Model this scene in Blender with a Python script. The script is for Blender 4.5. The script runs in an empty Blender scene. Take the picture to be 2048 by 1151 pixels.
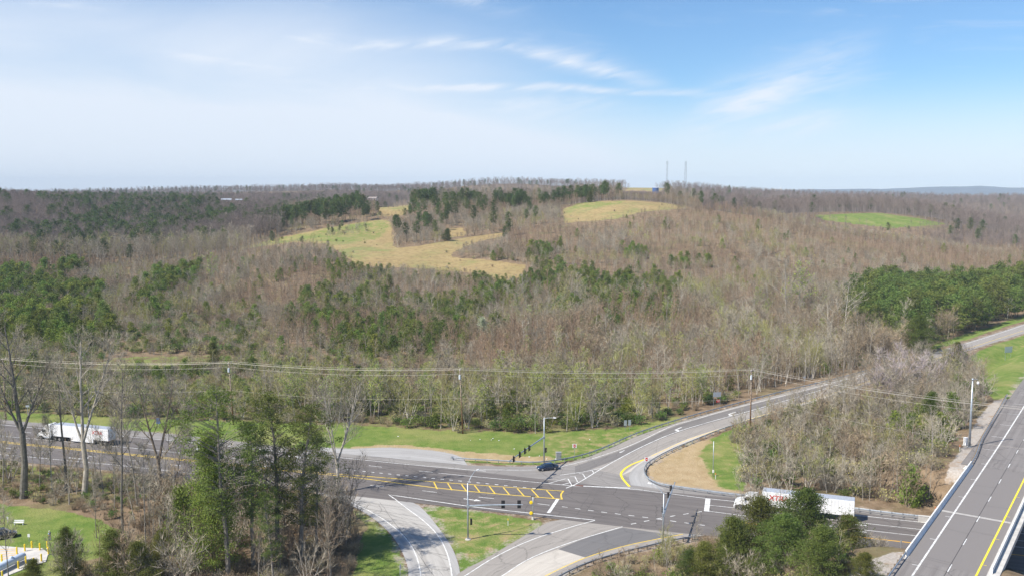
import bpy, bmesh, math, random
import numpy as np
from mathutils import Vector, Matrix, kdtree
R = math.radians
rng = np.random.default_rng(7)
random.seed(11)
scene = bpy.context.scene
COL = scene.collection
# ------------------------------------------------------------------ camera model (photo pixel -> point in the place)
F = 1850.0; CAMZ = 59.0; HY = 390.0
PITCH = math.atan((575.5 - HY) / F)
CP, SP = math.cos(PITCH), math.sin(PITCH)
def P(px, py, z=0.0):
    u = (px - 1024) / F; v = (py - 575.5) / F
    Y = CP - v * SP; Z = -(SP + v * CP); t = (z - CAMZ) / Z
    return Vector((u * t, Y * t, z))
def PY(px, py, Yd):
    u = (px - 1024) / F; v = (py - 575.5) / F
    Y = CP - v * SP; Z = -(SP + v * CP); t = Yd / Y
    return Vector((u * t, Yd, CAMZ + Z * t))
def to_px(x, y, z):
    d = y * CP - (z - CAMZ) * SP
    v = (-(z - CAMZ) * CP - y * SP) / d
    return 1024 + F * x / d, 575.5 + F * v
def surf(px, py, zf, it=12):
    z = 0.0
    for _ in range(it):
        p = P(px, py, z); z = 0.5 * z + 0.5 * zf(p.x, p.y)
    return P(px, py, z)
# ------------------------------------------------------------------ tagging and mesh helpers
def tag(o, label=None, cat=None, group=None, kind=None):
    for k, v in (('label', label), ('category', cat), ('group', group), ('kind', kind)):
        if v: o[k] = v
    return o
def thing(name, label, cat, loc=(0, 0, 0), rz=0.0, group=None):
    o = bpy.data.objects.new(name, None); COL.objects.link(o)
    o.empty_display_size = 0.3
    o.location = loc; o.rotation_euler = (0, 0, rz)
    return tag(o, label, cat, group)
class MB:
    def __init__(s): s.v = []; s.f = []; s.m = []; s.uv = None
    def add(s, vs, fs, mi=0):
        b = len(s.v); s.v.extend(vs); s.f.extend([tuple(b + i for i in f) for f in fs]); s.m.extend([mi] * len(fs)); return s
    def box(s, c, d, mi=0, rz=0.0, taper=1.0):
        x, y, z = d[0] / 2, d[1] / 2, d[2] / 2; vs = []
        for sz, k in ((-1, 1.0), (1, taper)):
            for sx, sy in ((-1, -1), (1, -1), (1, 1), (-1, 1)):
                a, b = sx * x * k, sy * y * k
                vs.append((c[0] + a * math.cos(rz) - b * math.sin(rz), c[1] + a * math.sin(rz) + b * math.cos(rz), c[2] + sz * z))
        return s.add(vs, [(3, 2, 1, 0), (4, 5, 6, 7), (0, 1, 5, 4), (1, 2, 6, 5), (2, 3, 7, 6), (3, 0, 4, 7)], mi)
    def tube(s, pts, rad, k=6, mi=0, cap=True):
        pts = [Vector(p) for p in pts]; n = len(pts)
        if not hasattr(rad, '__len__'): rad = [rad] * n
        vs = []
        for i, p in enumerate(pts):
            d = (pts[min(i + 1, n - 1)] - pts[max(i - 1, 0)])
            d = d.normalized() if d.length > 1e-9 else Vector((0, 0, 1))
            a = d.cross(Vector((0, 0, 1)) if abs(d.z) < 0.9 else Vector((1, 0, 0))).normalized(); b = d.cross(a)
            for j in range(k):
                t = 2 * math.pi * j / k
                vs.append(p + (a * math.cos(t) + b * math.sin(t)) * rad[i])
        fs = [(i * k + j, i * k + (j + 1) % k, (i + 1) * k + (j + 1) % k, (i + 1) * k + j) for i in range(n - 1) for j in range(k)]
        if cap: fs += [tuple(range(k - 1, -1, -1)), tuple((n - 1) * k + j for j in range(k))]
        return s.add([tuple(v) for v in vs], fs, mi)
    def prism(s, prof, y0, y1, mi=0):
        n = len(prof)
        vs = [(x, y0, z) for x, z in prof] + [(x, y1, z) for x, z in prof]
        return s.add(vs, [tuple(range(n)), tuple(range(2 * n - 1, n - 1, -1))] + [(j, j + n, (j + 1) % n + n, (j + 1) % n) for j in range(n)], mi)
    def loft(s, rings, mi=0, cap=True):
        k = len(rings[0]); n = len(rings); vs = [tuple(v) for r in rings for v in r]
        fs = [(i * k + j, i * k + (j + 1) % k, (i + 1) * k + (j + 1) % k, (i + 1) * k + j) for i in range(n - 1) for j in range(k)]
        if cap: fs += [tuple(range(k - 1, -1, -1)), tuple((n - 1) * k + j for j in range(k))]
        return s.add(vs, fs, mi)
    def disc(s, c, ax, r, h, k=16, mi=0):
        c = Vector(c); ax = Vector(ax).normalized()
        return s.tube([c - ax * h / 2, c + ax * h / 2], r, k, mi)
    def quads(s, V, mi=0):
        """V: (n,4,3) array"""
        n = len(V); b = len(s.v); k = V.shape[1]
        s.v.extend(map(tuple, V.reshape(-1, 3).tolist()))
        s.f.extend([tuple(range(b + k * i, b + k * i + k)) for i in range(n)]); s.m.extend([mi] * n); return s
    def mesh(s, name, mats):
        me = bpy.data.meshes.new(name); me.from_pydata(s.v, [], s.f)
        for m in (mats if isinstance(mats, (list, tuple)) else [mats]): me.materials.append(m)
        if any(s.m): me.polygons.foreach_set('material_index', s.m)
        return me
    def build(s, name, mats, parent=None, smooth=False, bevel=0.0):
        me = s.mesh(name, mats)
        o = bpy.data.objects.new(name, me); COL.objects.link(o); o.parent = parent
        if bevel:
            b = o.modifiers.new('bevel', 'BEVEL'); b.width = bevel; b.segments = 2; b.limit_method = 'ANGLE'
        if smooth: me.polygons.foreach_set('use_smooth', [True] * len(me.polygons))
        me.update(); return o
def copy_tree(o, parent=None):
    c = o.copy(); COL.objects.link(c); c.parent = parent
    for ch in o.children: copy_tree(ch, c)
    return c
# ------------------------------------------------------------------ materials
def newmat(name):
    m = bpy.data.materials.new(name); m.use_nodes = True
    nt = m.node_tree; b = nt.nodes['Principled BSDF']; return m, nt, b
def N(nt, t, **kw):
    n = nt.nodes.new(t)
    for k, v in kw.items():
        if k in ('op',): n.operation = v
        else: setattr(n, k, v)
    return n
def rgb(c): return (c[0], c[1], c[2], 1.0)
def mixc(nt, fac, a, b, blend='MIX'):
    n = nt.nodes.new('ShaderNodeMix'); n.data_type = 'RGBA'; n.blend_type = blend
    for sock, val in ((n.inputs[0], fac), (n.inputs[6], a), (n.inputs[7], b)):
        if hasattr(val, 'links') or hasattr(val, 'is_linked'): nt.links.new(val, sock)
        elif isinstance(val, (int, float)): sock.default_value = val
        else: sock.default_value = rgb(val)
    return n.outputs[2]
def math_(nt, op, a, b=None, c=None, clamp=False):
    n = nt.nodes.new('ShaderNodeMath'); n.operation = op; n.use_clamp = clamp
    for i, v in enumerate((a, b, c)):
        if v is None: continue
        if hasattr(v, 'is_linked'): nt.links.new(v, n.inputs[i])
        else: n.inputs[i].default_value = v
    return n.outputs[0]
def noise(nt, scale, detail=3, rough=0.55, vec=None, dist=0.0):
    n = nt.nodes.new('ShaderNodeTexNoise'); n.inputs['Scale'].default_value = scale
    n.inputs['Detail'].default_value = detail; n.inputs['Roughness'].default_value = rough; n.inputs['Distortion'].default_value = dist
    if vec is not None: nt.links.new(vec, n.inputs['Vector'])
    return n.outputs['Fac']
def sstep(nt, x, lo, hi):
    n = nt.nodes.new('ShaderNodeMapRange'); n.interpolation_type = 'SMOOTHSTEP'
    nt.links.new(x, n.inputs[0]); n.inputs[1].default_value = lo; n.inputs[2].default_value = hi; return n.outputs[0]
def objcoord(nt): return nt.nodes.new('ShaderNodeTexCoord').outputs['Object']
def geopos(nt): return nt.nodes.new('ShaderNodeNewGeometry').outputs['Position']
def simple(name, c, rough=0.6, metal=0.0, var=0.12, scale=3.0, spec=0.5, coat=0.0):
    m, nt, b = newmat(name)
    if var:
        f = noise(nt, scale, 4, 0.6, objcoord(nt))
        lo = [x * (1 - var) for x in c]; hi = [min(1, x * (1 + var)) for x in c]
        nt.links.new(mixc(nt, sstep(nt, f, 0.3, 0.7), lo, hi), b.inputs['Base Color'])
    else: b.inputs['Base Color'].default_value = rgb(c)
    b.inputs['Roughness'].default_value = rough; b.inputs['Metallic'].default_value = metal
    b.inputs['Specular IOR Level'].default_value = spec
    b.inputs['Coat Weight'].default_value = coat
    return m
M = {}
M['white_paint'] = simple('white_paint', (0.78, 0.78, 0.77), 0.35, var=0.06, scale=1.2, coat=0.3)
M['trailer_white'] = simple('trailer_white', (0.80, 0.80, 0.80), 0.45, var=0.08, scale=0.5)
M['trailer_roof'] = simple('trailer_roof', (0.42, 0.45, 0.50), 0.5, metal=0.2, var=0.12)
M['red_paint'] = simple('red_paint', (0.55, 0.03, 0.02), 0.5, var=0.1)
M['glass'] = simple('glass', (0.02, 0.03, 0.04), 0.06, var=0.0, spec=0.8)
M['rubber'] = simple('rubber', (0.02, 0.02, 0.02), 0.8)
M['chrome'] = simple('chrome', (0.6, 0.6, 0.6), 0.25, metal=0.9, var=0.05)
M['dark_metal'] = simple('dark_metal', (0.05, 0.05, 0.055), 0.6)
M['black'] = simple('black', (0.012, 0.012, 0.014), 0.5)
M['car_blue'] = simple('car_blue', (0.018, 0.035, 0.075), 0.25, metal=0.3, var=0.05, coat=1.0)
M['car_black'] = simple('car_black', (0.008, 0.009, 0.011), 0.25, var=0.05, coat=1.0)
M['car_white'] = simple('car_white', (0.75, 0.76, 0.78), 0.3, var=0.04, coat=1.0)
M['lamp_lens'] = simple('lamp_lens', (0.85, 0.85, 0.8), 0.2, var=0.0)
M['tail_lens'] = simple('tail_lens', (0.35, 0.01, 0.01), 0.2, var=0.0)
M['galv'] = simple('galvanised_steel', (0.42, 0.46, 0.50), 0.45, metal=0.55, var=0.15, scale=1.5)
M['galv_dark'] = simple('weathered_steel', (0.30, 0.32, 0.34), 0.55, metal=0.4, var=0.2, scale=1.5)
M['wood_post'] = simple('weathered_timber', (0.24, 0.19, 0.14), 0.85, var=0.25, scale=2)
M['yellow_paint'] = simple('yellow_paint', (0.85, 0.60, 0.015), 0.5, var=0.08)
M['yellow_lens'] = simple('yellow_housing', (0.8, 0.55, 0.02), 0.4, var=0.05)
M['sign_white'] = simple('sign_white', (0.78, 0.78, 0.78), 0.5, var=0.04)
M['sign_grey'] = simple('sign_back_aluminium', (0.50, 0.54, 0.58), 0.4, metal=0.4, var=0.08)
M['sign_blue'] = simple('sign_blue', (0.10, 0.16, 0.32), 0.5, var=0.06)
M['concrete'] = simple('concrete', (0.50, 0.48, 0.45), 0.85, var=0.12, scale=0.8)
M['concrete_white'] = simple('painted_concrete', (0.72, 0.71, 0.69), 0.8, var=0.10, scale=0.7)
M['cabinet_grey'] = simple('cabinet_grey', (0.36, 0.37, 0.37), 0.5, metal=0.3, var=0.08)
M['orange'] = simple('orange_plastic', (0.75, 0.18, 0.03), 0.5, var=0.05)
M['tank_white'] = simple('tank_paint', (0.55, 0.64, 0.78), 0.35, var=0.06)
M['tank_blue'] = simple('water_tank_blue', (0.03, 0.09, 0.28), 0.45, var=0.1, scale=0.2)
M['skin'] = simple('skin', (0.42, 0.25, 0.17), 0.6, var=0.05)
M['shirt_blue'] = simple('light_blue_cotton', (0.38, 0.52, 0.72), 0.85, var=0.08)
M['jeans'] = simple('grey_denim', (0.16, 0.19, 0.24), 0.9, var=0.1)
M['cable'] = simple('bare_aluminium_cable', (0.52, 0.48, 0.42), 0.5, metal=0.2, var=0.05)
M['roof_shingle'] = simple('roof_shingle', (0.30, 0.26, 0.24), 0.9, var=0.15)
M['siding'] = simple('pale_siding', (0.70, 0.66, 0.60), 0.8, var=0.06)
M['barn_roof'] = simple('barn_tin_roof', (0.80, 0.81, 0.82), 0.4, metal=0.2, var=0.06, scale=0.2)
M['insulator'] = simple('porcelain', (0.7, 0.7, 0.72), 0.3, var=0.0)
M['transformer'] = simple('transformer_grey', (0.62, 0.66, 0.70), 0.4, var=0.05)
M['pole_brown'] = None
def pole_mat():
    m, nt, b = newmat('creosote_pole')
    s = N(nt, 'ShaderNodeSeparateXYZ'); nt.links.new(objcoord(nt), s.inputs[0])
    g = sstep(nt, s.outputs[2], 2, 13)
    c = mixc(nt, g, (0.28, 0.13, 0.05), (0.36, 0.30, 0.24))
    f = noise(nt, 4, 4, 0.6, objcoord(nt))
    nt.links.new(mixc(nt, sstep(nt, f, 0.35, 0.7), c, (0.12, 0.07, 0.035)), b.inputs['Base Color']); b.inputs['Roughness'].default_value = 0.9
    return m
M['pole_brown'] = pole_mat()
def bark(name, a, b_, rs=0.32):
    m, nt, b = newmat(name)
    f = noise(nt, 1.6, 4, 0.65, objcoord(nt))
    oi = N(nt, 'ShaderNodeObjectInfo')
    c = mixc(nt, sstep(nt, f, 0.3, 0.7), a, b_)
    v = math_(nt, 'MULTIPLY_ADD', oi.outputs['Random'], rs * 2, 1 - rs)
    hsv = N(nt, 'ShaderNodeHueSaturation'); nt.links.new(c, hsv.inputs['Color']); nt.links.new(v, hsv.inputs['Value'])
    nt.links.new(hsv.outputs[0], b.inputs['Base Color']); b.inputs['Roughness'].default_value = 0.95
    b.inputs['Specular IOR Level'].default_value = 0.1
    return m
def leaf(name, a, b_, hue=0.02, rs=0.3, trans=0.25, scale=0.6):
    m, nt, b = newmat(name)
    oi = N(nt, 'ShaderNodeObjectInfo')
    f = noise(nt, scale, 3, 0.7, objcoord(nt))
    c = mixc(nt, sstep(nt, f, 0.32, 0.68), a, b_)
    hsv = N(nt, 'ShaderNodeHueSaturation'); nt.links.new(c, hsv.inputs['Color'])
    nt.links.new(math_(nt, 'MULTIPLY_ADD', oi.outputs['Random'], rs * 2, 1 - rs), hsv.inputs['Value'])
    r2 = math_(nt, 'FRACT', math_(nt, 'MULTIPLY', oi.outputs['Random'], 7.31))
    nt.links.new(math_(nt, 'MULTIPLY_ADD', r2, hue * 2, 0.5 - hue), hsv.inputs['Hue'])
    nt.links.new(hsv.outputs[0], b.inputs['Base Color']); b.inputs['Roughness'].default_value = 0.75
    b.inputs['Specular IOR Level'].default_value = 0.2
    if trans:
        t = N(nt, 'ShaderNodeBsdfTranslucent'); nt.links.new(hsv.outputs[0], t.inputs[0])
        mx = N(nt, 'ShaderNodeMixShader'); mx.inputs[0].default_value = trans
        nt.links.new(b.outputs[0], mx.inputs[1]); nt.links.new(t.outputs[0], mx.inputs[2])
        nt.links.new(mx.outputs[0], nt.nodes['Material Output'].inputs[0])
    return m
M['bark_grey'] = bark('bark_grey', (0.42, 0.38, 0.32), (0.27, 0.24, 0.20))
M['bark_dark'] = bark('bark_dark', (0.27, 0.245, 0.21), (0.15, 0.135, 0.115))
M['bark_brown'] = bark('bark_brown', (0.25, 0.20, 0.15), (0.13, 0.10, 0.075))
M['bark_sapling'] = bark('bark_sapling', (0.36, 0.30, 0.245), (0.25, 0.205, 0.165))
M['bark_pale'] = bark('bark_pale', (0.56, 0.51, 0.44), (0.38, 0.34, 0.28), 0.2)
M['twig_brown'] = bark('twig_brown', (0.37, 0.29, 0.195), (0.255, 0.195, 0.13))
M['twig_russet'] = bark('twig_russet', (0.36, 0.255, 0.170), (0.255, 0.175, 0.115))
M['twig_grey'] = bark('twig_grey', (0.40, 0.355, 0.275), (0.28, 0.245, 0.185))
M['twig_olive'] = leaf('budding_twigs', (0.41, 0.39, 0.15), (0.30, 0.28, 0.11), 0.015, 0.25, 0.2)
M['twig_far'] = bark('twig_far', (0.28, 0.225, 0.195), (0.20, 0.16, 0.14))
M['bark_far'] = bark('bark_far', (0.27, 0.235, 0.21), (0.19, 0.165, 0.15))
M['twig_mauve'] = bark('twig_mauve', (0.38, 0.32, 0.32), (0.28, 0.235, 0.225))
M['bud_green'] = leaf('spring_leaf', (0.40, 0.44, 0.11), (0.28, 0.33, 0.08), 0.02, 0.25, 0.3)
M['pine'] = leaf('pine_needles', (0.118, 0.168, 0.036), (0.190, 0.232, 0.056), 0.025, 0.32, 0.3)
M['pine_dark'] = leaf('pine_needles_dark', (0.072, 0.112, 0.034), (0.125, 0.165, 0.050), 0.02, 0.3, 0.3)
M['cedar'] = leaf('young_pine_needles', (0.140, 0.195, 0.034), (0.225, 0.270, 0.056), 0.03, 0.32, 0.3)
M['cedar_dark'] = leaf('cedar_sprays', (0.086, 0.116, 0.024), (0.152, 0.178, 0.040), 0.03, 0.32, 0.3)
M['shrub_green'] = leaf('shrub_leaves', (0.120, 0.190, 0.036), (0.190, 0.240, 0.060), 0.03, 0.3, 0.3)
M['blossom'] = leaf('pale_blossom', (0.62, 0.66, 0.50), (0.45, 0.55, 0.30), 0.01, 0.1, 0.3)
# ------------------------------------------------------------------ terrain height field
CTRL = []
for x in (-220, -140, -70, 0, 70, 140):
    for y in (60, 110, 160, 210, 250): CTRL.append((x, y, 0.0 if y > 100 else -1.0))
for x, y, z in ((-300, 100, 0), (-300, 200, 0), (240, 60, 1), (220, 130, 3), (0, -60, -3), (-200, -60, -3), (200, -60, 0)): CTRL.append((x, y, z))
for px, py, Y in ((-500, 700, 340), (0, 700, 340), (0, 610, 480), (0, 545, 600), (0, 485, 750), (0, 432, 950), (0, 408, 1150), (0, 408, 1300),
                  (300, 700, 340), (300, 575, 545), (300, 505, 700), (300, 455, 900), (300, 421, 1150), (300, 420, 1350),
                  (460, 500, 690), (430, 470, 800), (440, 430, 1050), (440, 408, 1400),
                  (600, 640, 430), (600, 545, 560), (600, 474, 680), (600, 448, 740), (700, 447, 740), (760, 437, 765),
                  (770, 412, 840), (820, 408, 850), (800, 480, 660), (800, 540, 565), (800, 640, 430),
                  (1000, 720, 320), (1000, 625, 440), (1000, 545, 560), (1000, 480, 660), (1000, 430, 760), (1000, 424, 800),
                  (1250, 402, 800), (1250, 440, 720), (1250, 520, 590), (1250, 600, 470), (1250, 700, 340), (1150, 415, 790),
                  (1450, 426, 760), (1450, 520, 600), (1450, 620, 450), (1450, 720, 330), (1370, 416, 785),
                  (1700, 466, 720), (1700, 560, 560), (1700, 660, 400), (1600, 440, 745), (1580, 560, 560),
                  (1850, 490, 735), (1850, 560, 570), (1850, 620, 440), (2048, 512, 760), (2048, 570, 520), (2300, 540, 700), (2300, 600, 480),
                  (1700, 486, 800), (1850, 508, 800), (1600, 456, 815), (1640, 438, 880), (1760, 455, 865), (1760, 426, 960), (1880, 452, 880), (1880, 440, 980), (1650, 424, 980), (1950, 470, 900), (2048, 480, 950),
                  (900, 432, 1050), (1250, 420, 1050), (1500, 440, 1000), (1700, 440, 1150), (1900, 456, 1200), (2048, 458, 1300), (2200, 460, 1300),
                  (600, 432, 1200), (800, 425, 1300), (0, 412, 1700), (300, 412, 1700),
                  (100, 391, 2500), (400, 390, 2600), (650, 386, 2500), (850, 380, 2300), (1000, 372, 2300), (1120, 374, 2300), (1200, 384, 2300),
                  (1000, 400, 1800), (1250, 404, 1500), (1280, 386, 1850), (1310, 379, 1900), (1380, 372, 2000), (1300, 374, 2050), (1440, 379, 1950), (1500, 390, 1900), (1570, 400, 1750), (1640, 412, 1600), (1420, 412, 1400),
                  (1800, 415, 2200), (1950, 405, 2600), (2048, 394, 2600), (2048, 404, 1900), (1750, 409, 2800), (2200, 398, 2500)):
    p = PY(px, py, Y); CTRL.append(tuple(p))
for x, y, z in ((-1500, 1500, 45), (-2500, 2600, 60), (2000, 1500, 20), (2600, 2600, 30), (0, 3300, 35), (1500, 3600, 30), (-1800, 3800, 45), (3500, 5000, 30), (-4000, 5000, 40), (0, 6000, 30),
                (5000, 9000, 30), (-6000, 9000, 30), (0, 9500, 30), (-900, 400, 8), (-900, 800, 30), (900, 500, 14), (900, 900, 20), (600, 200, 8), (-600, 200, 0)): CTRL.append((x, y, z))
CTRL = np.array(CTRL)
CC = 60.0
def _phi(d2): return np.sqrt(d2 + CC * CC)
_d2 = ((CTRL[:, None, :2] - CTRL[None, :, :2]) ** 2).sum(-1)
_n = len(CTRL)
_A = np.zeros((_n + 1, _n + 1)); _A[:_n, :_n] = -_phi(_d2) + np.eye(_n) * 4.0; _A[:_n, _n] = 1; _A[_n, :_n] = 1
_w = np.linalg.solve(_A, np.append(CTRL[:, 2], 0))
def vnoise(x, y, s, seed=0):
    """smooth value noise"""
    x = np.asarray(x) / s; y = np.asarray(y) / s
    xi = np.floor(x).astype(np.int64); yi = np.floor(y).astype(np.int64); fx = x - xi; fy = y - yi
    fx = fx * fx * (3 - 2 * fx); fy = fy * fy * (3 - 2 * fy)
    def h(a, b):
        n = (a * 374761393 + b * 668265263 + seed * 1442695041) & 0xffffffff
        n = ((n ^ (n >> 13)) * 1274126177) & 0xffffffff
        return ((n ^ (n >> 16)) & 0xffff) / 65535.0
    return (h(xi, yi) * (1 - fx) + h(xi + 1, yi) * fx) * (1 - fy) + (h(xi, yi + 1) * (1 - fx) + h(xi + 1, yi + 1) * fx) * fy
def Hbase(x, y):
    x = np.atleast_1d(x).astype(float); y = np.atleast_1d(y).astype(float); out = np.empty(len(x))
    for i in range(0, len(x), 20000):
        d2 = (x[i:i + 20000, None] - CTRL[None, :, 0]) ** 2 + (y[i:i + 20000, None] - CTRL[None, :, 1]) ** 2
        out[i:i + 20000] = -_phi(d2) @ _w[:_n] + _w[_n]
    far = np.clip((y - 260) / 200, 0, 1)
    out += far * ((vnoise(x, y, 45, 1) - 0.5) * 2.0 + (vnoise(x, y, 120, 2) - 0.5) * 7.0)
    out += np.clip((y - 1500) / 500, 0, 1) * ((vnoise(x, y, 420, 31) - 0.5) * 20.0 + (vnoise(x, y, 160, 32) - 0.5) * 8.0)
    return out
# ------------------------------------------------------------------ road surfaces (z profiles)
I0 = P(1824, 1151, 6.5).to_2d(); _i1 = P(2048, 815, 6.5).to_2d()
IT = (_i1 - I0).normalized(); IN = Vector((IT.y, -IT.x))      # along / to the right
def zi_s(s): return 6.5 + 0.012 * max(0.0, s - 90)
def zi(x, y): return zi_s((Vector((x, y)) - I0).dot(IT))
def ipt(s, u, dz=0.0):
    q = I0 + IT * s + IN * u; return Vector((q.x, q.y, zi_s(s) + dz))
RA = P(1215, 930).to_2d(); _rb = P(2048, 652, 8.6).to_2d(); RT = (_rb - RA).normalized(); RL = (_rb - RA).length
def zr(x, y):
    s = (Vector((x, y)) - RA).dot(RT)
    t = min(1.0, max(0.0, (s - 12) / (RL - 12))); e = 8.6 * (t * t * (3 - 2 * t) * 0.35 + t * 0.65)
    return e + (0.012 * (s - RL) if s > RL else 0)
def z0(x, y): return 0.0
def resample(pts, step):
    pts = [Vector(p) for p in pts]; out = []
    for a, b in zip(pts, pts[1:]):
        n = max(1, int((b - a).length / step)); out += [a.lerp(b, i / n) for i in range(n)]
    return out + [pts[-1]]
def smooth(pts, k=2):
    """Chaikin corner cutting, ends kept"""
    pts = [Vector(p) for p in pts]
    for _ in range(k):
        o = [pts[0]]
        for a, b in zip(pts, pts[1:]): o += [a.lerp(b, 0.25), a.lerp(b, 0.75)]
        pts = o + [pts[-1]]
    return pts
def pl(pxs, zf=z0, k=2):
    q = smooth([(a, b, 0) for a, b in pxs], k) if k else [Vector((a, b, 0)) for a, b in pxs]
    return [surf(v.x, v.y, zf) if zf is not z0 else P(v.x, v.y) for v in q]
def eq(pts, n):
    L = [0.0]
    for a, b in zip(pts, pts[1:]): L.append(L[-1] + (b - a).length)
    out = []; j = 0
    for i in range(n):
        t = L[-1] * i / (n - 1)
        while j < len(L) - 2 and L[j + 1] < t: j += 1
        out.append(pts[j].lerp(pts[j + 1], min(1, (t - L[j]) / max(1e-9, L[j + 1] - L[j]))))
    return out
ROADPTS = []      # (x, y, z) samples the ground is graded to
def sheet(name, left, right, mat, dz, nc=5, step=2.5, grade=True, kind='structure', zf=None):
    """road surface between two edge lines, with along / across coordinates in metres"""
    n = max(2, int(max(sum((b - a).length for a, b in zip(left, left[1:])), 4) / step))
    A = eq(left, n); B = eq(right, n); vs = []; uvs = []; s = 0.0
    for i in range(n):
        if i: s += ((A[i] + B[i]) / 2 - (A[i - 1] + B[i - 1]) / 2).length
        w = (A[i] - B[i]).length
        for j in range(nc + 1):
            q = A[i].lerp(B[i], j / nc)
            if zf: q.z = zf(q.x, q.y)
            vs.append((q.x, q.y, q.z + dz)); uvs.append((s, w * j / nc))
            if grade: ROADPTS.append((q.x, q.y, q.z))
    fs = [(i * (nc + 1) + j, (i + 1) * (nc + 1) + j, (i + 1) * (nc + 1) + j + 1, i * (nc + 1) + j + 1) for i in range(n - 1) for j in range(nc)]
    me = bpy.data.meshes.new(name); me.from_pydata(vs, [], fs); me.materials.append(mat)
    uv = me.uv_layers.new(name='UVMap'); idx = np.empty(len(me.loops), np.int32); me.loops.foreach_get('vertex_index', idx)
    uv.data.foreach_set('uv', np.array(uvs, np.float32)[idx].ravel())
    bm = bmesh.new(); bm.from_mesh(me); bmesh.ops.recalc_face_normals(bm, faces=bm.faces)
    if sum(f.normal.z for f in bm.faces) < 0: bmesh.ops.reverse_faces(bm, faces=bm.faces)
    bm.to_mesh(me); bm.free()
    o = bpy.data.objects.new(name, me); COL.objects.link(o); o['kind'] = kind; return o
def roadmat(name, base, light, dark, wheel=0.0, crack=0.5, lanew=3.66):
    m, nt, b = newmat(name)
    uv = N(nt, 'ShaderNodeUVMap'); sp = N(nt, 'ShaderNodeSeparateXYZ'); nt.links.new(uv.outputs[0], sp.inputs[0])
    mp = N(nt, 'ShaderNodeMapping'); mp.inputs['Scale'].default_value = (0.03, 0.9, 1); nt.links.new(uv.outputs[0], mp.inputs[0])
    streak = noise(nt, 1.0, 5, 0.65, mp.outputs[0])
    blot = noise(nt, 0.16, 5, 0.65, uv.outputs[0])
    fine = noise(nt, 5.0, 3, 0.7, uv.outputs[0])
    c = mixc(nt, sstep(nt, streak, 0.35, 0.7), base, light)
    c = mixc(nt, math_(nt, 'MULTIPLY', sstep(nt, blot, 0.48, 0.75), 0.55), c, dark)
    if wheel:
        w = math_(nt, 'SINE', math_(nt, 'MULTIPLY', sp.outputs[1], 2 * math.pi / (lanew / 2)))
        c = mixc(nt, math_(nt, 'MULTIPLY', sstep(nt, w, 0.0, 1.0), wheel), c, light)
    vo = N(nt, 'ShaderNodeTexVoronoi'); vo.feature = 'DISTANCE_TO_EDGE'; vo.inputs['Scale'].default_value = 0.11
    dv = N(nt, 'ShaderNodeVectorMath'); dv.operation = 'ADD'; nt.links.new(uv.outputs[0], dv.inputs[0])
    nz = N(nt, 'ShaderNodeTexNoise'); nz.inputs['Scale'].default_value = 0.7; nt.links.new(uv.outputs[0], nz.inputs[0]); nt.links.new(nz.outputs['Color'], dv.inputs[1])
    nt.links.new(dv.outputs[0], vo.inputs['Vector'])
    ck = math_(nt, 'SUBTRACT', 1.0, sstep(nt, vo.outputs['Distance'], 0.004, 0.012))
    c = mixc(nt, math_(nt, 'MULTIPLY', ck, crack), c, [x * 0.55 for x in dark])
    c = mixc(nt, math_(nt, 'MULTIPLY', sstep(nt, fine, 0.3, 0.75), 0.25), c, [x * 0.75 for x in base])
    nt.links.new(c, b.inputs['Base Color']); b.inputs['Roughness'].default_value = 0.85; b.inputs['Specular IOR Level'].default_value = 0.3
    return m
M['asphalt'] = roadmat('asphalt_main', (0.130, 0.116, 0.110), (0.175, 0.158, 0.149), (0.097, 0.087, 0.084), 0.45, 0.5)
M['asphalt_grey'] = roadmat('asphalt_shoulder', (0.23, 0.213, 0.20), (0.30, 0.283, 0.265), (0.17, 0.158, 0.148), 0.0, 0.4)
M['asphalt_ramp'] = roadmat('asphalt_ramp', (0.28, 0.256, 0.232), (0.35, 0.322, 0.293), (0.20, 0.184, 0.168), 0.4, 0.45)
M['asphalt_patch'] = roadmat('asphalt_patch', (0.155, 0.149, 0.148), (0.185, 0.178, 0.175), (0.13, 0.125, 0.124), 0.0, 0.3)
M['asphalt_sw'] = roadmat('asphalt_old', (0.36, 0.34, 0.315), (0.47, 0.45, 0.42), (0.27, 0.255, 0.24), 0.55, 0.6)
M['asphalt_lane'] = roadmat('asphalt_ramp_lane', (0.165, 0.153, 0.146), (0.215, 0.201, 0.19), (0.135, 0.125, 0.12), 0.3, 0.3)
M['concrete_road'] = roadmat('concrete_pavement', (0.47, 0.43, 0.38), (0.56, 0.52, 0.46), (0.38, 0.345, 0.31), 0.0, 0.2)
M['asphalt_hw'] = roadmat('asphalt_interstate', (0.185, 0.168, 0.160), (0.250, 0.231, 0.219), (0.132, 0.120, 0.116), 0.45, 0.45)
M['gravel_road'] = roadmat('gravel_shoulder', (0.33, 0.32, 0.31), (0.44, 0.43, 0.42), (0.24, 0.225, 0.21), 0.0, 0.0)
def paint(name, c, worn):
    m, nt, b = newmat(name)
    g = geopos(nt); f = noise(nt, 1.3, 5, 0.75, g)
    nt.links.new(mixc(nt, math_(nt, 'MULTIPLY', sstep(nt, f, 0.42, 0.66), worn), c, (0.28, 0.26, 0.24)), b.inputs['Base Color'])
    b.inputs['Roughness'].default_value = 0.6; return m
M['line_white'] = paint('road_paint_white', (0.78, 0.78, 0.76), 0.7)
M['line_yellow'] = paint('road_paint_yellow', (0.84, 0.57, 0.03), 0.5)
M['line_yellow2'] = paint('fresh_yellow', (0.85, 0.68, 0.02), 0.4)
M['line_orange'] = paint('road_paint_amber', (0.80, 0.42, 0.03), 0.35)
M['seam'] = simple('tar_seam', (0.03, 0.03, 0.03), 0.7)
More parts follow.
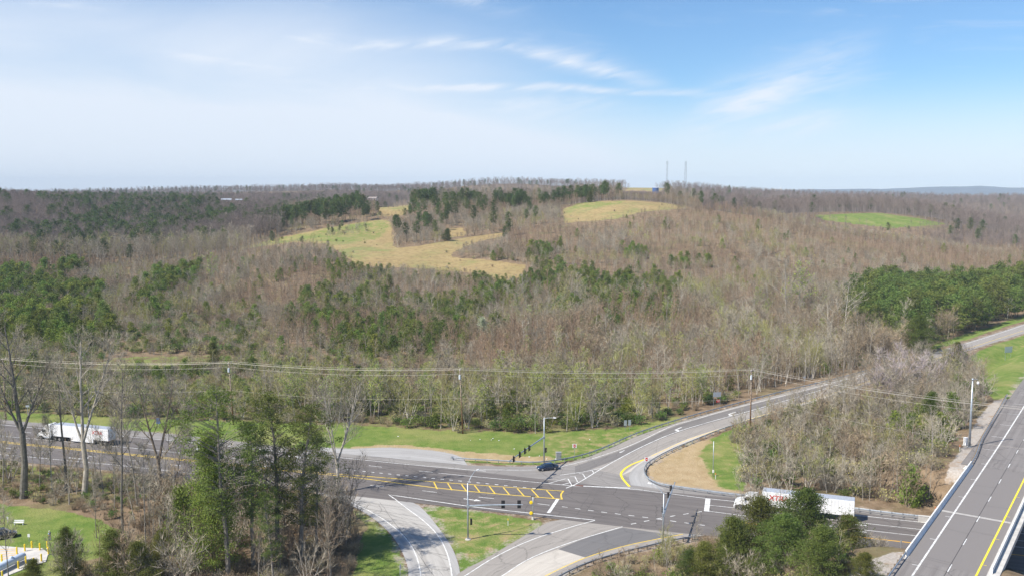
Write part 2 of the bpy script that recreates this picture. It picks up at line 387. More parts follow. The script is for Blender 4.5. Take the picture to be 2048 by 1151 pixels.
# main road: outer edges
top_sh = [(-420, 790), (-200, 813), (0, 839), (240, 857), (395, 872), (560, 892), (700, 908), (880, 925), (960, 931), (1070, 932), (1130, 926), (1200, 940), (1300, 962), (1420, 979), (1620, 1000), (1850, 1034), (2048, 1054), (2400, 1096)]
top_ln = [(-420, 800), (-200, 823), (0, 845), (240, 868), (395, 885), (690, 912), (960, 943), (1240, 975), (1420, 990), (1620, 1010), (1850, 1041), (2048, 1062), (2400, 1103)]
bot = [(-420, 867), (-200, 892), (0, 919), (226, 940), (420, 960), (560, 975), (700, 990), (1000, 1023), (1200, 1047), (1400, 1069), (1720, 1100), (1850, 1116), (2048, 1140), (2400, 1183)]
sheet('main_road', pl(top_sh, k=1), pl(bot, k=1), M['asphalt_grey'], 0.0, 8)
sheet('main_road', pl(top_ln, k=1), pl(bot, k=1), M['asphalt'], 0.006, 8, grade=False)
# off-ramp up to the interstate
GL = [(960, 916), (1019, 920.5), (1063, 923), (1093, 921), (1122, 917), (1167, 908), (1211, 892), (1260, 869), (1300, 854), (1380, 829), (1454, 809), (1566, 779), (1658, 757.5), (1720, 741), (1790, 722), (1870, 699), (1950, 675), (2048, 643), (2160, 607)]
GR = [(1288, 950), (1292, 930), (1310, 913), (1345, 897), (1380, 882), (1445, 855), (1510, 835), (1603, 811), (1677, 786), (1720, 773), (1800, 744), (1890, 716), (1960, 693), (2048, 666), (2160, 631)]
rl = [(1100, 932), (1135, 925), (1170, 916), (1212, 898), (1262, 876), (1301, 861), (1381, 836), (1455, 816), (1567, 785)] + [(a, b + 4) for a, b in GL[12:]]
rr = [(1150, 985), (1262, 985), (1290, 940), (1312, 916), (1346, 899)] + GR[4:]
sheet('ramp_road', pl(rl, zr, 1), pl(rr, zr, 1), M['asphalt_ramp'], -0.004, 12, 1.2, zf=zr)
sheet('ramp_road', pl([(1242, 950), (1290, 915), (1345, 889), (1380, 874), (1450, 853), (1500, 836), (1600, 806), (1720, 770)], zr), pl(GR[1:10], zr, 1), M['concrete_road'], 0.010, 4, 1.2, grade=False, zf=zr)
sheet('ramp_road', pl([(1150, 931), (1226, 906), (1271, 888), (1347, 850), (1452, 821), (1547, 797), (1640, 773), (1720, 752)], zr), pl([(1150, 948), (1243, 915), (1288, 892), (1347, 866), (1417, 845), (1500, 823), (1630, 785), (1720, 760)], zr), M['asphalt_lane'], 0.006, 5, 1.2, grade=False, zf=zr)
sheet('road_shoulder', pl([(1262, 969), (1256, 950), (1268, 934), (1288, 922), (1300, 914)], zr), pl([(1330, 978), (1297, 958), (1287, 944), (1290, 930), (1306, 915)], zr), M['gravel_road'], 0.016, 6, 1.0, zf=zr)
# slip road bottom left
swl = [(560, 973), (640, 985), (713, 1013), (765, 1048), (796, 1084), (815, 1126), (818, 1151), (812, 1210), (780, 1300)]
swr = [(777, 990), (830, 1003), (850, 1020), (872, 1047), (900, 1085), (914, 1115), (922, 1151), (926, 1210), (915, 1300)]
sheet('slip_road', pl(swl), pl(swr), M['gravel_road'], -0.006, 5)
sheet('slip_road', pl([(620, 985), (652, 989), (706, 1007), (738, 1022), (772, 1042), (811, 1074), (833, 1108), (843, 1151), (845, 1210), (815, 1300)]), pl([(772, 989), (790, 997), (806, 1010), (852, 1043), (879, 1072), (896, 1107), (905, 1151), (908, 1210), (890, 1300)]), M['asphalt_sw'], -0.001, 5, grade=False)
# slip road bottom centre
sheet('slip_road', pl([(905, 1160), (918, 1142), (965, 1120), (1018, 1088), (1079, 1052), (1092, 1043), (1130, 1035), (1190, 1042)]) , pl([(1120, 1160), (1135, 1145), (1180, 1122), (1250, 1103), (1300, 1091), (1366, 1078), (1400, 1070), (1430, 1068)]), M['asphalt_ramp'], -0.003, 6)
sheet('slip_road', pl([(700, 1300), (830, 1200), (905, 1160)], k=0), pl([(960, 1300), (1080, 1190), (1120, 1160)], k=0), M['asphalt_ramp'], -0.003, 6)
sheet('slip_road', pl([(1000, 1153), (1055, 1118), (1116, 1097)], k=1), pl([(1090, 1153), (1130, 1133), (1172, 1114)], k=1), M['concrete_road'], 0.004, 3, grade=False)
sheet('slip_road', pl([(1116, 1097), (1180, 1071), (1246, 1054)], k=1), pl([(1172, 1114), (1250, 1090), (1345, 1069)], k=1), M['asphalt_patch'], 0.003, 3, grade=False)
sheet('roadside_pulloff', pl([(640, 893), (700, 897), (760, 893), (830, 896), (900, 904), (925, 914)], k=1), pl([(640, 900), (700, 908), (760, 913), (830, 920), (900, 926), (935, 929)], k=1), M['gravel_road'], -0.004, 3)
# interstate carriageway
BS0, BS1 = 6.0, 63.0
def iline(s0, s1, u, dz=0.0, step=6):
    n = max(2, int((s1 - s0) / step)); return [ipt(s0 + (s1 - s0) * i / (n - 1), u(s0 + (s1 - s0) * i / (n - 1)) if callable(u) else u, dz) for i in range(n)]
sheet('interstate_road', iline(-160, BS0, -2.9), iline(-160, BS0, 8.6), M['asphalt_hw'], 0.0, 5)
sheet('interstate_road', iline(BS1, 420, -4.2), iline(BS1, 420, 9.4), M['asphalt_hw'], 0.0, 5)
# ------------------------------------------------------------------ grade the ground to the roads
NR, NC_ = 1150, 560
QV = 62.0 * np.exp(np.arange(NR) * math.log(190.0) / (NR - 1)); YV = QV - 100.0
SV = np.linspace(-0.80, 0.80, NC_)
GX = (SV[None, :] * (QV[:, None] + 60.0)); GY = np.repeat(YV[:, None], NC_, 1)
GZ = Hbase(GX.ravel(), GY.ravel()).reshape(NR, NC_)
RP = np.array(ROADPTS)
kd = kdtree.KDTree(len(RP))
for i, q in enumerate(RP): kd.insert((q[0], q[1], 0.0), i)
kd.balance()
ROADD = np.full((NR, NC_), 999.0)
sel = (GY > 70) & (GY < 520) & (GX > -330) & (GX < 420)
for i, j in zip(*np.nonzero(sel)):
    x, y = GX[i, j], GY[i, j]
    co, k0, d = kd.find((x, y, 0.0)); ROADD[i, j] = d
    if d > 26: continue
    ns = kd.find_n((x, y, 0.0), 9)
    ws = [1.0 / (dd * dd + 0.4) ** 2 for _, _, dd in ns]; zz = sum(w * RP[k, 2] for w, (_, k, _) in zip(ws, ns)) / sum(ws)
    f = min(1.0, max(0.0, (d - 2.2) / 20.0)); f = f * f * (3 - 2 * f)
    GZ[i, j] = (zz - 0.07) * (1 - f) + GZ[i, j] * f
def gidx(x, y):
    q = np.asarray(y, float) + 100.0
    fi = np.clip(np.log(np.maximum(q, 62.0) / 62.0) / math.log(190.0) * (NR - 1), 0, NR - 1.001)
    fj = np.clip((np.asarray(x, float) / (q + 60.0) + 0.80) / 1.60 * (NC_ - 1), 0, NC_ - 1.001); return fi, fj
def glook(G, x, y):
    fi, fj = gidx(x, y); i = fi.astype(int); j = fj.astype(int); a = fi - i; b = fj - j
    return (G[i, j] * (1 - a) + G[i + 1, j] * a) * (1 - b) + (G[i, j + 1] * (1 - a) + G[i + 1, j + 1] * a) * b
def Hq(x, y): return glook(GZ, x, y)
def H1(x, y): return float(Hq(np.array([x]), np.array([y]))[0])
_T = 60.0 * np.exp(np.arange(2600) * math.log(80.0) / 2599)
def ray(px, py):
    """first ground point seen along a photo pixel"""
    d = PY(px, py, 1.0) - Vector((0, 0, CAMZ)); X = d.x * _T; Z = CAMZ + d.z * _T
    h = Hq(X, _T); k = np.nonzero(Z < h)[0]
    k = int(k[0]) if len(k) else len(_T) - 1
    return Vector((X[k], _T[k], h[k]))
def inpoly(X, Y, poly):
    inside = np.zeros(X.shape, bool); n = len(poly)
    for a in range(n):
        x1, y1 = poly[a]; x2, y2 = poly[(a + 1) % n]
        if y1 == y2: continue
        c = ((y1 > Y) != (y2 > Y)) & (X < (x2 - x1) * (Y - y1) / (y2 - y1) + x1); inside ^= c
    return inside
def wpoly(pxs):
    out = []
    for (a, b), (c, d) in zip(pxs, pxs[1:] + pxs[:1]):
        for t in (0, 0.5): out.append(tuple(ray(a + (c - a) * t, b + (d - b) * t)[:2]))
    out += np.clip((y - 1500) / 500, 0, 1) * ((vnoise(x, y, 420, 31) - 0.5) * 20.0 + (vnoise(x, y, 160, 32) - 0.5) * 8.0)
    return out
# ------------------------------------------------------------------ what covers the ground (world outlines)
FIELDS = [[(462, 502), (520, 484), (600, 467), (650, 457), (712, 446), (768, 439), (785, 447), (785, 460), (789, 497), (840, 492), (893, 482), (945, 473), (1010, 465), (1000, 474), (955, 484), (905, 505), (905, 515), (963, 519), (1052, 530), (1045, 553), (1000, 563), (960, 547), (841, 537), (712, 533), (690, 510), (650, 488), (600, 484), (530, 492)],
          [(893, 459), (928, 455), (932, 471), (893, 477)], [(755, 416), (832, 409), (806, 430), (765, 434)],
          [(1126, 418), (1160, 408), (1200, 403), (1262, 401.5), (1325, 406), (1378, 416), (1340, 420), (1290, 423), (1234, 438), (1180, 443), (1130, 446)],
          [(1248, 382), (1262, 375), (1310, 371), (1335, 374), (1322, 382), (1295, 383)], [(560, 384), (600, 383), (590, 389)]]
GREENF = [[(1628, 431), (1700, 427.5), (1760, 426.5), (1830, 436), (1896, 449), (1850, 453), (1780, 456), (1715, 449), (1650, 441)], [(143, 464), (150, 452), (174, 450), (172, 460)], [(180, 728), (240, 712), (430, 708), (430, 722), (300, 740), (190, 752)]]
VERGE = [(-420, 770), (-200, 790), (0, 826), (200, 834), (400, 843), (700, 852), (800, 858), (925, 866), (1080, 868), (1250, 858), (1305, 846), (1345, 836), (1352, 842), (1300, 866), (1180, 910), (1090, 930), (930, 926), (830, 915), (700, 905), (560, 893), (395, 874), (240, 859), (0, 841), (-420, 795)]
LAWN = [(-160, 985), (0, 1008), (120, 1020), (200, 1040), (255, 1068), (262, 1080), (230, 1108), (150, 1125), (80, 1200), (-160, 1200)]
BANK = [(-420, 868), (0, 921), (226, 942), (300, 950), (330, 985), (200, 985), (120, 965), (0, 965), (-420, 920)]
TRI = [(838, 1012), (900, 1014), (1000, 1028), (1085, 1042), (1090, 1048), (1018, 1090), (965, 1122), (920, 1146), (912, 1115), (898, 1085), (870, 1047)]
SWG = [(690, 1010), (720, 1020), (765, 1052), (794, 1086), (812, 1128), (815, 1160), (700, 1160), (720, 1090), (735, 1050)]
INF = [(1295, 955), (1293, 935), (1312, 918), (1350, 900), (1400, 880), (1430, 876), (1475, 900), (1490, 990), (1330, 972)]
IGR = [(1392, 905), (1415, 880), (1450, 862), (1500, 850), (1490, 985), (1430, 975)]
RSL = [(1935, 716), (1970, 696), (2048, 669), (2180, 630), (2180, 700), (2048, 792), (2016, 798), (1985, 800), (1960, 770)]
RTOP = [(1850, 700), (1870, 688), (1930, 668), (1985, 652), (2048, 630), (2180, 580), (2180, 600), (2048, 641), (1950, 674), (1870, 698)]
GRAV = [(1985, 803), (2016, 797), (1985, 850), (1972, 880), (1950, 925), (1925, 965), (1890, 965), (1900, 935), (1925, 900), (1935, 870), (1960, 830)]
GRAV2 = [(1680, 1160), (1740, 1120), (1790, 1104), (1832, 1106), (1830, 1116), (1795, 1160)]
PALEST = [(700, 893), (760, 888), (830, 890), (930, 902), (1060, 912), (1110, 912), (1100, 926), (1000, 926), (925, 920), (830, 912), (700, 905)]
WP = {k: wpoly(v) for k, v in (('verge', VERGE), ('lawn', LAWN), ('bank', BANK), ('tri', TRI), ('swg', SWG), ('inf', INF), ('igr', IGR), ('rsl', RSL), ('rtop', RTOP), ('grav', GRAV), ('grav2', GRAV2), ('palest', PALEST))}
WF = [wpoly(f) for f in FIELDS]; WG = [wpoly(f) for f in GREENF]
A_ = {k: np.zeros((NR, NC_), np.float32) for k in ('grass', 'straw', 'gravel', 'field')}
for k in ('verge', 'lawn', 'tri', 'swg', 'rsl', 'rtop', 'igr'): A_['grass'][inpoly(GX, GY, WP[k])] = 1.0
A_['grass'][inpoly(GX, GY, WP['bank'])] = 0.5
A_['straw'][inpoly(GX, GY, WP['inf']) & ~inpoly(GX, GY, WP['igr'])] = 1.0
A_['straw'][inpoly(GX, GY, WP['palest'])] = 0.8
A_['straw'][inpoly(GX, GY, WP['tri'])] = 0.42; A_['straw'][inpoly(GX, GY, WP['rsl'])] = 0.34; A_['straw'][inpoly(GX, GY, WP['igr'])] = 0.36; A_['straw'][inpoly(GX, GY, WP['lawn'])] = 0.18
A_['straw'][inpoly(GX, GY, WP['verge']) & (GX > 8)] = 0.42
_fr = (GY > 205 - 0.24 * GX) & (GY < 268 - 0.22 * GX) & (GX < 45) & (A_['grass'] == 0)
A_['grass'][_fr] = 0.47
for k in ('grav', 'grav2'): A_['gravel'][inpoly(GX, GY, WP[k])] = 1.0
for f in WF: A_['field'][inpoly(GX, GY, f)] = 1.0
for f in WG: A_['grass'][inpoly(GX, GY, f)] = 1.0
for f in ([(462, 502), (520, 484), (600, 467), (650, 457), (712, 446), (768, 439), (790, 452), (760, 480), (700, 486), (600, 484), (530, 492)], [(1126, 418), (1160, 406), (1262, 401), (1240, 410), (1160, 420)]): A_['grass'][inpoly(GX, GY, wpoly(f))] = 0.52
A_['grass'][inpoly(GX, GY, WG[2])] = 0.5
A_['gravel'][(ROADD < 2.4) & (A_['gravel'] == 0)] = 0.46
def soften(a):
    b = a.copy(); b[1:-1, 1:-1] = (a[1:-1, 1:-1] * 4 + a[:-2, 1:-1] + a[2:, 1:-1] + a[1:-1, :-2] + a[1:-1, 2:]) / 8; return b
for k in A_: A_[k] = soften(soften(A_[k]))
OPEN = np.zeros((NR, NC_), bool)
for k in ('verge', 'lawn', 'tri', 'inf', 'rsl', 'rtop', 'grav', 'grav2', 'bank', 'swg'): OPEN |= inpoly(GX, GY, WP[k])
for f in WF + WG: OPEN |= inpoly(GX, GY, f)
OPEN &= ~inpoly(GX, GY, wpoly([(648, 480), (655, 462), (735, 448), (738, 464), (700, 474)]))
OPEN |= ROADD < 4.0
_s = (GX - I0.x) * IT.x + (GY - I0.y) * IT.y; _u = (GX - I0.x) * IN.x + (GY - I0.y) * IN.y
OPEN |= (np.abs(_u - 3) < 10) & (_s > -200) & (_s < 420)
OPENF = OPEN.astype(np.float32)
def ground_mat():
    m, nt, b = newmat('ground_cover')
    g = geopos(nt)
    n1 = noise(nt, 0.35, 6, 0.65, g); n2 = noise(nt, 0.06, 5, 0.6, g); n3 = noise(nt, 2.2, 4, 0.7, g); n4 = noise(nt, 0.018, 4, 0.55, g)
    litter = mixc(nt, sstep(nt, n1, 0.3, 0.7), (0.16, 0.112, 0.070), (0.28, 0.205, 0.135))
    litter = mixc(nt, math_(nt, 'MULTIPLY', sstep(nt, n2, 0.5, 0.72), 0.6), litter, (0.17, 0.18, 0.07))
    litter = mixc(nt, math_(nt, 'MULTIPLY', sstep(nt, n3, 0.55, 0.8), 0.5), litter, (0.33, 0.25, 0.165))
    def att(nm):
        a = N(nt, 'ShaderNodeAttribute'); a.attribute_name = nm
        v = math_(nt, 'ADD', a.outputs['Fac'], math_(nt, 'MULTIPLY', math_(nt, 'SUBTRACT', n1, 0.5), 0.9))
        v = math_(nt, 'ADD', v, math_(nt, 'MULTIPLY', math_(nt, 'SUBTRACT', n3, 0.5), 0.35))
        return sstep(nt, v, 0.38, 0.62), a.outputs['Fac']
    fg, ag = att('grass'); fs, as_ = att('straw'); fr, ar = att('gravel'); ff, af = att('field')
    grass = mixc(nt, sstep(nt, n1, 0.35, 0.65), (0.115, 0.185, 0.036), (0.190, 0.240, 0.060))
    grass = mixc(nt, math_(nt, 'MULTIPLY', sstep(nt, n3, 0.5, 0.75), 0.5), grass, (0.085, 0.135, 0.028))
    grass = mixc(nt, math_(nt, 'MULTIPLY', sstep(nt, n2, 0.44, 0.70), 0.6), grass, (0.30, 0.275, 0.11))
    field = mixc(nt, sstep(nt, n4, 0.42, 0.58), (0.24, 0.250, 0.095), (0.34, 0.255, 0.122))
    field = mixc(nt, math_(nt, 'MULTIPLY', sstep(nt, n2, 0.42, 0.62), 0.8), field, (0.38, 0.285, 0.140))
    field = mixc(nt, math_(nt, 'MULTIPLY', sstep(nt, n1, 0.45, 0.65), 0.75), field, (0.225, 0.165, 0.08))
    straw = mixc(nt, sstep(nt, n1, 0.35, 0.7), (0.46, 0.35, 0.21), (0.36, 0.26, 0.14))
    gravel = mixc(nt, sstep(nt, n3, 0.35, 0.7), (0.36, 0.32, 0.28), (0.48, 0.44, 0.40))
    gravel = mixc(nt, math_(nt, 'MULTIPLY', sstep(nt, n1, 0.5, 0.7), 0.6), gravel, (0.32, 0.21, 0.12))
    c = mixc(nt, ff, litter, field); c = mixc(nt, fg, c, grass)
    c = mixc(nt, math_(nt, 'MULTIPLY', fs, 0.92), c, straw); c = mixc(nt, fr, c, gravel)
    nt.links.new(c, b.inputs['Base Color']); b.inputs['Roughness'].default_value = 0.95; b.inputs['Specular IOR Level'].default_value = 0.1
    bp = N(nt, 'ShaderNodeBump'); bp.inputs['Strength'].default_value = 0.6; bp.inputs['Distance'].default_value = 0.5
    nt.links.new(n3, bp.inputs['Height']); nt.links.new(bp.outputs[0], b.inputs['Normal'])
    return m
M['ground'] = ground_mat()
def build_ground():
    V = np.stack([GX, GY, GZ], -1).reshape(-1, 3)
    # two more rows carry the sheet to the horizon
    ex = []
    for q in (11600.0,): ex.append(np.stack([SV * q, np.full(NC_, q), np.full(NC_, 30.0)], -1))
    V = np.concatenate([V] + ex); nr = NR + 1
    ii, jj = np.meshgrid(np.arange(nr - 1), np.arange(NC_ - 1), indexing='ij'); a = (ii * NC_ + jj).ravel()
    Fq = np.stack([a, a + 1, a + 1 + NC_, a + NC_], -1)
    me = bpy.data.meshes.new('ground'); me.vertices.add(len(V)); me.vertices.foreach_set('co', V.astype(np.float32).ravel())
    me.loops.add(Fq.size); me.loops.foreach_set('vertex_index', Fq.astype(np.int32).ravel())
    me.polygons.add(len(Fq)); me.polygons.foreach_set('loop_start', (np.arange(len(Fq)) * 4).astype(np.int32)); me.polygons.foreach_set('loop_total', np.full(len(Fq), 4, np.int32))
    me.update(calc_edges=True)
    for k, a_ in A_.items():
        at = me.attributes.new(k, 'FLOAT', 'POINT'); at.data.foreach_set('value', np.concatenate([a_.ravel(), np.zeros(NC_, np.float32)]))
    me.polygons.foreach_set('use_smooth', [True] * len(Fq)); me.materials.append(M['ground'])
    o = bpy.data.objects.new('ground', me); COL.objects.link(o); o['kind'] = 'structure'; return o
build_ground()
# far blue mountains
def mountains():
    mb = MB()
    prof = [(1300, 388), (1450, 387), (1560, 383), (1620, 381), (1700, 379.5), (1760, 379.5), (1800, 377), (1850, 376.5), (1880, 376), (1920, 376.5), (1960, 374.5), (2010, 376.5), (2048, 376), (2120, 374), (2300, 378), (2500, 384)]
    n = 160; rows = []
    pxs = np.linspace(1300, 2500, n); ys = np.interp(pxs, [a for a, _ in prof], [b for _, b in prof]) - 1.8 + (vnoise(pxs, pxs * 0, 60, 5) - 0.5) * 3.0 + (vnoise(pxs, pxs * 0, 22, 6) - 0.5) * 1.2
    for d, k in ((7300, 0.0), (7650, 0.35), (8000, 0.8), (8400, 1.0), (8900, 0.7), (9600, 0.0)):
        r = []
        for a, b in zip(pxs, ys):
            q = PY(a, b, 8400.0); base = 20.0
            x = q.x * d / 8400.0; z = base + (q.z - base) * k * (1 + 0.12 * (float(vnoise(np.array([x]), np.array([d]), 500, 3)[0]) - 0.5) * (k < 1))
            r.append((x, d, z))
        rows.append(r)
    vs = [v for r in rows for v in r]
    fs = [(i * n + j, i * n + j + 1, (i + 1) * n + j + 1, (i + 1) * n + j) for i in range(len(rows) - 1) for j in range(n - 1)]
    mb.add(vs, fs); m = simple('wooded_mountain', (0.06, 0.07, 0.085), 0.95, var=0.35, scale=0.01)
    o = mb.build('mountains', m, smooth=True); o['kind'] = 'structure'
mountains()
# ------------------------------------------------------------------ painted markings (sheets 8 mm and more above the road)
MK = {k: [] for k in ('line_white', 'line_yellow', 'line_yellow2', 'line_orange', 'seam')}
def ribbon(pts, w, dz, mat):
    pts = [Vector(p) for p in pts]; n = len(pts); L = []; Rr = []
    for i, p in enumerate(pts):
        d = (pts[min(i + 1, n - 1)] - pts[max(i - 1, 0)]).to_2d()
        if d.length < 1e-6: continue
        d.normalize(); q = Vector((-d.y, d.x)) * w / 2
        L.append((p.x + q.x, p.y + q.y, p.z + dz)); Rr.append((p.x - q.x, p.y - q.y, p.z + dz))
    MK[mat].append((L, Rr))
def line(pxs, w=0.18, mat='line_white', dz=0.014, zf=z0, k=2, step=2.0):
    ribbon(resample(pl(pxs, zf, k), step), w, dz, mat)
def dashes(pxs, spacing, length, w=0.16, mat='line_white', dz=0.014, zf=z0, k=1):
    pts = pl(pxs, zf, k); L = [0.0]
    for a, b in zip(pts, pts[1:]): L.append(L[-1] + (b - a).length)
    def at(t):
        j = max(0, min(len(L) - 2, next((i for i in range(len(L) - 1) if L[i + 1] >= t), len(L) - 2)))
        return pts[j].lerp(pts[j + 1], (t - L[j]) / max(1e-9, L[j + 1] - L[j]))
    t = 0.0
    while t + length < L[-1]:
        ribbon([at(t), at(t + length)], w, dz, mat); t += spacing
# main road
line([(-420, 805), (-200, 826), (0, 848.5), (79, 855), (255, 872), (384, 884), (690, 915), (838, 930), (972, 941)], 0.22)
line([(960, 938), (1069, 939.5), (1114, 934.5), (1176, 919)], 0.18, zf=zr)
line([(-420, 826), (-200, 848), (0, 871), (158, 884), (393, 908), (560, 924)], 0.18)
for a, b in (((45, 863), (62, 864.6)), ((105, 868), (125, 870)), ((287, 885.5), (306, 887.5)), ((520, 908.5), (545, 911)), ((625, 918), (650, 921)), ((737.5, 930), (764, 933)), ((838, 940.7), (866, 943.4))): line([a, b], 0.18, k=0)
line([(877, 945), (960, 953), (1096, 965.7), (1142, 970)], 0.2)
dashes([(692, 938), (711, 940), (1084, 977)], 2.0, 0.75, 0.28, k=0)
line([(-420, 833), (-200, 857), (0, 881.5), (100, 891), (400, 920.5), (600, 941), (700, 948.5), (900, 965), (1128, 981)], 0.26, 'line_yellow')
line([(-420, 835), (-200, 859.3), (0, 884), (100, 893.4), (400, 923), (600, 943.5), (700, 952), (900, 978.8), (1124, 997)], 0.30, 'line_yellow')
for a, b in (((867.5, 962.6), (874.5, 977)), ((895.5, 965.5), (904, 979)), ((923, 967.7), (933, 981.3)), ((949, 969.5), (960, 983.5)), ((978.5, 971.4), (990, 986)), ((1006.5, 973.6), (1019, 988.4)), ((1034.6, 975.8), (1048, 990.7)), ((1063, 978), (1077, 993)), ((1093, 979.5), (1108, 995.7))): line([a, b], 0.26, 'line_yellow', dz=0.018, k=0)
line([(1127, 980.5), (1121, 988), (1124, 997.5)], 0.32, 'line_yellow', dz=0.019)
line([(-420, 881), (-200, 894), (0, 907), (145, 921), (226, 928), (316, 938), (480, 956), (640, 974), (700, 981)], 0.18)
for a, b in (((4.5, 894.5), (25, 896)), ((83.6, 901), (99.5, 903)), ((176, 911), (192, 912.5)), ((257.6, 919), (280, 921)), ((340, 928), (362, 930.5)), ((440, 938.5), (462, 941)), ((540, 949), (563, 951.5)), ((640, 959.5), (665, 962)), ((740, 969), (768, 972)), ((844.6, 980), (874, 983.6)), ((957, 993), (988, 996)), ((1075, 1006), (1099, 1009))): line([a, b], 0.18, k=0)
line([(788, 995.5), (777, 988), (935, 1011), (1060, 1025), (1190, 1039)], 0.26, k=0)
line([(1115.5, 997), (1097, 1024.5)], 0.65, dz=0.02, k=0)
dashes([(1124, 1012), (1210, 1023.5), (1288, 1033), (1405, 1049), (1430, 1052)], 2.6, 1.1, 0.22, k=0)
dashes([(1262, 1047), (1330, 1033), (1405, 1021.5)], 2.9, 1.15, 0.24)
line([(1143, 970), (1260, 976), (1330, 985), (1415, 996), (1465, 1001), (1730, 1031), (1850, 1044), (2048, 1066), (2400, 1107)], 0.2, k=1)
line([(1142, 970), (1260, 975)], 0.4, dz=0.018, k=0)
line([(1416, 996.5), (1413, 1021.5)], 0.95, dz=0.02, k=0)
line([(1418, 1009), (1471, 1014.5), (1700, 1042), (1845, 1058), (2048, 1081), (2400, 1122)], 0.18, k=0)
line([(1417, 1021), (1471, 1028), (1700, 1055.5), (1840, 1071), (2048, 1094), (2400, 1136)], 0.18, k=0)
line([(1480, 1043), (1560, 1053), (1717, 1072.5), (1830, 1085), (2048, 1110), (2400, 1152)], 0.32, 'line_orange', k=0)
dashes([(1900, 1108), (2048, 1125), (2400, 1166)], 12, 3.2, 0.18, k=0)
# arrows: shapes in metres, x along travel
ARW = [[(-1.9, -0.16), (0.5, -0.16), (0.5, 0.16), (-1.9, 0.16)], [(0.5, -0.55), (1.9, 0.0), (0.5, 0.55)]]
ARL = [[(-1.8, -0.16), (1.0, -0.16), (1.0, 0.16), (-1.8, 0.16)], [(1.0, -0.16), (1.35, 0.55), (0.95, 0.75), (0.6, 0.16)], [(0.55, 0.6), (1.75, 0.45), (1.3, 1.25)]]
ARROWS = []
def arrow(px, py, px2, py2, shape, zf=z0, sc=1.0):
    a = surf(px, py, zf); b = surf(px2, py2, zf); d = (b - a).to_2d().normalized()
    for poly in shape:
        vs = []
        for x, y in poly:
            q = a.to_2d() + d * x * sc + Vector((-d.y, d.x)) * y * sc
            vs.append((q.x, q.y, zf(q.x, q.y) + 0.022))
        ARROWS.append(vs)
arrow(945, 998.5, 980, 1003, ARW)
arrow(155, 916, 250, 926, ARL, sc=1.3)
arrow(548, 931, 500, 926, ARL, sc=1.2); arrow(590, 912, 560, 909, ARW, sc=1.2); arrow(612, 914.5, 560, 909, ARL, sc=1.1)
arrow(1355, 857, 1320, 872, ARL, zr, 1.15); arrow(1462, 826, 1430, 836, ARL, zr, 1.15); arrow(1244, 902, 1220, 914, ARW, zr, 0.7)
arrow(1706, 1047, 1650, 1041, ARL, sc=1.3); arrow(1706, 1060.5, 1650, 1054, ARL, sc=1.3)
# ramp
line([(1176, 919), (1226, 903), (1271, 886), (1347, 848), (1380, 841), (1452, 819), (1547, 795.5), (1640, 771.5), (1686, 759), (1790, 728), (1900, 696), (1980, 672), (2048, 649)], 0.2, zf=zr)
line([(1132, 975), (1153, 967), (1201, 937), (1243, 913), (1288, 890), (1347, 864), (1417, 843), (1500, 821), (1630, 783), (1720, 754)], 0.24, zf=zr)
line([(1259, 972), (1243, 954), (1241, 944), (1257, 930), (1288, 918)], 0.5, 'line_yellow2', zf=zr)
line([(1288, 918), (1347, 890), (1380, 876), (1450, 854), (1500, 837), (1610, 803), (1720, 768), (1800, 740), (1960, 688), (2048, 660)], 0.18, 'line_yellow', zf=zr)
for seg in (((1097, 965.6), (1131, 956.2)), ((1131, 956.2), (1136, 956.4), (1144, 970)), ((1124, 968.3), (1140, 964)), ((1120, 949), (1165, 943), (1202, 935)), ((1140, 951), (1150, 952), (1155, 962.6)), ((1158, 946), (1165, 946), (1171, 954.5)), ((1180, 940.5), (1184.5, 940), (1188, 945))): line(list(seg), 0.2, k=0)
# slip roads
line([(620, 982), (652, 987), (706, 1005), (738, 1020), (772, 1040), (811, 1072), (833, 1107), (843, 1151), (844, 1210), (814, 1300)], 0.2)
line([(788, 995), (806, 1010), (852, 1043), (879, 1072), (896, 1107), (905, 1151), (907, 1210), (889, 1300)], 0.2)
line([(890, 1172), (930, 1151), (982, 1116), (1055, 1080), (1140, 1053), (1190, 1039.5)], 0.2)
line([(940, 1190), (1004, 1151), (1055, 1116), (1140, 1083), (1245, 1052)], 0.2)
line([(1060, 1165), (1090, 1151), (1130, 1131), (1180, 1110), (1250, 1090), (1300, 1079.5), (1366, 1067)], 0.2, 'line_yellow')
# interstate
ribbon(iline(-160, 420, 0.0), 0.26, 0.016, 'line_white')
ribbon(iline(-160, 420, 7.25), 0.28, 0.016, 'line_yellow2')
ribbon(iline(-160, 420, 3.62), 0.07, 0.013, 'seam')
for i in range(-10, 34): ribbon([ipt(i * 12.2 + 4.5, 3.75, 0.018), ipt(i * 12.2 + 7.6, 3.75, 0.018)], 0.15, 0, 'line_white')
for i in range(-10, 20): ribbon([ipt(i * 12.2 + 4.5, -0.15, 0.018), ipt(i * 12.2 + 4.4, -0.9 if i * 12.2 < BS1 else -2.4, 0.018)], 0.14, 0, 'line_white')
for i in range(-10, 20): ribbon([ipt(i * 12.2 + 10, 7.4, 0.018), ipt(i * 12.2 + 10, 7.9, 0.018)], 0.12, 0, 'line_yellow2')
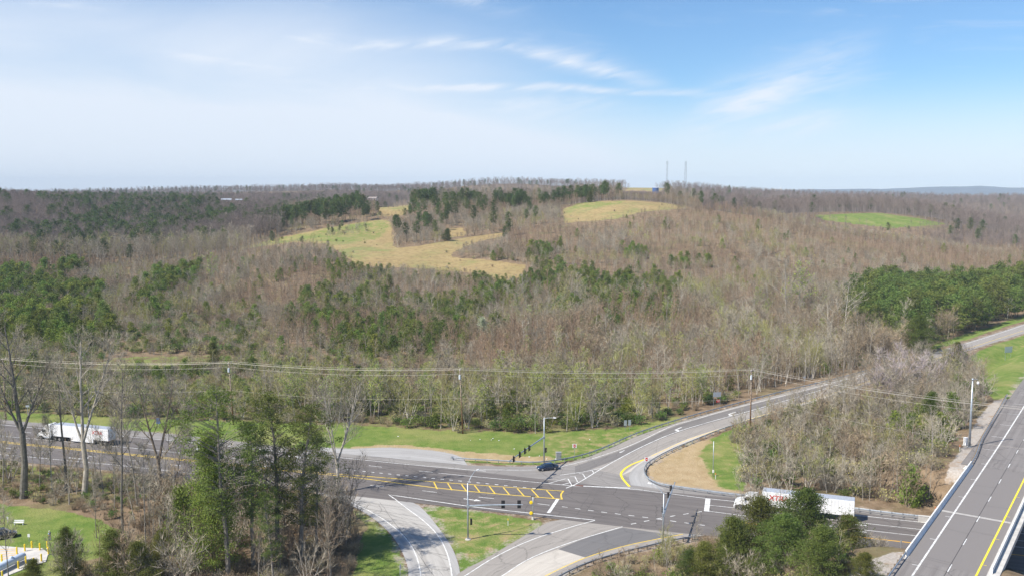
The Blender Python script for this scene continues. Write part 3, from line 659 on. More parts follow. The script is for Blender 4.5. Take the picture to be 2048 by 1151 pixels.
# sealed cracks and joints
def crack(a, b, w=0.05, amp=0.25, zf=z0, dz=0.012):
    a, b = Vector(a), Vector(b); n = max(4, int((b - a).length / 1.2)); d = (b - a).normalized(); q = Vector((-d.y, d.x, 0)); off = 0.0; pts = []
    for i in range(n + 1):
        off = off * 0.8 + random.uniform(-amp, amp) * 0.5; p = a.lerp(b, i / n) + q * off; p.z = zf(p.x, p.y); pts.append(p)
    ribbon(pts, w, dz, 'seam')
for _ in range(26):
    s = random.uniform(-20, 190); u0 = random.choice((-0.0, 0.3, 3.7)); crack(ipt(s, u0), ipt(s + random.uniform(-0.6, 0.6), u0 + random.choice((3.5, 3.6, 7.1 - u0))), 0.035, 0.1, zi)
for _ in range(14):
    s = random.uniform(0, 0.94); A_a, A_b = eq(pl([(620, 982), (706, 1005), (772, 1040), (811, 1072), (833, 1107), (843, 1151)]), 60), eq(pl([(788, 995), (806, 1010), (852, 1043), (879, 1072), (896, 1107), (905, 1151)]), 60); i = int(s * 59); crack(A_a[i], A_b[min(59, i + random.randint(-1, 1))], 0.045, 0.2)
crack(P(760, 1003), P(868, 1151), 0.05, 0.12); crack(P(850, 1003), P(1180, 1043), 0.05, 0.15)
for _ in range(16):
    x = random.uniform(250, 1350); a = P(x, 958 + (x - 700) * 0.105); d = Vector((0.27, 0.96, 0)) * random.uniform(3, 7); crack(a - d, a + d, 0.04, 0.2)
line([(700, 932), (960, 962), (1130, 981)], 0.05, 'seam', 0.012); line([(700, 968), (930, 997), (1100, 1014), (1400, 1052)], 0.05, 'seam', 0.012)
for k, segs in MK.items():
    mb = MB()
    for L, Rr in segs:
        n = len(L)
        if n < 2: continue
        mb.add(Rr + L, [(i, i + 1, n + i + 1, n + i) for i in range(n - 1)])
    if k == 'line_white':
        for vs in ARROWS: mb.add(vs, [tuple(range(len(vs)))])
    if mb.v:
        o = mb.build('tar_seam' if k == 'seam' else 'road_marking', M[k]); o['kind'] = 'structure'
# ------------------------------------------------------------------ camera, sun, sky, air
cam = bpy.data.cameras.new('camera'); co = bpy.data.objects.new('camera', cam); COL.objects.link(co)
cam.sensor_width = 36; cam.lens = F / 2048 * 36; cam.clip_end = 60000; cam.clip_start = 0.5
co.location = (0, 0, CAMZ); co.rotation_euler = (math.pi / 2 - PITCH, 0, 0); scene.camera = co
SUN_EL, SUN_AZ = R(48), R(242)      # azimuth clockwise from +Y
sl = bpy.data.lights.new('sun', 'SUN'); sl.energy = 4.8; sl.angle = R(0.53); sl.color = (1.0, 0.94, 0.84)
so = bpy.data.objects.new('sun', sl); COL.objects.link(so); so.location = (-200, -150, 300)
sd = Vector((math.sin(SUN_AZ) * math.cos(SUN_EL), math.cos(SUN_AZ) * math.cos(SUN_EL), math.sin(SUN_EL)))
so.rotation_euler = sd.to_track_quat('Z', 'Y').to_euler()
class X:
    """arithmetic on shader sockets"""
    def __init__(s, nt, o): s.nt, s.o = nt, o
    def _m(s, op, b=None, c=None): return X(s.nt, math_(s.nt, op, s.o, getattr(b, 'o', b), getattr(c, 'o', c)))
    def __add__(s, b): return s._m('ADD', b)
    __radd__ = __add__
    def __sub__(s, b): return s._m('SUBTRACT', b)
    def __rsub__(s, b): return s._m('MULTIPLY', -1)._m('ADD', b)
    def __mul__(s, b): return s._m('MULTIPLY', b)
    __rmul__ = __mul__
    def __truediv__(s, b): return s._m('DIVIDE', b)
    def st(s, lo, hi): return X(s.nt, sstep(s.nt, s.o, lo, hi))
    def bump(s, c, w): return ((s - c) * (1.0 / w))._m('POWER', 2.0)._m('MULTIPLY', -1.0)._m('EXPONENT')
    def mx(s, b): return s._m('MAXIMUM', b)
    def clamp(s): return s._m('MAXIMUM', 0.0)._m('MINIMUM', 1.0)
def build_world():
    w = bpy.data.worlds.new('World'); scene.world = w; w.use_nodes = True; nt = w.node_tree
    bg = nt.nodes['Background']; sky = nt.nodes.new('ShaderNodeTexSky'); sky.sky_type = 'NISHITA'; sky.sun_disc = False
    sky.sun_elevation = SUN_EL; sky.sun_rotation = SUN_AZ; sky.altitude = 300; sky.air_density = 1.0; sky.dust_density = 0.3; sky.ozone_density = 3.5
    tc = nt.nodes.new('ShaderNodeTexCoord'); sp = nt.nodes.new('ShaderNodeSeparateXYZ'); nt.links.new(tc.outputs['Generated'], sp.inputs[0])
    x, y, z = (X(nt, sp.outputs[i]) for i in range(3))
    az = X(nt, math_(nt, 'ARCTAN2', x.o, y.o)); el = z._m('ARCSINE')
    def vec(a, b, c=0.0):
        n = nt.nodes.new('ShaderNodeCombineXYZ')
        for i, v in enumerate((a, b, c)):
            if hasattr(v, 'o'): nt.links.new(v.o, n.inputs[i])
            else: n.inputs[i].default_value = v
        return n.outputs[0]
    def nz(a, b, sc, det=5, ro=0.6, di=0.0, off=0.0): return X(nt, noise(nt, sc, det, ro, vec(a, b, off), di))
    warp = nz(az * 1.0, el * 3.0, 6.0, 3, 0.5, 0.0, 3.3) - 0.5
    wel = el + warp * 0.03; waz = az + (nz(az, el * 2.0, 5.0, 3, 0.5, 0, 9.1) - 0.5) * 0.08
    # broad cirrostratus veil on the left, thinning to the right
    edge = waz + el * 0.9 - 0.10
    veil = (0.0 - edge).st(-0.16, 0.20)
    soft = nz(az * 1.0, el * 3.2, 4.0, 6, 0.58, 0.5, 1.7)
    fib = nz(az * 1.6 + el * 3.0, el * 9.0, 4.0, 6, 0.6, 0.5, 4.2)
    veil = veil * (0.45 + soft * 0.70) * (el * -1.0 + 0.235).st(-0.02, 0.10)
    low = (0.125 - el).st(0.0, 0.10) * 0.80
    # named wisps
    def streak(az0, az1, f, wd, seed, amp):
        c = f(waz); d = (wel - c)
        env = waz.st(az0 - 0.02, az0 + 0.05) * (1.0 - waz.st(az1 - 0.05, az1 + 0.02))
        tex = nz(az * 2.0 - el * 2.0, el * 9.0 - az * 1.5, 7.0, 6, 0.62, 0.5, seed).st(0.28, 0.70)
        return d.bump(0.0, wd) * env * tex * amp
    w1 = streak(-0.19, 0.145, lambda a: 0.158 - (a + 0.02).mx(0.0) * 0.25, 0.0065, 2.0, 0.6)
    w1b = streak(0.0, 0.14, lambda a: 0.155 - a * 0.22, 0.014, 6.0, 0.62)
    w2 = streak(-0.12, 0.20, lambda a: 0.110 - a * 0.02, 0.0042, 3.0, 0.75) + streak(-0.02, 0.12, lambda a: 0.094 - a * 0.05, 0.012, 9.0, 0.4) + streak(0.24, 0.36, lambda a: 0.06 + (a - 0.24) * 0.2, 0.012, 12.0, 0.4)
    w3 = streak(0.17, 0.36, lambda a: 0.085 + (a - 0.2) * 0.33, 0.026, 5.0, 0.62)
    w4 = streak(0.19, 0.30, lambda a: 0.098 + (a - 0.2) * 0.12, 0.020, 7.0, 0.6)
    w5 = streak(-0.09, 0.0, lambda a: 0.197 - a * 0.2, 0.012, 8.0, 0.6)
    wisp = (fib.st(0.52, 0.78)) * soft.st(0.42, 0.62) * 0.42
    cloud = (veil + low + w1 + w1b + w2 + w3 + w4 + w5 + wisp * (el.st(0.02, 0.1))).clamp()
    skyc = mixc(nt, 1.0, sky.outputs[0], (SKY_GAIN[0], SKY_GAIN[1], SKY_GAIN[2]), 'MULTIPLY')
    c = mixc(nt, (cloud * 0.92).o, skyc, CLOUD_C)
    nt.links.new(c, bg.inputs['Color']); bg.inputs['Strength'].default_value = SKY_STRENGTH
SKY_STRENGTH = 0.10; SKY_GAIN = (0.66, 0.84, 0.98); CLOUD_C = (5.8, 6.2, 6.85)
build_world()
def build_haze():
    mb = MB(); mb.box((0, 5300, 90), (26000, 12000, 340))
    m = bpy.data.materials.new('thin_air'); m.use_nodes = True; nt = m.node_tree
    nt.nodes.remove(nt.nodes['Principled BSDF']); pv = nt.nodes.new('ShaderNodeVolumePrincipled')
    pv.inputs['Color'].default_value = (0.70, 0.85, 1.0, 1); pv.inputs['Density'].default_value = HAZE; pv.inputs['Anisotropy'].default_value = -0.2
    nt.links.new(pv.outputs[0], nt.nodes['Material Output'].inputs['Volume'])
    o = mb.build('haze', m); o['kind'] = 'stuff'
HAZE = 0.00008
scene.view_settings.view_transform = 'Standard'; scene.view_settings.look = 'None'
scene.view_settings.exposure = 0.58; scene.view_settings.gamma = 1.0
scene.cycles.use_denoising = True
# ------------------------------------------------------------------ plants: generators
def rvec(rg): 
    v = rg.normal(size=3); return v / (np.linalg.norm(v) + 1e-9)
def tilt(d, ang, az):
    d = Vector(d).normalized(); a = d.cross(Vector((0.13, 0.27, 0.95)) if abs(d.z) < 0.9 else Vector((1, 0.1, 0))).normalized()
    return (Matrix.Rotation(az, 3, d) @ (Matrix.Rotation(ang, 3, a) @ d)).normalized()
def sliver(mb, p, d, L, w, rg, mi=0):
    s = Vector(rvec(rg)).cross(d)
    s = s.normalized() * w / 2 if s.length > 1e-6 else Vector((w, 0, 0))
    q = p + d * L + Vector(rvec(rg)) * L * 0.12
    mb.add([tuple(p - s), tuple(p + s), tuple(q)], [(0, 1, 2)], mi)
def grow(tr, cr, p, d, L, r, lev, o, rg):
    """recursive branching: tr gets trunk and limbs, cr gets the fine wood"""
    nseg = o['seg'][lev]; pts = [Vector(p)]; dd = Vector(d)
    for i in range(nseg):
        dd = (dd + Vector(rvec(rg)) * o['wander'][lev] + Vector((0, 0, 1)) * o['up'][lev]).normalized(); pts.append(pts[-1] + dd * L / nseg)
    rad = [r * (1 - (1 - o['tip'][lev]) * i / nseg) for i in range(nseg + 1)]
    if lev == 0 and o.get('flare', 1): rad[0] *= 1.25
    (tr if lev <= o['wood'] else cr).tube(pts, rad, o['k'][lev], 0, False)
    if lev < o['max']:
        n = o['n'][lev]; n = int(n * L / o['Lref'][lev] + 0.5) if o['Lref'][lev] else n
        az = rg.uniform(0, 6.28)
        for c in range(max(1, n)):
            t = o['t0'][lev] + (1 - o['t0'][lev]) * (c + rg.uniform(0.1, 0.9)) / max(1, n); t = min(t, 0.99)
            k = min(nseg - 1, int(t * nseg)); q = pts[k].lerp(pts[k + 1], t * nseg - k); ax = (pts[k + 1] - pts[k]).normalized()
            az += 2.4 + rg.normal() * 0.5
            ang = o['ang'][lev] * (1.15 - 0.5 * t) + rg.normal() * 0.12
            rr = max(o['rmin'], rad[k] * o['rr'][lev] * rg.uniform(0.7, 1.0))
            grow(tr, cr, q, tilt(ax, ang, az), L * o['lr'][lev] * (1.15 - o['lt'][lev] * t) * rg.uniform(0.75, 1.2), rr, lev + 1, o, rg)
    for c in range(o['tw'][lev]):
        t = rg.uniform(0.15, 1.0); k = min(nseg - 1, int(t * nseg)); q = pts[k].lerp(pts[k + 1], t * nseg - k)
        ax = (pts[k + 1] - pts[k]).normalized()
        sliver(cr, q, (tilt(ax, rg.uniform(0.3, 0.9), rg.uniform(0, 6.28)) + Vector((0, 0, 0.25))).normalized(), o['twl'] * rg.uniform(0.6, 1.3), o['tww'], rg)
def leaves(cr, c, n, spread, size, rg, up=0.4, mi=0, asp=2.0):
    """n small leaf-spray faces round centre c"""
    C = np.asarray(c) + rg.normal(size=(n, 3)) * np.asarray(spread)
    a = rg.normal(size=(n, 3)); a[:, 2] += up; a /= np.linalg.norm(a, axis=1, keepdims=True)
    b = np.cross(a, rg.normal(size=(n, 3))); b /= np.linalg.norm(b, axis=1, keepdims=True) + 1e-9
    s = (size * rg.uniform(0.6, 1.4, (n, 1)))
    a = a * s * 0.5; b = b * s * 0.5 / asp
    cr.quads(np.stack([C - a, C + b * 1.0, C + a, C - b * 1.0], 1), mi)
BARE = dict(max=2, wood=1, seg=(8, 5, 3), wander=(0.07, 0.16, 0.2), up=(0.03, 0.06, 0.04), tip=(0.25, 0.3, 0.35), k=(6, 4, 3), n=(14, 7, 0), Lref=(0, 0, 0), t0=(0.35, 0.2, 0.2),
            ang=(0.9, 0.75, 0.7), rr=(0.45, 0.5, 0.5), lr=(0.42, 0.45, 0.5), lt=(0.75, 0.5, 0.5), tw=(6, 5, 7), twl=0.9, tww=0.03, rmin=0.016)
def bare(seed, h, r, **kw):
    o = dict(BARE); o.update(kw); rg = np.random.default_rng(seed); tr, cr = MB(), MB()
    stems = kw.get('stems', 1)
    for s in range(stems):
        lean = kw.get('lean', 0.06); d = Vector((rg.normal() * lean, rg.normal() * lean, 1)).normalized()
        if stems > 1: d = tilt(Vector((0, 0, 1)), rg.uniform(0.1, 0.45), 6.28 * s / stems + rg.uniform(-0.4, 0.4))
        grow(tr, cr, (rg.normal() * 0.15 * (stems > 1), rg.normal() * 0.15 * (stems > 1), -0.3), d, h * (rg.uniform(0.75, 1.0) if stems > 1 else 1), r, 0, o, rg)
    return tr, cr
def conifer(seed, h, r, rad, base, prof, nclump, nleaf, leaf_size, spread, limbs=True, droop=0.0, up=0.4, irregular=0.3, asp=2.0, lean=0.03, rin=0.12):
    rg = np.random.default_rng(seed); tr, cr = MB(), MB()
    pts = []; p = Vector((0, 0, -0.3)); d = Vector((rg.normal() * lean, rg.normal() * lean, 1)).normalized(); ns = 7
    for i in range(ns + 1): pts.append(p.copy()); p += d * (h + 0.3) / ns; d = (d + Vector((rg.normal() * 0.04, rg.normal() * 0.04, 0.02))).normalized()
    tr.tube(pts, [r * (1 - 0.85 * i / ns) for i in range(ns + 1)], 6, 0, False)
    lob = [(rg.uniform(0, 6.28), rg.uniform(base, 1), rg.uniform(0.6, 1.35)) for _ in range(9)]
    for c in range(nclump):
        t = base + (1 - base) * (c + rg.uniform(0, 1)) / nclump
        R0 = rad * prof((t - base) / (1 - base)); a = rg.uniform(0, 6.28)
        R0 *= 1 + irregular * sum((k - 1) * math.exp(-((t - tt) / 0.18) ** 2) * max(0, math.cos(a - aa)) for aa, tt, k in lob) * 1.6
        R0 *= rg.uniform(1 - irregular, 1 + irregular * 0.5)
        rr = R0 * math.sqrt(rg.uniform(rin, 1.0))
        zt = t * h; k = min(ns - 1, int(t * ns)); ctr = pts[k].lerp(pts[k + 1], t * ns - k)
        q = Vector((ctr.x + math.cos(a) * rr, ctr.y + math.sin(a) * rr, zt + droop * rr))
        if limbs and rr > 0.35:
            st = ctr + Vector((0, 0, -0.25 * rr)); mid = st.lerp(q, 0.55) + Vector((0, 0, 0.1 * rr))
            tr.tube([st, mid, q], [r * 0.28 * (1 - 0.6 * t), r * 0.18 * (1 - 0.6 * t), 0.015], 3, 0, False)
        e = spread * rg.uniform(0.7, 1.25)
        leaves(cr, q, nleaf, (e, e, e * 0.6), leaf_size, rg, up, 0, asp)
    return tr, cr
def shrub(seed, h, w, nst, nleaf, size, mi_leaf=True):
    rg = np.random.default_rng(seed); tr, cr = MB(), MB()
    for s in range(nst):
        a = rg.uniform(0, 6.28); rr = w * 0.5 * math.sqrt(rg.uniform(0, 1)); top = Vector((math.cos(a) * rr, math.sin(a) * rr, h * rg.uniform(0.55, 1.0) * (1 - 0.35 * (rr / (w * 0.5)) ** 2)))
        st = Vector((top.x * 0.35, top.y * 0.35, -0.2)); mid = st.lerp(top, 0.5) + Vector(rvec(rg)) * 0.12 * h
        tr.tube([st, mid, top], [0.035, 0.025, 0.012], 3, 0, False)
        for c in range(6): sliver(tr, st.lerp(top, rg.uniform(0.4, 1.0)), (Vector(rvec(rg)) * 0.7 + Vector((0, 0, 0.7))).normalized(), h * 0.28, 0.03, rg)
        if nleaf: leaves(cr, top.lerp(mid, rg.uniform(0, 0.7)), nleaf, (w * 0.13, w * 0.13, h * 0.11), size, rg, 0.5, 0, 1.5)
    return tr, cr
cone = lambda t: max(0.03, (1 - t)) ** 0.85 * min(1, 0.55 + t * 3)
dome = lambda t: max(0.05, math.sin(math.pi * min(1, 0.18 + 0.78 * t))) ** 0.8
egg = lambda t: max(0.04, (1 - t ** 1.6)) ** 0.75 * min(1, 0.6 + 2.2 * t)
# ------------------------------------------------------------------ far woods: one object each, prototypes inside, copies by geometry nodes
def woods(name, protos, pts, label=None):
    """protos: list of (trunk MB, crown MB, trunk mat, crown mat); pts: rows x, y, z, rot, scale, proto"""
    mats = []; V = []; Fc = []; MI = []; pid = []
    for k, (tr, cr, mt, mc) in enumerate(protos):
        for mb, m in ((tr, mt), (cr, mc)):
            if m not in mats: mats.append(m)
            b = len(V); V.extend(mb.v); Fc.extend([tuple(b + i for i in f) for f in mb.f]); MI.extend([mats.index(m)] * len(mb.f)); pid.extend([k] * len(mb.v))
    pts = np.asarray(pts, float); b = len(V)
    V.extend(map(tuple, pts[:, :3].tolist()))
    me = bpy.data.meshes.new(name); me.from_pydata(V, [], Fc)
    for m in mats: me.materials.append(m)
    me.polygons.foreach_set('material_index', MI)
    at = me.attributes.new('pid', 'INT', 'POINT'); at.data.foreach_set('value', np.concatenate([np.array(pid), 100 + pts[:, 5]]).astype(np.int32))
    for nm, col in (('rotz', 3), ('size', 4)):
        a2 = me.attributes.new(nm, 'FLOAT', 'POINT'); a2.data.foreach_set('value', np.concatenate([np.zeros(b), pts[:, col]]).astype(np.float32))
    o = bpy.data.objects.new(name, me); COL.objects.link(o); tag(o, label, None, None, 'stuff')
    g = bpy.data.node_groups.new(name + '_scatter', 'GeometryNodeTree'); g.interface.new_socket('Geometry', in_out='INPUT', socket_type='NodeSocketGeometry'); g.interface.new_socket('Geometry', in_out='OUTPUT', socket_type='NodeSocketGeometry')
    gi = g.nodes.new('NodeGroupInput'); go = g.nodes.new('NodeGroupOutput'); jn = g.nodes.new('GeometryNodeJoinGeometry')
    def attr(nm, ty):
        n = g.nodes.new('GeometryNodeInputNamedAttribute'); n.data_type = ty; n.inputs[0].default_value = nm; return n.outputs[0]
    ap = attr('pid', 'INT'); ar = attr('rotz', 'FLOAT'); asz = attr('size', 'FLOAT')
    cx = g.nodes.new('ShaderNodeCombineXYZ'); g.links.new(ar, cx.inputs[2])
    def pick(k):
        c = g.nodes.new('FunctionNodeCompare'); c.data_type = 'INT'; c.operation = 'EQUAL'; ins = [s for s in c.inputs if s.type == 'INT']
        g.links.new(ap, ins[0]); ins[1].default_value = k
        s = g.nodes.new('GeometryNodeSeparateGeometry'); s.domain = 'POINT'; g.links.new(gi.outputs[0], s.inputs[0]); g.links.new(c.outputs[0], s.inputs[1]); return s.outputs[0]
    for k in range(len(protos)):
        ip = g.nodes.new('GeometryNodeInstanceOnPoints'); g.links.new(pick(100 + k), ip.inputs['Points']); g.links.new(pick(k), ip.inputs['Instance'])
        g.links.new(cx.outputs[0], ip.inputs['Rotation']); g.links.new(asz, ip.inputs['Scale']); g.links.new(ip.outputs[0], jn.inputs[0])
    g.links.new(jn.outputs[0], go.inputs[0])
    md = o.modifiers.new('scatter', 'NODES'); md.node_group = g; return o
# ------------------------------------------------------------------ where plants stand
def pxpoly(X, Y, *polys):
    m = np.zeros(X.shape, bool)
    for p in polys: m |= inpoly(X, Y, p)
    return m
Z_E1 = [(-200, 560), (0, 555), (90, 558), (180, 600), (235, 650), (160, 700), (0, 690), (-200, 690)]
Z_E2 = [(280, 590), (350, 565), (440, 548), (470, 560), (450, 600), (340, 635), (280, 620)]
Z_E3 = [(545, 630), (610, 590), (650, 545), (700, 535), (740, 560), (830, 570), (900, 590), (1000, 585), (1050, 600), (960, 625), (880, 645), (850, 690), (780, 715), (690, 705), (600, 695)]
Z_E4 = [(1040, 590), (1090, 560), (1180, 535), (1240, 520), (1320, 550), (1390, 540), (1420, 570), (1370, 620), (1300, 680), (1220, 670), (1160, 700), (1080, 660)]
Z_E5 = [(1025, 520), (1050, 500), (1098, 492), (1104, 520), (1060, 538)]
Z_E6 = [(455, 492), (520, 470), (600, 458), (700, 438), (765, 430), (768, 418), (720, 415), (640, 425), (540, 445), (470, 465)]
Z_E7 = [(830, 415), (900, 418), (1000, 420), (1090, 415), (1160, 406), (1150, 396), (1060, 398), (940, 402), (850, 404)]
Z_E8 = [(1690, 640), (1740, 600), (1850, 575), (1960, 570), (2180, 555), (2180, 625), (2048, 634), (1985, 650), (1930, 662), (1895, 668), (1850, 690), (1790, 700), (1740, 700)]
Z_E9 = [(60, 470), (120, 430), (350, 420), (520, 425), (460, 470), (330, 500), (200, 520), (90, 520)]
Z_HULL = [(535, 600), (640, 535), (720, 522), (800, 560), (1050, 580), (1060, 660), (900, 680), (850, 705), (700, 710), (590, 695)]
Z_E10 = [(560, 650), (850, 650), (850, 700), (700, 712), (560, 700)]
Z_SAP = [(1040, 470), (1120, 440), (1240, 436), (1400, 420), (1600, 440), (1800, 480), (2048, 510), (2200, 540), (2048, 570), (1800, 560), (1500, 600), (1200, 600), (1050, 560)]
Z_LOW = [(-200, 690), (0, 680), (250, 650), (500, 620), (560, 700), (900, 720), (1000, 760), (1000, 860), (-200, 845)]
Z_HEDGE = [[(650, 478), (655, 462), (735, 448), (738, 462)], [(785, 495), (790, 440), (935, 425), (935, 470), (890, 480)], [(900, 516), (905, 490), (1015, 482), (1020, 515)], [(475, 530), (640, 500), (700, 520), (660, 545), (480, 560)]]
def jitter(y0, y1, cell):
    xs = np.arange(-0.60 * y1 - 20, 0.60 * y1 + 20, cell); ys = np.arange(y0, y1, cell)
    X, Y = np.meshgrid(xs, ys); X = X.ravel() + rng.uniform(-0.5, 0.5, X.size) * cell; Y = Y.ravel() + rng.uniform(-0.5, 0.5, Y.size) * cell
    k = (np.abs(X) < 0.57 * Y + 14); return X[k], Y[k]
# what terrain hides from the camera side, with margin
SL = (GZ - CAMZ) / np.maximum(GY, 1.0); SL[GY < 30] = -9
RUN = np.maximum.accumulate(SL, 0)
def shows(x, y, z, h, m=7.0): return (z + h + m - CAMZ) / y > glook(RUN, x, y)
PL = []
for y0, y1, cell in ((185, 300, 3.0), (300, 420, 3.4), (420, 620, 3.7), (620, 860, 4.3), (860, 1300, 6.6), (1300, 1900, 10.0), (1900, 3000, 15.0)):
    X, Y = jitter(y0, y1, cell); Zt = Hq(X, Y); k = (glook(OPENF, X, Y) < 0.25) & shows(X, Y, Zt, 14); PL.append(np.stack([X[k], Y[k], Zt[k]], 1))
PL = np.concatenate(PL); PX, PYY = to_px(PL[:, 0], PL[:, 1], PL[:, 2])
north = PL[:, 1] > 215 - 0.26 * PL[:, 0] * 0.9
PL = PL[north]; PX = PX[north]; PYY = PYY[north]
infield = inpoly(PX, PYY, [(1430, 1010), (1385, 900), (1450, 850), (1600, 805), (1720, 770), (1860, 725), (1960, 690), (1990, 800), (1960, 880), (1900, 960), (1880, 1040), (1700, 1030)])
_gl = np.interp(PX, [a for a, _ in GL], [b for _, b in GL])
keep = ~infield & ~((PX > 1290) & (PYY > _gl - 5) & (PL[:, 1] < 420)); PL = PL[keep]; PX = PX[keep]; PYY = PYY[keep]
nP = len(PL); U = rng.uniform(size=nP); U2 = rng.uniform(size=nP); U3 = rng.uniform(size=nP)
X, Y, Z = PL.T
cl = vnoise(X, Y, 26, 21); cl2 = vnoise(X, Y, 60, 22); cl3 = vnoise(X, Y, 11, 23)
pe = np.full(nP, 0.025) + 0.06 * (cl > 0.78)
for zn, pr in ((Z_E1, 0.85), (Z_E2, 0.72), (Z_HULL, 0.50), (Z_E4, 0.56), (Z_E5, 0.85), (Z_E6, 0.64), (Z_E7, 0.60), (Z_E8, 0.92), (Z_E9, 0.44), (Z_E10, 0.62)):
    wob = 1.0 if zn is not Z_E8 else 0.15
    m = inpoly(PX + (cl2 - 0.5) * 190 * wob + (cl3 - 0.5) * 50, PYY + (cl - 0.5) * 60 * wob + (U3 - 0.5) * 16, zn); pe[m] = pr * np.clip(0.75 + 2.6 * (cl[m] * 0.5 + cl3[m] * 0.5 - 0.5), 0.10, 1.5) if pr < 0.88 else pr * 0.84
sap = inpoly(PX, PYY, Z_SAP); pe[sap & (pe < 0.2)] *= 0.4
hed = pxpoly(PX, PYY, *Z_HEDGE); pe[hed] = 0.06
low = inpoly(PX, PYY, Z_LOW); left = (Y > 640) & (PX < 560)
# ------------------------------------------------------------------ plant prototypes
SAPK = dict(max=1, wood=0, seg=(6, 3), k=(4, 3), n=(18, 0), t0=(0.2, 0.2), ang=(0.72, 0.6), lr=(0.38, 0.4), lt=(0.8, 0.5), tw=(12, 12), twl=0.85, tww=0.05, wander=(0.04, 0.14), up=(0.03, 0.10), tip=(0.3, 0.3), rr=(0.4, 0.5), rmin=0.014)
MIDK = dict(max=2, seg=(7, 4, 2), k=(5, 3, 3), n=(13, 5, 0), tw=(8, 5, 6), twl=1.0, tww=0.05)
def mk_bud(seed, h, r, nlf, size, **kw):
    tr, cr = bare(seed, h, r, **kw); rg = np.random.default_rng(seed + 99); lf = MB(); vs = cr.v
    for _ in range(nlf):
        c = vs[rg.integers(len(vs))]
        leaves(lf, c, 3, (0.3, 0.3, 0.25), size, rg, 0.4, 0, 1.6)
    return tr, cr, lf
PB = []   # bare prototypes: (trunk, crown, mat, mat, reference height)
for s in range(3): PB.append((*bare(100 + s, 9, 0.09, **SAPK), M['bark_sapling'], M['twig_russet'], 9))
PB.append((*bare(104, 9, 0.09, **SAPK), M['bark_grey'], M['twig_grey'], 9))
for s, (mt, mc) in enumerate(((M['bark_grey'], M['twig_brown']), (M['bark_grey'], M['twig_brown']), (M['bark_pale'], M['twig_grey']), (M['bark_grey'], M['twig_grey']), (M['bark_grey'], M['twig_olive']))):
    PB.append((*bare(120 + s, 13, 0.16, **MIDK), mt, mc, 13))
_t, _c, _l = mk_bud(131, 12, 0.15, 210, 0.34, **MIDK); _t.add(_c.v, _c.f); PB.append((_t, _l, M['bark_grey'], M['bud_green'], 12))
STK = dict(MIDK); STK.update(n=(7, 3, 0), tw=(6, 4, 4), stems=4, t0=(0.25, 0.2, 0.2), twl=0.8)
PB.append((*bare(140, 6, 0.07, **STK), M['bark_grey'], M['twig_grey'], 6)); PB.append((*bare(141, 6, 0.07, **STK), M['bark_brown'], M['twig_brown'], 6))
PB.append((*bare(142, 6, 0.07, **STK), M['bark_pale'], M['twig_olive'], 6))
PE = []
for s in range(3): PE.append((*conifer(200 + s, 8, 0.12, 2.9 + 0.3 * s, 0.04, egg, 74, 17, 0.50, 0.48, False, 0.0, 0.7, 0.35), M['bark_brown'], M['cedar'], 8))
for s in range(3): PE.append((*conifer(210 + s, 12, 0.16, 3.5 + 0.35 * s, 0.20, dome if s else egg, 70, 18, 0.56, 0.58, True, 0.05, 0.5, 0.45), M['bark_brown'], M['pine'], 12))
for s in range(3): PE.append((*conifer(220 + s, 17, 0.22, 3.1 + 0.3 * s, 0.42, dome, 52, 17, 0.75, 0.65, True, 0.1, 0.5, 0.5), M['bark_brown'], M['pine_dark'], 17))
PS = []
PS.append((*shrub(301, 3, 3.2, 26, 16, 0.34), M['bark_brown'], M['shrub_green'], 3)); PS.append((*shrub(302, 3, 2.6, 22, 12, 0.34), M['bark_brown'], M['shrub_green'], 3))
PS.append((*shrub(303, 3, 3.0, 46, 1, 0.2), M['twig_brown'], M['twig_brown'], 3)); PS.append((*shrub(304, 3, 3.4, 46, 1, 0.2), M['twig_grey'], M['twig_grey'], 3))
PS.append((*shrub(305, 3, 3.0, 34, 6, 0.28), M['twig_grey'], M['twig_olive'], 3))
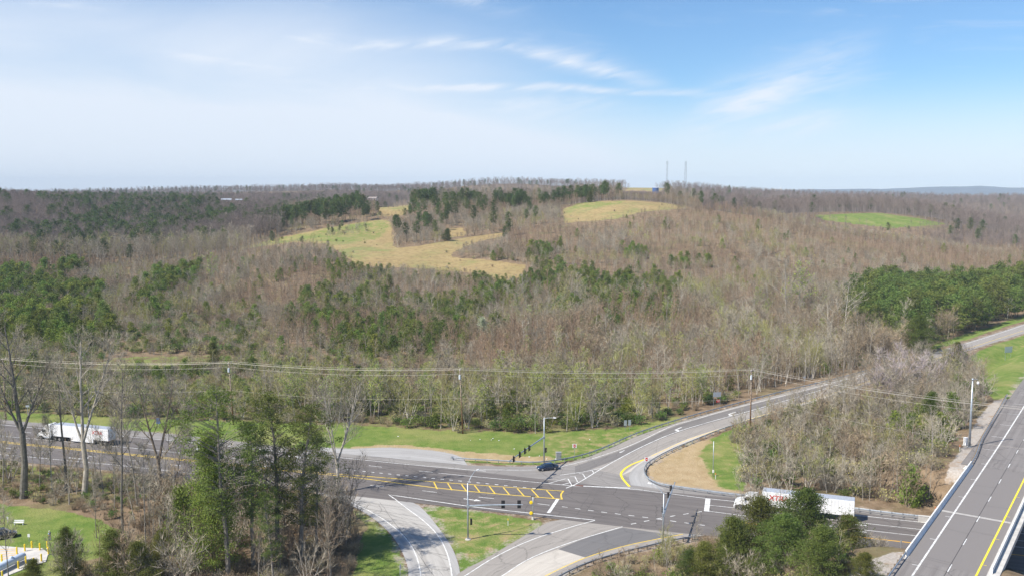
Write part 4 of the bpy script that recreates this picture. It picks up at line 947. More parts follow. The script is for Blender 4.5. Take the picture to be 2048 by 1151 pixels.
# ------------------------------------------------------------------ choose a plant for every place
PR = np.zeros(nP, int); FAM = np.zeros(nP, int); HT = np.zeros(nP)
near = Y < 330; ever = U < pe
for i in range(nP):
    u, v, w_ = U2[i], U3[i], cl3[i]
    pat = ((0, 1, 2), (4, 5, 11), (3, 7, 10), (8, 12, 7), (2, 6, 4))[int(min(4, max(0, (cl2[i] - 0.2) * 8)))]
    if ever[i]:
        FAM[i] = 1; p = (PX[i], PYY[i])
        if pe[i] < 0.2 and (sap[i] or Y[i] < 640): PR[i] = int(u * 2.99); HT[i] = 3.5 + 3.5 * v
        elif Y[i] > 640: PR[i] = 6 + int(u * 2.99); HT[i] = (14 if PX[i] < 470 else 11) + 7 * v
        elif PX[i] > 1700 and Y[i] < 520: PR[i] = 3 + int(u * 2.99); HT[i] = 11.5 + 5.5 * v
        elif PX[i] < 480: PR[i] = int(u * 4.5); HT[i] = 7 + 5 * v
        else: PR[i] = int(u * 5.6); HT[i] = (4.5 + 4.5 * v) * (1.15 if PR[i] > 2 else 1)
        continue
    if sap[i]: PR[i] = (0, 1, 2, 3, 0, 1, 4, 2, 8, 11)[int(u * 9.99)] if v < 0.6 else pat[int(u * 2.99)]; HT[i] = 4.6 + 3.4 * v + (4 if w_ > 0.88 and u < 0.3 else 0)
    elif hed[i]: PR[i] = (3, 10, 11, 7, 3)[int(u * 4.99)]; HT[i] = 5 + 4 * v
    elif left[i]: PR[i] = (4, 5, 6, 7, 7, 8, 3, 7)[int(u * 7.99)]; HT[i] = 12 + 6 * v
    elif Y[i] > 860: PR[i] = (4, 5, 6, 7, 7, 5, 4)[int(u * 6.99)]; HT[i] = 12 + 6 * v
    elif low[i] or Y[i] < 262:
        if v < (0.74 if PX[i] < 520 else 0.62): FAM[i] = 2; PR[i] = (2, 3, 4, 4, 2, 0, 1)[int(u * 6.99)] if cl[i] < 0.45 else (0, 1, 4, 0, 3)[int(u * 4.99)]; HT[i] = 1.8 + 2.6 * w_
        elif Y[i] < 262: PR[i] = (4, 6, 8, 8, 9, 12, 9, 9, 10, 12)[int(u * 9.99)]; HT[i] = (4.5 + 4.5 * u) if PX[i] < 520 else 8 + 5.0 * w_
        else: PR[i] = (10, 11, 12, 3, 4, 7, 10, 8, 12)[int(u * 8.99)]; HT[i] = 4.0 + 4.5 * w_
    elif PX[i] > 1020 and Y[i] < 470: PR[i] = (4, 5, 6, 7, 6, 8, 9, 9, 3, 11)[int(u * 9.99)] if v < 0.5 else pat[int(u * 2.99)]; HT[i] = 6.5 + 6 * v + (5 if w_ > 0.8 and u < 0.5 else 0)
    else: PR[i] = (0, 3, 4, 5, 7, 10, 11, 12, 6, 8)[int(u * 9.99)] if v < 0.4 else pat[int(u * 2.99)]; HT[i] = 5 + 5 * v + (4 if w_ > 0.85 and u < 0.4 else 0)
_inf = np.zeros(nP, bool); _inf2 = np.zeros(nP, bool)
for f in FIELDS[:4] + GREENF[:1]: _inf |= inpoly(PX, PYY - 14, f) | inpoly(PX, PYY - 7, f); _inf2 |= inpoly(PX, PYY - 26, f)
_inf &= Y < 900; _inf2 &= Y < 900
HT[_inf & (FAM < 2)] *= 0.45; HT[_inf2 & ~_inf & (FAM < 2)] *= 0.75
ROT = rng.uniform(0, 6.28, nP)
# clearings round the far buildings and the hilltop field
_tx, _ty = to_px(X, Y, Z + HT)
clear = np.zeros(nP, bool)
clear |= inpoly(PX, PYY, Z_E8) & (Y < 560) & ((U2 * 7.3 % 1 < 0.55) | (FAM == 0) & (U2 < 0.5))
for a, b, c, d, ym in ((1299, 1323, 373, 384, 1850), (1246, 1300, 372, 383, 1900), (440, 488, 395, 401, 1430), (732, 760, 388, 398, 1160)): clear |= (PX > a - 4) & (PX < b + 4) & (_ty < d) & (PYY > c) & (Y < ym)
# ------------------------------------------------------------------ single trees
TREES = []
def proto_pair(name, tr, cr, mt, mc):
    return tr.mesh(name + '_trunk', mt), cr.mesh(name + '_crown', mc)
_cache = {}
def plant(kind, cat, meshes, loc, rz, sc, label, group, parts=('trunk', 'crown'), sxy=None):
    root = thing(kind, label, cat, loc, rz, group); root.scale = (sc * (sxy or 1), sc * (sxy or 1), sc)
    for nm, me in zip(parts, meshes):
        o = bpy.data.objects.new(nm, me); COL.objects.link(o); o.parent = root
    TREES.append(root); return root
def fam_mesh(f, k):
    if (f, k) not in _cache:
        p = (PB, PE, PS)[f][k]; _cache[(f, k)] = proto_pair(('woodland', 'evergreen', 'shrub')[f], *p[:4])
    return _cache[(f, k)]
def side(px):
    return ('far left' if px < 250 else 'mid left' if px < 750 else 'centre' if px < 1150 else 'mid right' if px < 1600 else 'far right')
def place_words(px, py, y):
    if y < 275 and px < 1330:
        for lim, s in ((60, 'behind the verge, far left'), (260, 'behind the left truck'), (400, 'right of the left truck'), (520, 'beside the left utility pole'), (700, 'beyond the tall pines'), (830, 'behind the wide green verge'), (990, 'behind the middle utility pole'), (1130, 'behind the far traffic signal'), (1250, 'left of the twin sign backs')):
            if px < lim: return s
        return 'behind the ramp guardrail start'
    if px > 1300 and y < 420:
        return 'on the bank above the ramp' if px < 1650 else 'above the bend of the ramp'
    if y < 420: return ('in the valley brush, ' + side(px))
    return 'on the hillside, ' + side(px)
LOOKB = ['slim russet bare sapling'] * 3 + ['slim grey bare sapling', 'brown twigged bare tree', 'brown twigged bare tree', 'pale trunked bare tree', 'grey bare tree', 'olive budding tree', 'fresh green budding tree', 'many stemmed grey tree', 'many stemmed brown tree', 'many stemmed olive tree']
NAMEB = ['bare_sapling'] * 4 + ['bare_tree'] * 4 + ['budding_tree'] * 2 + ['bare_thicket'] * 2 + ['budding_tree']
LOOKE = ['yellow green cedar'] * 3 + ['green pine'] * 3 + ['tall dark pine'] * 3
LOOKS = ['green leafed shrub', 'loose green leafed shrub', 'brown twiggy shrub', 'grey twiggy shrub', 'olive budding shrub']
inframe = (PX > -60) & (PX < 2108)
order = np.argsort(Y)
TAKE = {('bare_tree',): 150, }
lim = {0: 190, 1: 235, 2: 130}; got = {0: 0, 1: 0, 2: 0}; single = np.zeros(nP, bool)
DEFER = []
for i in order:
    f = FAM[i]
    if got[f] >= lim[f] or not inframe[i] or Y[i] > 640 or clear[i]: continue
    if f == 2 and rng.uniform() < 0.25: continue
    got[f] += 1; single[i] = True; DEFER.append(i)
GAPS = [(1640, 722, 30), (968, 690, 30), (1587, 740, 24)]
for i in DEFER:
    f, k = int(FAM[i]), int(PR[i]); ref = (PB, PE, PS)[f][k][4]; h = HT[i]
    look = (LOOKB, LOOKE, LOOKS)[f][k]; nm = NAMEB[k] if f == 0 else (('cedar_tree' if k < 3 else 'pine_tree') if f == 1 else 'shrub')
    tall = 'tall ' if h > ref * 0.98 and 'tall' not in look else 'short ' if h < ref * 0.72 and 'small' not in look else ''
    w_ = place_words(PX[i], PYY[i], Y[i])
    lab = (tall + look + ' ' + w_)
    plant(nm, 'tree' if f < 2 else 'shrub', fam_mesh(f, k), (X[i], Y[i], Z[i]), ROT[i], h / ref, lab, {0: 'leafless trees', 1: 'evergreens', 2: 'shrubs'}[f] + ' ' + w_, ('trunk', 'crown') if f < 2 else ('stems', 'foliage'))
rest = ~single & ~clear
def rows(m, fam):
    ref = np.array([p[4] for p in (PB, PE, PS)[fam]])
    return np.stack([X[m], Y[m], Z[m], ROT[m], HT[m] / ref[PR[m]], PR[m]], 1)
farw = (Y >= 900) | (PX < 560) & (Y > 690) | (PX > 1400) & (Y > 785)
m = rest & (FAM == 0) & ~farw; woods('bare_woodland', [p[:4] for p in PB], rows(m, 0), 'mass of bare brown and grey trees covering the hillsides')
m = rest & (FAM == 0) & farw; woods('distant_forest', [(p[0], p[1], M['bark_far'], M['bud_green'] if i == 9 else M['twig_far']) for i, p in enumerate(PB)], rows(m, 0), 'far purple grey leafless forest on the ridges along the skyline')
m = rest & (FAM == 1); woods('evergreen_woodland', [p[:4] for p in PE], rows(m, 1), 'dark green pines and cedars scattered through the hillside woods')
m = rest & (FAM == 2); MORE_SHRUBS = rows(m, 2)
print('plants', nP, 'single', got, 'stuff', [int((rest & (FAM == f)).sum()) for f in range(3)])
# ------------------------------------------------------------------ overpass
def slab(mb, s0, s1, u0, u1, zt, th, n=12, mi=0):
    ring = []
    for i in range(n):
        s = s0 + (s1 - s0) * i / (n - 1)
        ring.append([ipt(s, u0, zt - th), ipt(s, u1, zt - th), ipt(s, u1, zt), ipt(s, u0, zt)])
    mb.loft(ring, mi)
def profile_run(mb, s0, s1, prof, n=14):
    mb.loft([[ipt(s0 + (s1 - s0) * i / (n - 1), u, z) for u, z in prof] for i in range(n)])
br = thing('overpass_bridge', 'concrete highway overpass with white parapets crossing above the main road', 'bridge', ipt(34, 3, -6.5))
inv = Matrix.Translation(br.location).inverted()
def bpart(name, mb, mat, parent=None, **kw):
    o = mb.build(name, mat, parent or br, **kw); o.matrix_parent_inverse = inv if parent is None else parent.matrix_parent_inverse; return o
mb = MB(); slab(mb, BS0, BS1, -2.75, 9.9, -0.012, 0.32); bpart('deck', mb, M['concrete'])
mb = MB(); slab(mb, BS0, BS1, -1.95, 8.4, 0.0, 0.01); bpart('road_surface', mb, M['asphalt_hw'])
JERS = [(0.0, 0.0), (0.40, 0.0), (0.40, 0.10), (0.25, 0.34), (0.20, 0.86), (0.0, 0.86)]
mb = MB(); profile_run(mb, BS0 + 1, BS1, [(-2.45 + a, z) for a, z in JERS]); bpart('parapet', mb, M['concrete_white'])
mb = MB(); profile_run(mb, BS0, BS1, [(-2.82, -0.75), (-2.76, -0.75), (-2.76, 0.06), (-2.46, 0.06), (-2.46, 0.10), (-2.82, 0.10)]); bpart('fascia', mb, M['concrete_white'])
mb = MB(); profile_run(mb, BS0, BS1, [(9.91, -0.75), (9.97, -0.75), (9.97, 0.08), (9.12, 0.08), (9.12, 0.02), (9.91, 0.02)]); bpart('fascia', mb, M['concrete'])
mb = MB(); profile_run(mb, BS0 + 1, 110, [(9.05 - a * 0.98, z) for a, z in reversed(JERS)]); bpart('parapet', mb, M['concrete_white'])
for u in (-1.9, 0.9, 3.7, 6.5, 9.2):
    mb = MB(); profile_run(mb, BS0 + 0.5, BS1 - 0.5, [(u - 0.3, -1.5), (u + 0.3, -1.5), (u + 0.3, -1.35), (u + 0.1, -1.2), (u + 0.1, -0.5), (u + 0.3, -0.34), (u - 0.3, -0.34), (u - 0.1, -0.5), (u - 0.1, -1.2), (u - 0.3, -1.35)]); bpart('girder', mb, M['concrete'])
for s in (BS0 + 0.1, BS1 - 1.1):
    mb = MB(); slab(mb, s, s + 1.0, -2.9, 10.1, -1.52, 6.0, 2); bpart('abutment', mb, M['concrete'])
for s in (31.5,):
    mb = MB(); slab(mb, s - 0.32, s - 0.08, -1.9, 8.35, 0.012, 0.01, 2); slab(mb, s + 0.10, s + 0.34, -1.9, 8.35, 0.012, 0.01, 2); bpart('expansion_joint', mb, M['concrete'])
def wing(pts, th, mat=M['concrete_white']):
    mb = MB(); n = len(pts); d = (pts[1] - pts[0]).to_2d().normalized(); q = Vector((-d.y, d.x, 0)) * th
    mb.loft([[p for p in pts], [p + q for p in pts]]); bpart('wing_wall', mb, mat)
a = ipt(BS1 - 2, -2.9, 0.3); b = P(1897, 957, 4.6)
wing([Vector((a.x, a.y, 3.5)), Vector((b.x, b.y, 3.2)), b, a], 0.4)
a = ipt(BS0 - 1.0, 9.6, -0.2); b = ipt(BS0 + 5.0, 13.5, 0); wing([Vector((a.x, a.y, 3.0)), Vector((b.x, b.y, 0.2)), Vector((b.x, b.y, 2.6)), a], 0.5, M['concrete'])
a = ipt(BS0 + 1, -2.9, -0.3); b = P(1765, 1128, 3.2); wing([Vector((a.x, a.y, 3.5)), Vector((b.x, b.y, 2.6)), Vector((b.x, b.y, 3.4)), a], 0.35)
# ------------------------------------------------------------------ guardrails
RAILP = [(0.0, 0.46), (0.05, 0.50), (0.05, 0.56), (-0.02, 0.60), (0.05, 0.65), (0.05, 0.71), (0.0, 0.76), (-0.03, 0.71), (-0.03, 0.64), (-0.06, 0.60), (-0.03, 0.55), (-0.03, 0.49)]
def guardrail(pts, label, spacing=2.5, sgn=1, timber=False, group='steel guardrails along the roads', end=None, hs=1.0):
    pts = resample(pts, 1.2); o0 = pts[len(pts) // 2]; root = thing('guardrail', label, 'guardrail', o0, 0, group)
    mb = MB(); rings = []; n = len(pts)
    for i, p in enumerate(pts):
        d = (pts[min(i + 1, n - 1)] - pts[max(i - 1, 0)]).to_2d().normalized(); q = Vector((d.y, -d.x)) * sgn
        rings.append([(p.x - o0.x + q.x * a * 1.4, p.y - o0.y + q.y * a * 1.4, p.z - o0.z + z * hs) for a, z in RAILP])
    mb.loft(rings); mb.build('rail', M['galv'], root)
    pm = None; L = 0.0; nxt = 0.3
    for a, b in zip(pts, pts[1:]):
        l = (b - a).length
        while nxt < L + l:
            q = a.lerp(b, (nxt - L) / l); d = (b - a).to_2d().normalized(); side_ = Vector((d.y, -d.x)) * sgn
            if pm is None:
                pb = MB(); pb.box((0, 0, 0.10), (0.16, 0.2 if timber else 0.11, 1.3)); pb.box((0.13, 0, 0.60), (0.14, 0.15, 0.36)); pm = pb.mesh('post', M['wood_post'] if timber else M['galv_dark'])
            o = bpy.data.objects.new('post', pm); COL.objects.link(o); o.parent = root
            o.location = (q.x - o0.x - side_.x * 0.24, q.y - o0.y - side_.y * 0.24, q.z - o0.z); o.rotation_euler = (0, 0, math.atan2(side_.y, side_.x)); nxt += spacing
        L += l
    if end:
        p = pts[0 if end == 'start' else -1]; eb = MB(); eb.box((p.x - o0.x, p.y - o0.y, p.z - o0.z + 0.60), (0.5, 0.35, 0.5), 0, math.atan2((pts[1] - pts[0]).y, (pts[1] - pts[0]).x)); eb.build('end_terminal', M['galv_dark'], root, bevel=0.03)
    return root
g1 = smooth([surf(a, b + 6, zr) for a, b in [(904, 913), (930, 915.5), (960, 917)] + GL[1:15]], 2)
guardrail(g1, 'long steel guardrail curving from the signal pole up the outer side of the ramp', 2.6, 1, end='start')
g2 = smooth([surf(a, b, zr) for a, b in [(1600, 1009), (1530, 1000), (1452, 992), (1382, 982), (1327, 974), (1302, 966), (1289, 953.5), (1287.5, 940), (1298, 926), (1345, 901)] + [(a, b + 5) for a, b in GR[4:12]]], 2)
guardrail(g2, 'steel guardrail bending round the tan infield corner and up the inner side of the ramp', 2.9, -1)
g3 = smooth([P(a, b) for a, b in [(1080, 1180), (1125, 1154), (1180, 1128), (1250, 1108), (1300, 1096), (1345, 1085), (1388, 1078)]], 2)
guardrail(g3, 'dark steel guardrail below the yellow line of the bottom slip road', 1.9, 1, timber=True, end='end')
guardrail([ipt(s, u, 0.0) for s, u in ((BS1 - 0.5, -2.25), (70, -2.5), (85, -3.6), (100, -4.0), (118, -4.4), (134, -4.9))], 'steel guardrail with blocked posts leading off the far end of the bridge parapet', 1.9, 1, timber=True)
guardrail([ipt(s, -2.35, 0.0) for s in (BS0 + 1.2, -5, -25, -60)], 'steel guardrail joining the near end of the left bridge parapet', 1.9, -1, timber=True)
guardrail([P(a, b) for a, b in ((1650, 1014), (1730, 1024), (1790, 1031.5), (1838, 1037))], 'low steel guardrail beside the far lanes behind the right white truck', 1.9, -1)
mb = MB(); rz = math.atan2(-0.33, 1); mb.box((0, 0, 0.55), (2.4, 0.6, 1.1)); mb.box((0, 0, 1.13), (2.5, 0.7, 0.06))
o = mb.build('concrete_barrier', M['concrete'], bevel=0.03); o.location = P(1851, 1043); o.rotation_euler = (0, 0, rz); tag(o, 'grey concrete end block at the end of the low guardrail beside the bridge', 'barrier')
# ------------------------------------------------------------------ utility poles and wires
UP = [('leftmost', P(12, 838)), ('second', P(467, 848)), ('third', P(926, 866)), ('fourth', P(1500, 867)), ('off', Vector((97, 158, 6.0)))]
UP[4][1].z = H1(97, 158)
LABU = ['wooden utility pole at the far left behind the big bare trees', 'wooden utility pole left of the middle with its lower part behind pines', 'wooden utility pole standing on the green verge in the middle', 'dark wooden utility pole with wide crossarms standing against the ramp', 'wooden utility pole beside the bridge at the right edge']
TOPS = []
for k, (nm, p) in enumerate(UP):
    h = 16.4 if k < 4 else 21.5; ax = (UP[min(k + 1, 4)][1] - UP[max(k - 1, 0)][1]).to_2d(); rz = math.atan2(ax.y, ax.x)
    r = thing('utility_pole', LABU[k], 'utility pole', p, rz, 'wooden utility poles carrying the power lines')
    ln = (-0.045 if k in (1, 2) else 0.0)
    mb = MB(); mb.tube([(0, 0, -1), (ln * h * 0.5, 0, h * 0.5), (ln * h, 0, h)], [0.20, 0.165, 0.12], 10); mb.build('pole', M['pole_brown'], r, smooth=True)
    tx = ln * h; n_arm = 2 if k == 3 else 1
    for j in range(n_arm):
        mb = MB(); mb.box((tx + 0.16, 0, h - 0.35 - j * 0.25), (0.12, 2.6, 0.14)); arm = mb.build('crossarm', M['wood_post'], r)
        ib = MB()
        for yy in (-1.2, -0.55, 1.2): ib.tube([(tx + 0.16, yy, h - 0.28 - j * 0.25), (tx + 0.16, yy, h - 0.08 - j * 0.25)], [0.055, 0.04], 8)
        ib.build('insulator', M['insulator'], arm)
    if k:
        mb = MB(); mb.tube([(tx + 0.05, -0.38, h - 2.6), (tx + 0.05, -0.38, h - 1.6)], 0.26, 12); mb.tube([(tx + 0.05, -0.38, h - 1.6), (tx + 0.05, -0.38, h - 1.42)], [0.12, 0.05], 8); mb.box((tx, -0.15, h - 2.0), (0.1, 0.3, 0.12)); mb.build('transformer', M['transformer'], r, smooth=False)
    TOPS.append((p, rz, h, tx))
def attach(k, y, dz):
    p, rz, h, tx = TOPS[k]; return Vector((p.x + math.cos(rz) * (tx + 0.16) - math.sin(rz) * y, p.y + math.sin(rz) * (tx + 0.16) + math.cos(rz) * y, p.z + h + dz))
for j, (y, dz, sag, rad, lab) in enumerate(((-1.2, -0.06, 0.9, 0.021, 'uppermost power line on the camera side of the crossarms'), (-0.55, -0.06, 0.95, 0.021, 'middle power line over the crossarms between the outer two'), (1.2, -0.06, 0.9, 0.021, 'power line on the far tips of the crossarms'), (0.05, -1.35, 1.1, 0.021, 'single power line strung just under the crossarms'), (0.05, -7.4, 1.2, 0.014, 'lowest cable strung halfway up the utility poles'))):
    cu = MB(); pts = []
    ext = UP[0][1] - (UP[1][1] - UP[0][1])
    seq = [attach(0, y, dz) - Vector((UP[1][1] - UP[0][1]))] + [attach(k, y, dz) for k in range(5)]
    for a, b in zip(seq, seq[1:]):
        for i in range(16):
            t = i / 16; q = a.lerp(b, t); q.z -= sag * 4 * t * (1 - t); pts.append(q)
    pts.append(seq[-1]); cu.tube(pts, rad, 4)
    tag(cu.build('power_line', M['cable']), lab, 'power line', 'power lines along the road')
# ------------------------------------------------------------------ signals, lamps
EAST = Vector((0.963, -0.268))
def signal_head(parent, loc, rz, hh=1.05, plate=True):
    mb = MB(); mb.box((0, 0, 0), (0.28, 0.34, hh))
    if plate: mb.box((-0.10, 0, 0), (0.03, 0.62, hh + 0.34))
    n = 3
    for i in range(n):
        z = hh / 2 - hh / 6 - i * hh / 3
        for a in range(6):
            t = math.pi * a / 5; mb.box((0.23, math.cos(t) * 0.14, z + math.sin(t) * 0.14), (0.2, 0.09, 0.02))
    o = mb.build('signal_head', M['black'], parent); o.location = loc; o.rotation_euler = (0, 0, rz)
    for i, m in enumerate((M['tail_lens'], M['yellow_lens'], M['dark_metal'])):
        lb = MB(); lb.disc((0.16, 0, hh / 2 - hh / 6 - i * hh / 3), (1, 0, 0), 0.125, 0.04, 12); lb.build('lens', m, o)
    return o
def lamp_arm(root, h, direction, length, rise):
    d = Vector((direction[0], direction[1], 0)).normalized(); pts = []
    for i in range(8):
        t = i / 7; pts.append(Vector((0, 0, h - 0.15)) + d * length * t + Vector((0, 0, rise * math.sin(t * math.pi / 2))))
    mb = MB(); mb.tube(pts, [0.06 - 0.02 * i / 7 for i in range(8)], 6); arm = mb.build('lamp_arm', M['galv'], root, smooth=True)
    e = pts[-1]; lb = MB(); rz = math.atan2(d.y, d.x); lb.box((e.x + d.x * 0.3, e.y + d.y * 0.3, e.z - 0.02), (0.75, 0.32, 0.14), 0, rz, 0.8); lb.box((e.x + d.x * 0.38, e.y + d.y * 0.38, e.z - 0.11), (0.4, 0.22, 0.06), 0, rz)
    lb.build('lamp', M['sign_white'], arm, bevel=0.03)
def mast(label, base, h, arm_z, arm_vec, heads, side_head, lamp, head_rz, r=0.16):
    root = thing('traffic_signal', label, 'traffic signal', base, 0, 'mast arm traffic signals at the junction')
    mb = MB(); mb.tube([(0, 0, 0), (0, 0, h)], [r, r * 0.62], 12); mb.build('pole', M['galv'], root, smooth=True)
    mb = MB(); mb.box((0, 0, 0.05), (0.6, 0.6, 0.12)); mb.tube([(0, 0, -0.4), (0, 0, 0.03)], 0.5, 14); mb.build('base_plate', M['concrete'], root)
    A = Vector(arm_vec); n = 8; pts = [Vector((0, 0, arm_z)) + A * (i / n) + Vector((0, 0, 0.35 * math.sin(i / n * math.pi / 2))) for i in range(n + 1)]
    mb = MB(); mb.tube(pts, [0.17 - 0.08 * i / n for i in range(n + 1)], 8); mb.box((0, 0, arm_z), (0.4, 0.4, 0.5)); mb.build('mast_arm', M['galv'], root, smooth=False)
    for t in heads:
        q = Vector((0, 0, arm_z)) + A * t + Vector((0, 0, 0.35 * math.sin(t * math.pi / 2))); off = Vector((math.cos(head_rz), math.sin(head_rz), 0)) * 0.28
        signal_head(root, q + off, head_rz)
    if side_head: signal_head(root, side_head[0], side_head[1], plate=False)
    if lamp: lamp_arm(root, h, *lamp)
    return root
er = math.atan2(EAST.y, EAST.x)
b1 = P(1088, 929); e1 = P(1017, 926, 6.3)
mast('grey signal pole behind the blue car with four heads on its mast arm', b1, 10.6, 6.3, (e1.x - b1.x, e1.y - b1.y, 0.0), (0.90, 0.74, 0.60, 0.48), (Vector((0.35, -0.1, 3.4)), er), ((1, -0.15), 2.0, 0.25), er)
b2 = P(936, 1077); e2 = P(1046, 1012, 5.9)
mast('grey signal pole on the grass triangle with two dark heads and tall lamp', b2, 9.9, 5.9, (e2.x - b2.x, e2.y - b2.y, 0.0), (0.64, 0.93), (Vector((0.55, 0.3, 3.0)), math.pi / 2), ((0.62, 0.8), 2.4, 1.9), math.pi / 2)
b3 = P(1326, 1094); b3.z = H1(b3.x, b3.y); e3 = P(1350, 962, 6.2)
mast('grey signal pole rising from the bushes below the junction with white lamp', b3, 9.4, 5.8, (e3.x - b3.x, e3.y - b3.y, 0.0), (0.78, 0.56, 0.12), None, ((-0.8, 0.55), 2.3, 1.5), er + math.pi)
bs = thing('beacon_post', 'slim post with two round yellow beacons at the grass triangle corner', 'beacon', P(1066, 1037))
mb = MB(); mb.tube([(0, 0, 0.1), (0, 0, 4.3)], 0.07, 8); mb.build('post', M['galv'], bs, smooth=True)
mb = MB(); mb.tube([(0, 0, -0.2), (0, 0, 0.45)], [0.28, 0.2], 10); mb.build('base', M['concrete'], bs)
mb = MB(); mb.box((0.0, 0, 4.3), (0.75, 0.12, 0.14)); mb.build('bracket', M['dark_metal'], bs)
for z in (3.15, 1.15):
    mb = MB(); mb.disc((-0.34, -0.05, z), (0.2, 1, 0), 0.32, 0.26, 16); mb.box((-0.12, 0, z), (0.3, 0.08, 0.1)); l = mb.build('beacon_housing', M['yellow_paint'], bs, bevel=0.03)
    mb = MB(); mb.disc((-0.37, -0.20, z), (0.2, 1, 0), 0.2, 0.04, 14); mb.build('lens', M['yellow_lens'], l)
pL = P(1938, 906, 5.0); pL.z = H1(pL.x, pL.y); hl = PY(1947, 757, pL.y).z - pL.z
sl_ = thing('street_lamp', 'tall grey lamp post beside the guardrail at the bridge end', 'street lamp', pL)
mb = MB(); mb.tube([(0, 0, -0.4), (0, 0, hl)], [0.27, 0.13], 12); mb.build('pole', M['galv'], sl_, smooth=True)
mb = MB(); mb.tube([(0.0, 0, hl - 0.15), (0.5, 0, hl + 0.0), (0.95, -0.05, hl - 0.05), (1.1, -0.08, hl - 0.55)], 0.045, 6); mb.tube([(0, 0, hl - 0.3), (0, 0, hl + 0.1)], 0.2, 10); arm = mb.build('lamp_arm', M['galv'], sl_, smooth=True)
mb = MB(); mb.tube([(1.1, -0.08, hl - 0.5), (1.1, -0.08, hl - 0.75), (1.1, -0.08, hl - 1.15)], [0.1, 0.28, 0.2], 12); mb.build('lamp', M['sign_white'], arm, smooth=True)
mb = MB(); mb.tube([(0, 0, -0.6), (0, 0, 0.05)], 0.5, 14); mb.build('base_plate', M['concrete'], sl_)
# ------------------------------------------------------------------ cabinets and signs
def cabinet(label, p, d, mat, rz=0.0, name='control_cabinet', cat='cabinet'):
    p = Vector(p); r = thing(name, label, cat, p, rz); w, dp, h = d
    mb = MB(); mb.box((0, 0, h / 2 + 0.15), (w, dp, h)); mb.build('cabinet_body', mat, r, bevel=0.02)
    mb = MB(); mb.box((0, 0, h + 0.19), (w + 0.1, dp + 0.1, 0.07)); mb.build('cabinet_lid', mat, r, bevel=0.015)
    mb = MB(); mb.box((0, -dp / 2 - 0.015, h / 2 + 0.15), (w * 0.86, 0.025, h * 0.88)); dr = mb.build('door', mat, r)
    mb = MB(); mb.box((w * 0.3, -dp / 2 - 0.045, h * 0.5 + 0.1), (0.05, 0.05, 0.18)); mb.build('handle', M['dark_metal'], dr)
    mb = MB(); mb.box((0, 0, 0.0), (w + 0.3, dp + 0.3, 0.3)); mb.build('plinth', M['concrete'], r)
    return r
cabinet('grey signal control cabinet behind the guardrail beside the signal pole', P(1117, 918), (1.15, 0.8, 1.5), M['cabinet_grey'], 0.15)
pc = P(1930, 903, 5.0); pc.z = H1(pc.x, pc.y); cabinet('white electrical cabinet at the foot of the tall lamp post', pc, (0.75, 0.6, 1.5), M['sign_white'], 0.6)
def text_mesh(s, size, mat, shear=0.0, extr=0.004):
    c = bpy.data.curves.new('lettering', 'FONT'); c.body = s; c.size = size; c.align_x = 'CENTER'; c.align_y = 'CENTER'; c.extrude = extr; c.shear = shear; c.offset = size * 0.018
    o = bpy.data.objects.new('lettering', c); COL.objects.link(o); me = bpy.data.meshes.new_from_object(o); bpy.data.objects.remove(o); me.materials.clear(); me.materials.append(mat); return me
def lettering(parent, s, size, mat, loc, rot, shear=0.0):
    o = bpy.data.objects.new('lettering', text_mesh(s, size, mat, shear)); COL.objects.link(o); o.parent = parent; o.location = loc; o.rotation_euler = rot; return o
def sign(label, p, w, h, zc, mat, face_rz, posts=(0.0,), cat='road sign', name='road_sign', texts=(), post_mat='galv', round_=None, front=None):
    p = Vector(p); p.z = H1(p.x, p.y) if p.z == 0 else p.z
    r = thing(name, label, cat, p, face_rz)          # panel faces local -y
    mb = MB(); mb.box((0, 0, zc), (w, 0.03, h)); pn = mb.build('sign_panel', mat, r, bevel=0.006)
    if round_:
        mb = MB(); mb.disc((0, -0.022, zc + round_[1]), (0, 1, 0), round_[0], 0.01, 24); ro = mb.build('symbol', M['red_paint'], pn)
        mb = MB(); mb.box((0, -0.034, zc + round_[1]), (round_[0] * 1.5, 0.01, round_[0] * 0.32)); mb.build('bar', M['sign_white'], pn)
    for s, size, dz, m in texts: lettering(pn, s, size, m, (0, -0.032, zc + dz), (math.pi / 2, 0, 0))
    for x in posts:
        mb = MB(); mb.box((x, 0.055, (zc + h / 2) / 2 - 0.3), (0.08, 0.07, zc + h / 2 + 0.6)); mb.build('post', M[post_mat], r)
    return r
WR = (('DO NOT', 0.13, 0.36, M['red_paint']), ('ENTER', 0.13, -0.37, M['red_paint']))
sign('white square sign with red disc on the verge right of the control cabinet', P(1149, 908), 0.95, 0.95, 2.1, M['sign_white'], 0.0, round_=(0.33, 0.0), name='do_not_enter_sign', texts=WR)
sign('white square sign with red disc in front of the bend of the ramp guardrail', P(1293, 930), 0.95, 0.95, 1.5, M['sign_white'], 0.0, round_=(0.33, 0.0), name='do_not_enter_sign', texts=WR)
ps = surf(1440, 816, zr); sg = sign('large pale grey sign back on two posts behind the ramp guardrail', ps + Vector((-0.3, 2.6, 0)), 2.4, 1.3, 3.3, M['sign_grey'], 0.25, posts=(-0.95, 0.95))
sign('red sign lettered WRONG WAY in white below the large grey sign', ps + Vector((-0.2, 1.6, 0)), 0.95, 0.75, 1.75, M['red_paint'], 0.2, name='wrong_way_sign', texts=(('WRONG', 0.22, 0.16, M['sign_white']), ('WAY', 0.22, -0.16, M['sign_white'])), post_mat='galv_dark')
pv = P(1255, 862); sign('grey rectangular sign back at the treeline nearer the ramp start', pv + Vector((0.55, 0.3, 0)), 0.75, 1.4, 1.9, M['sign_grey'], 0.2)
sign('grey rectangular sign back at the treeline left beside its twin', pv + Vector((-0.55, 0, 0)), 0.75, 1.4, 1.9, M['sign_grey'], 0.2)
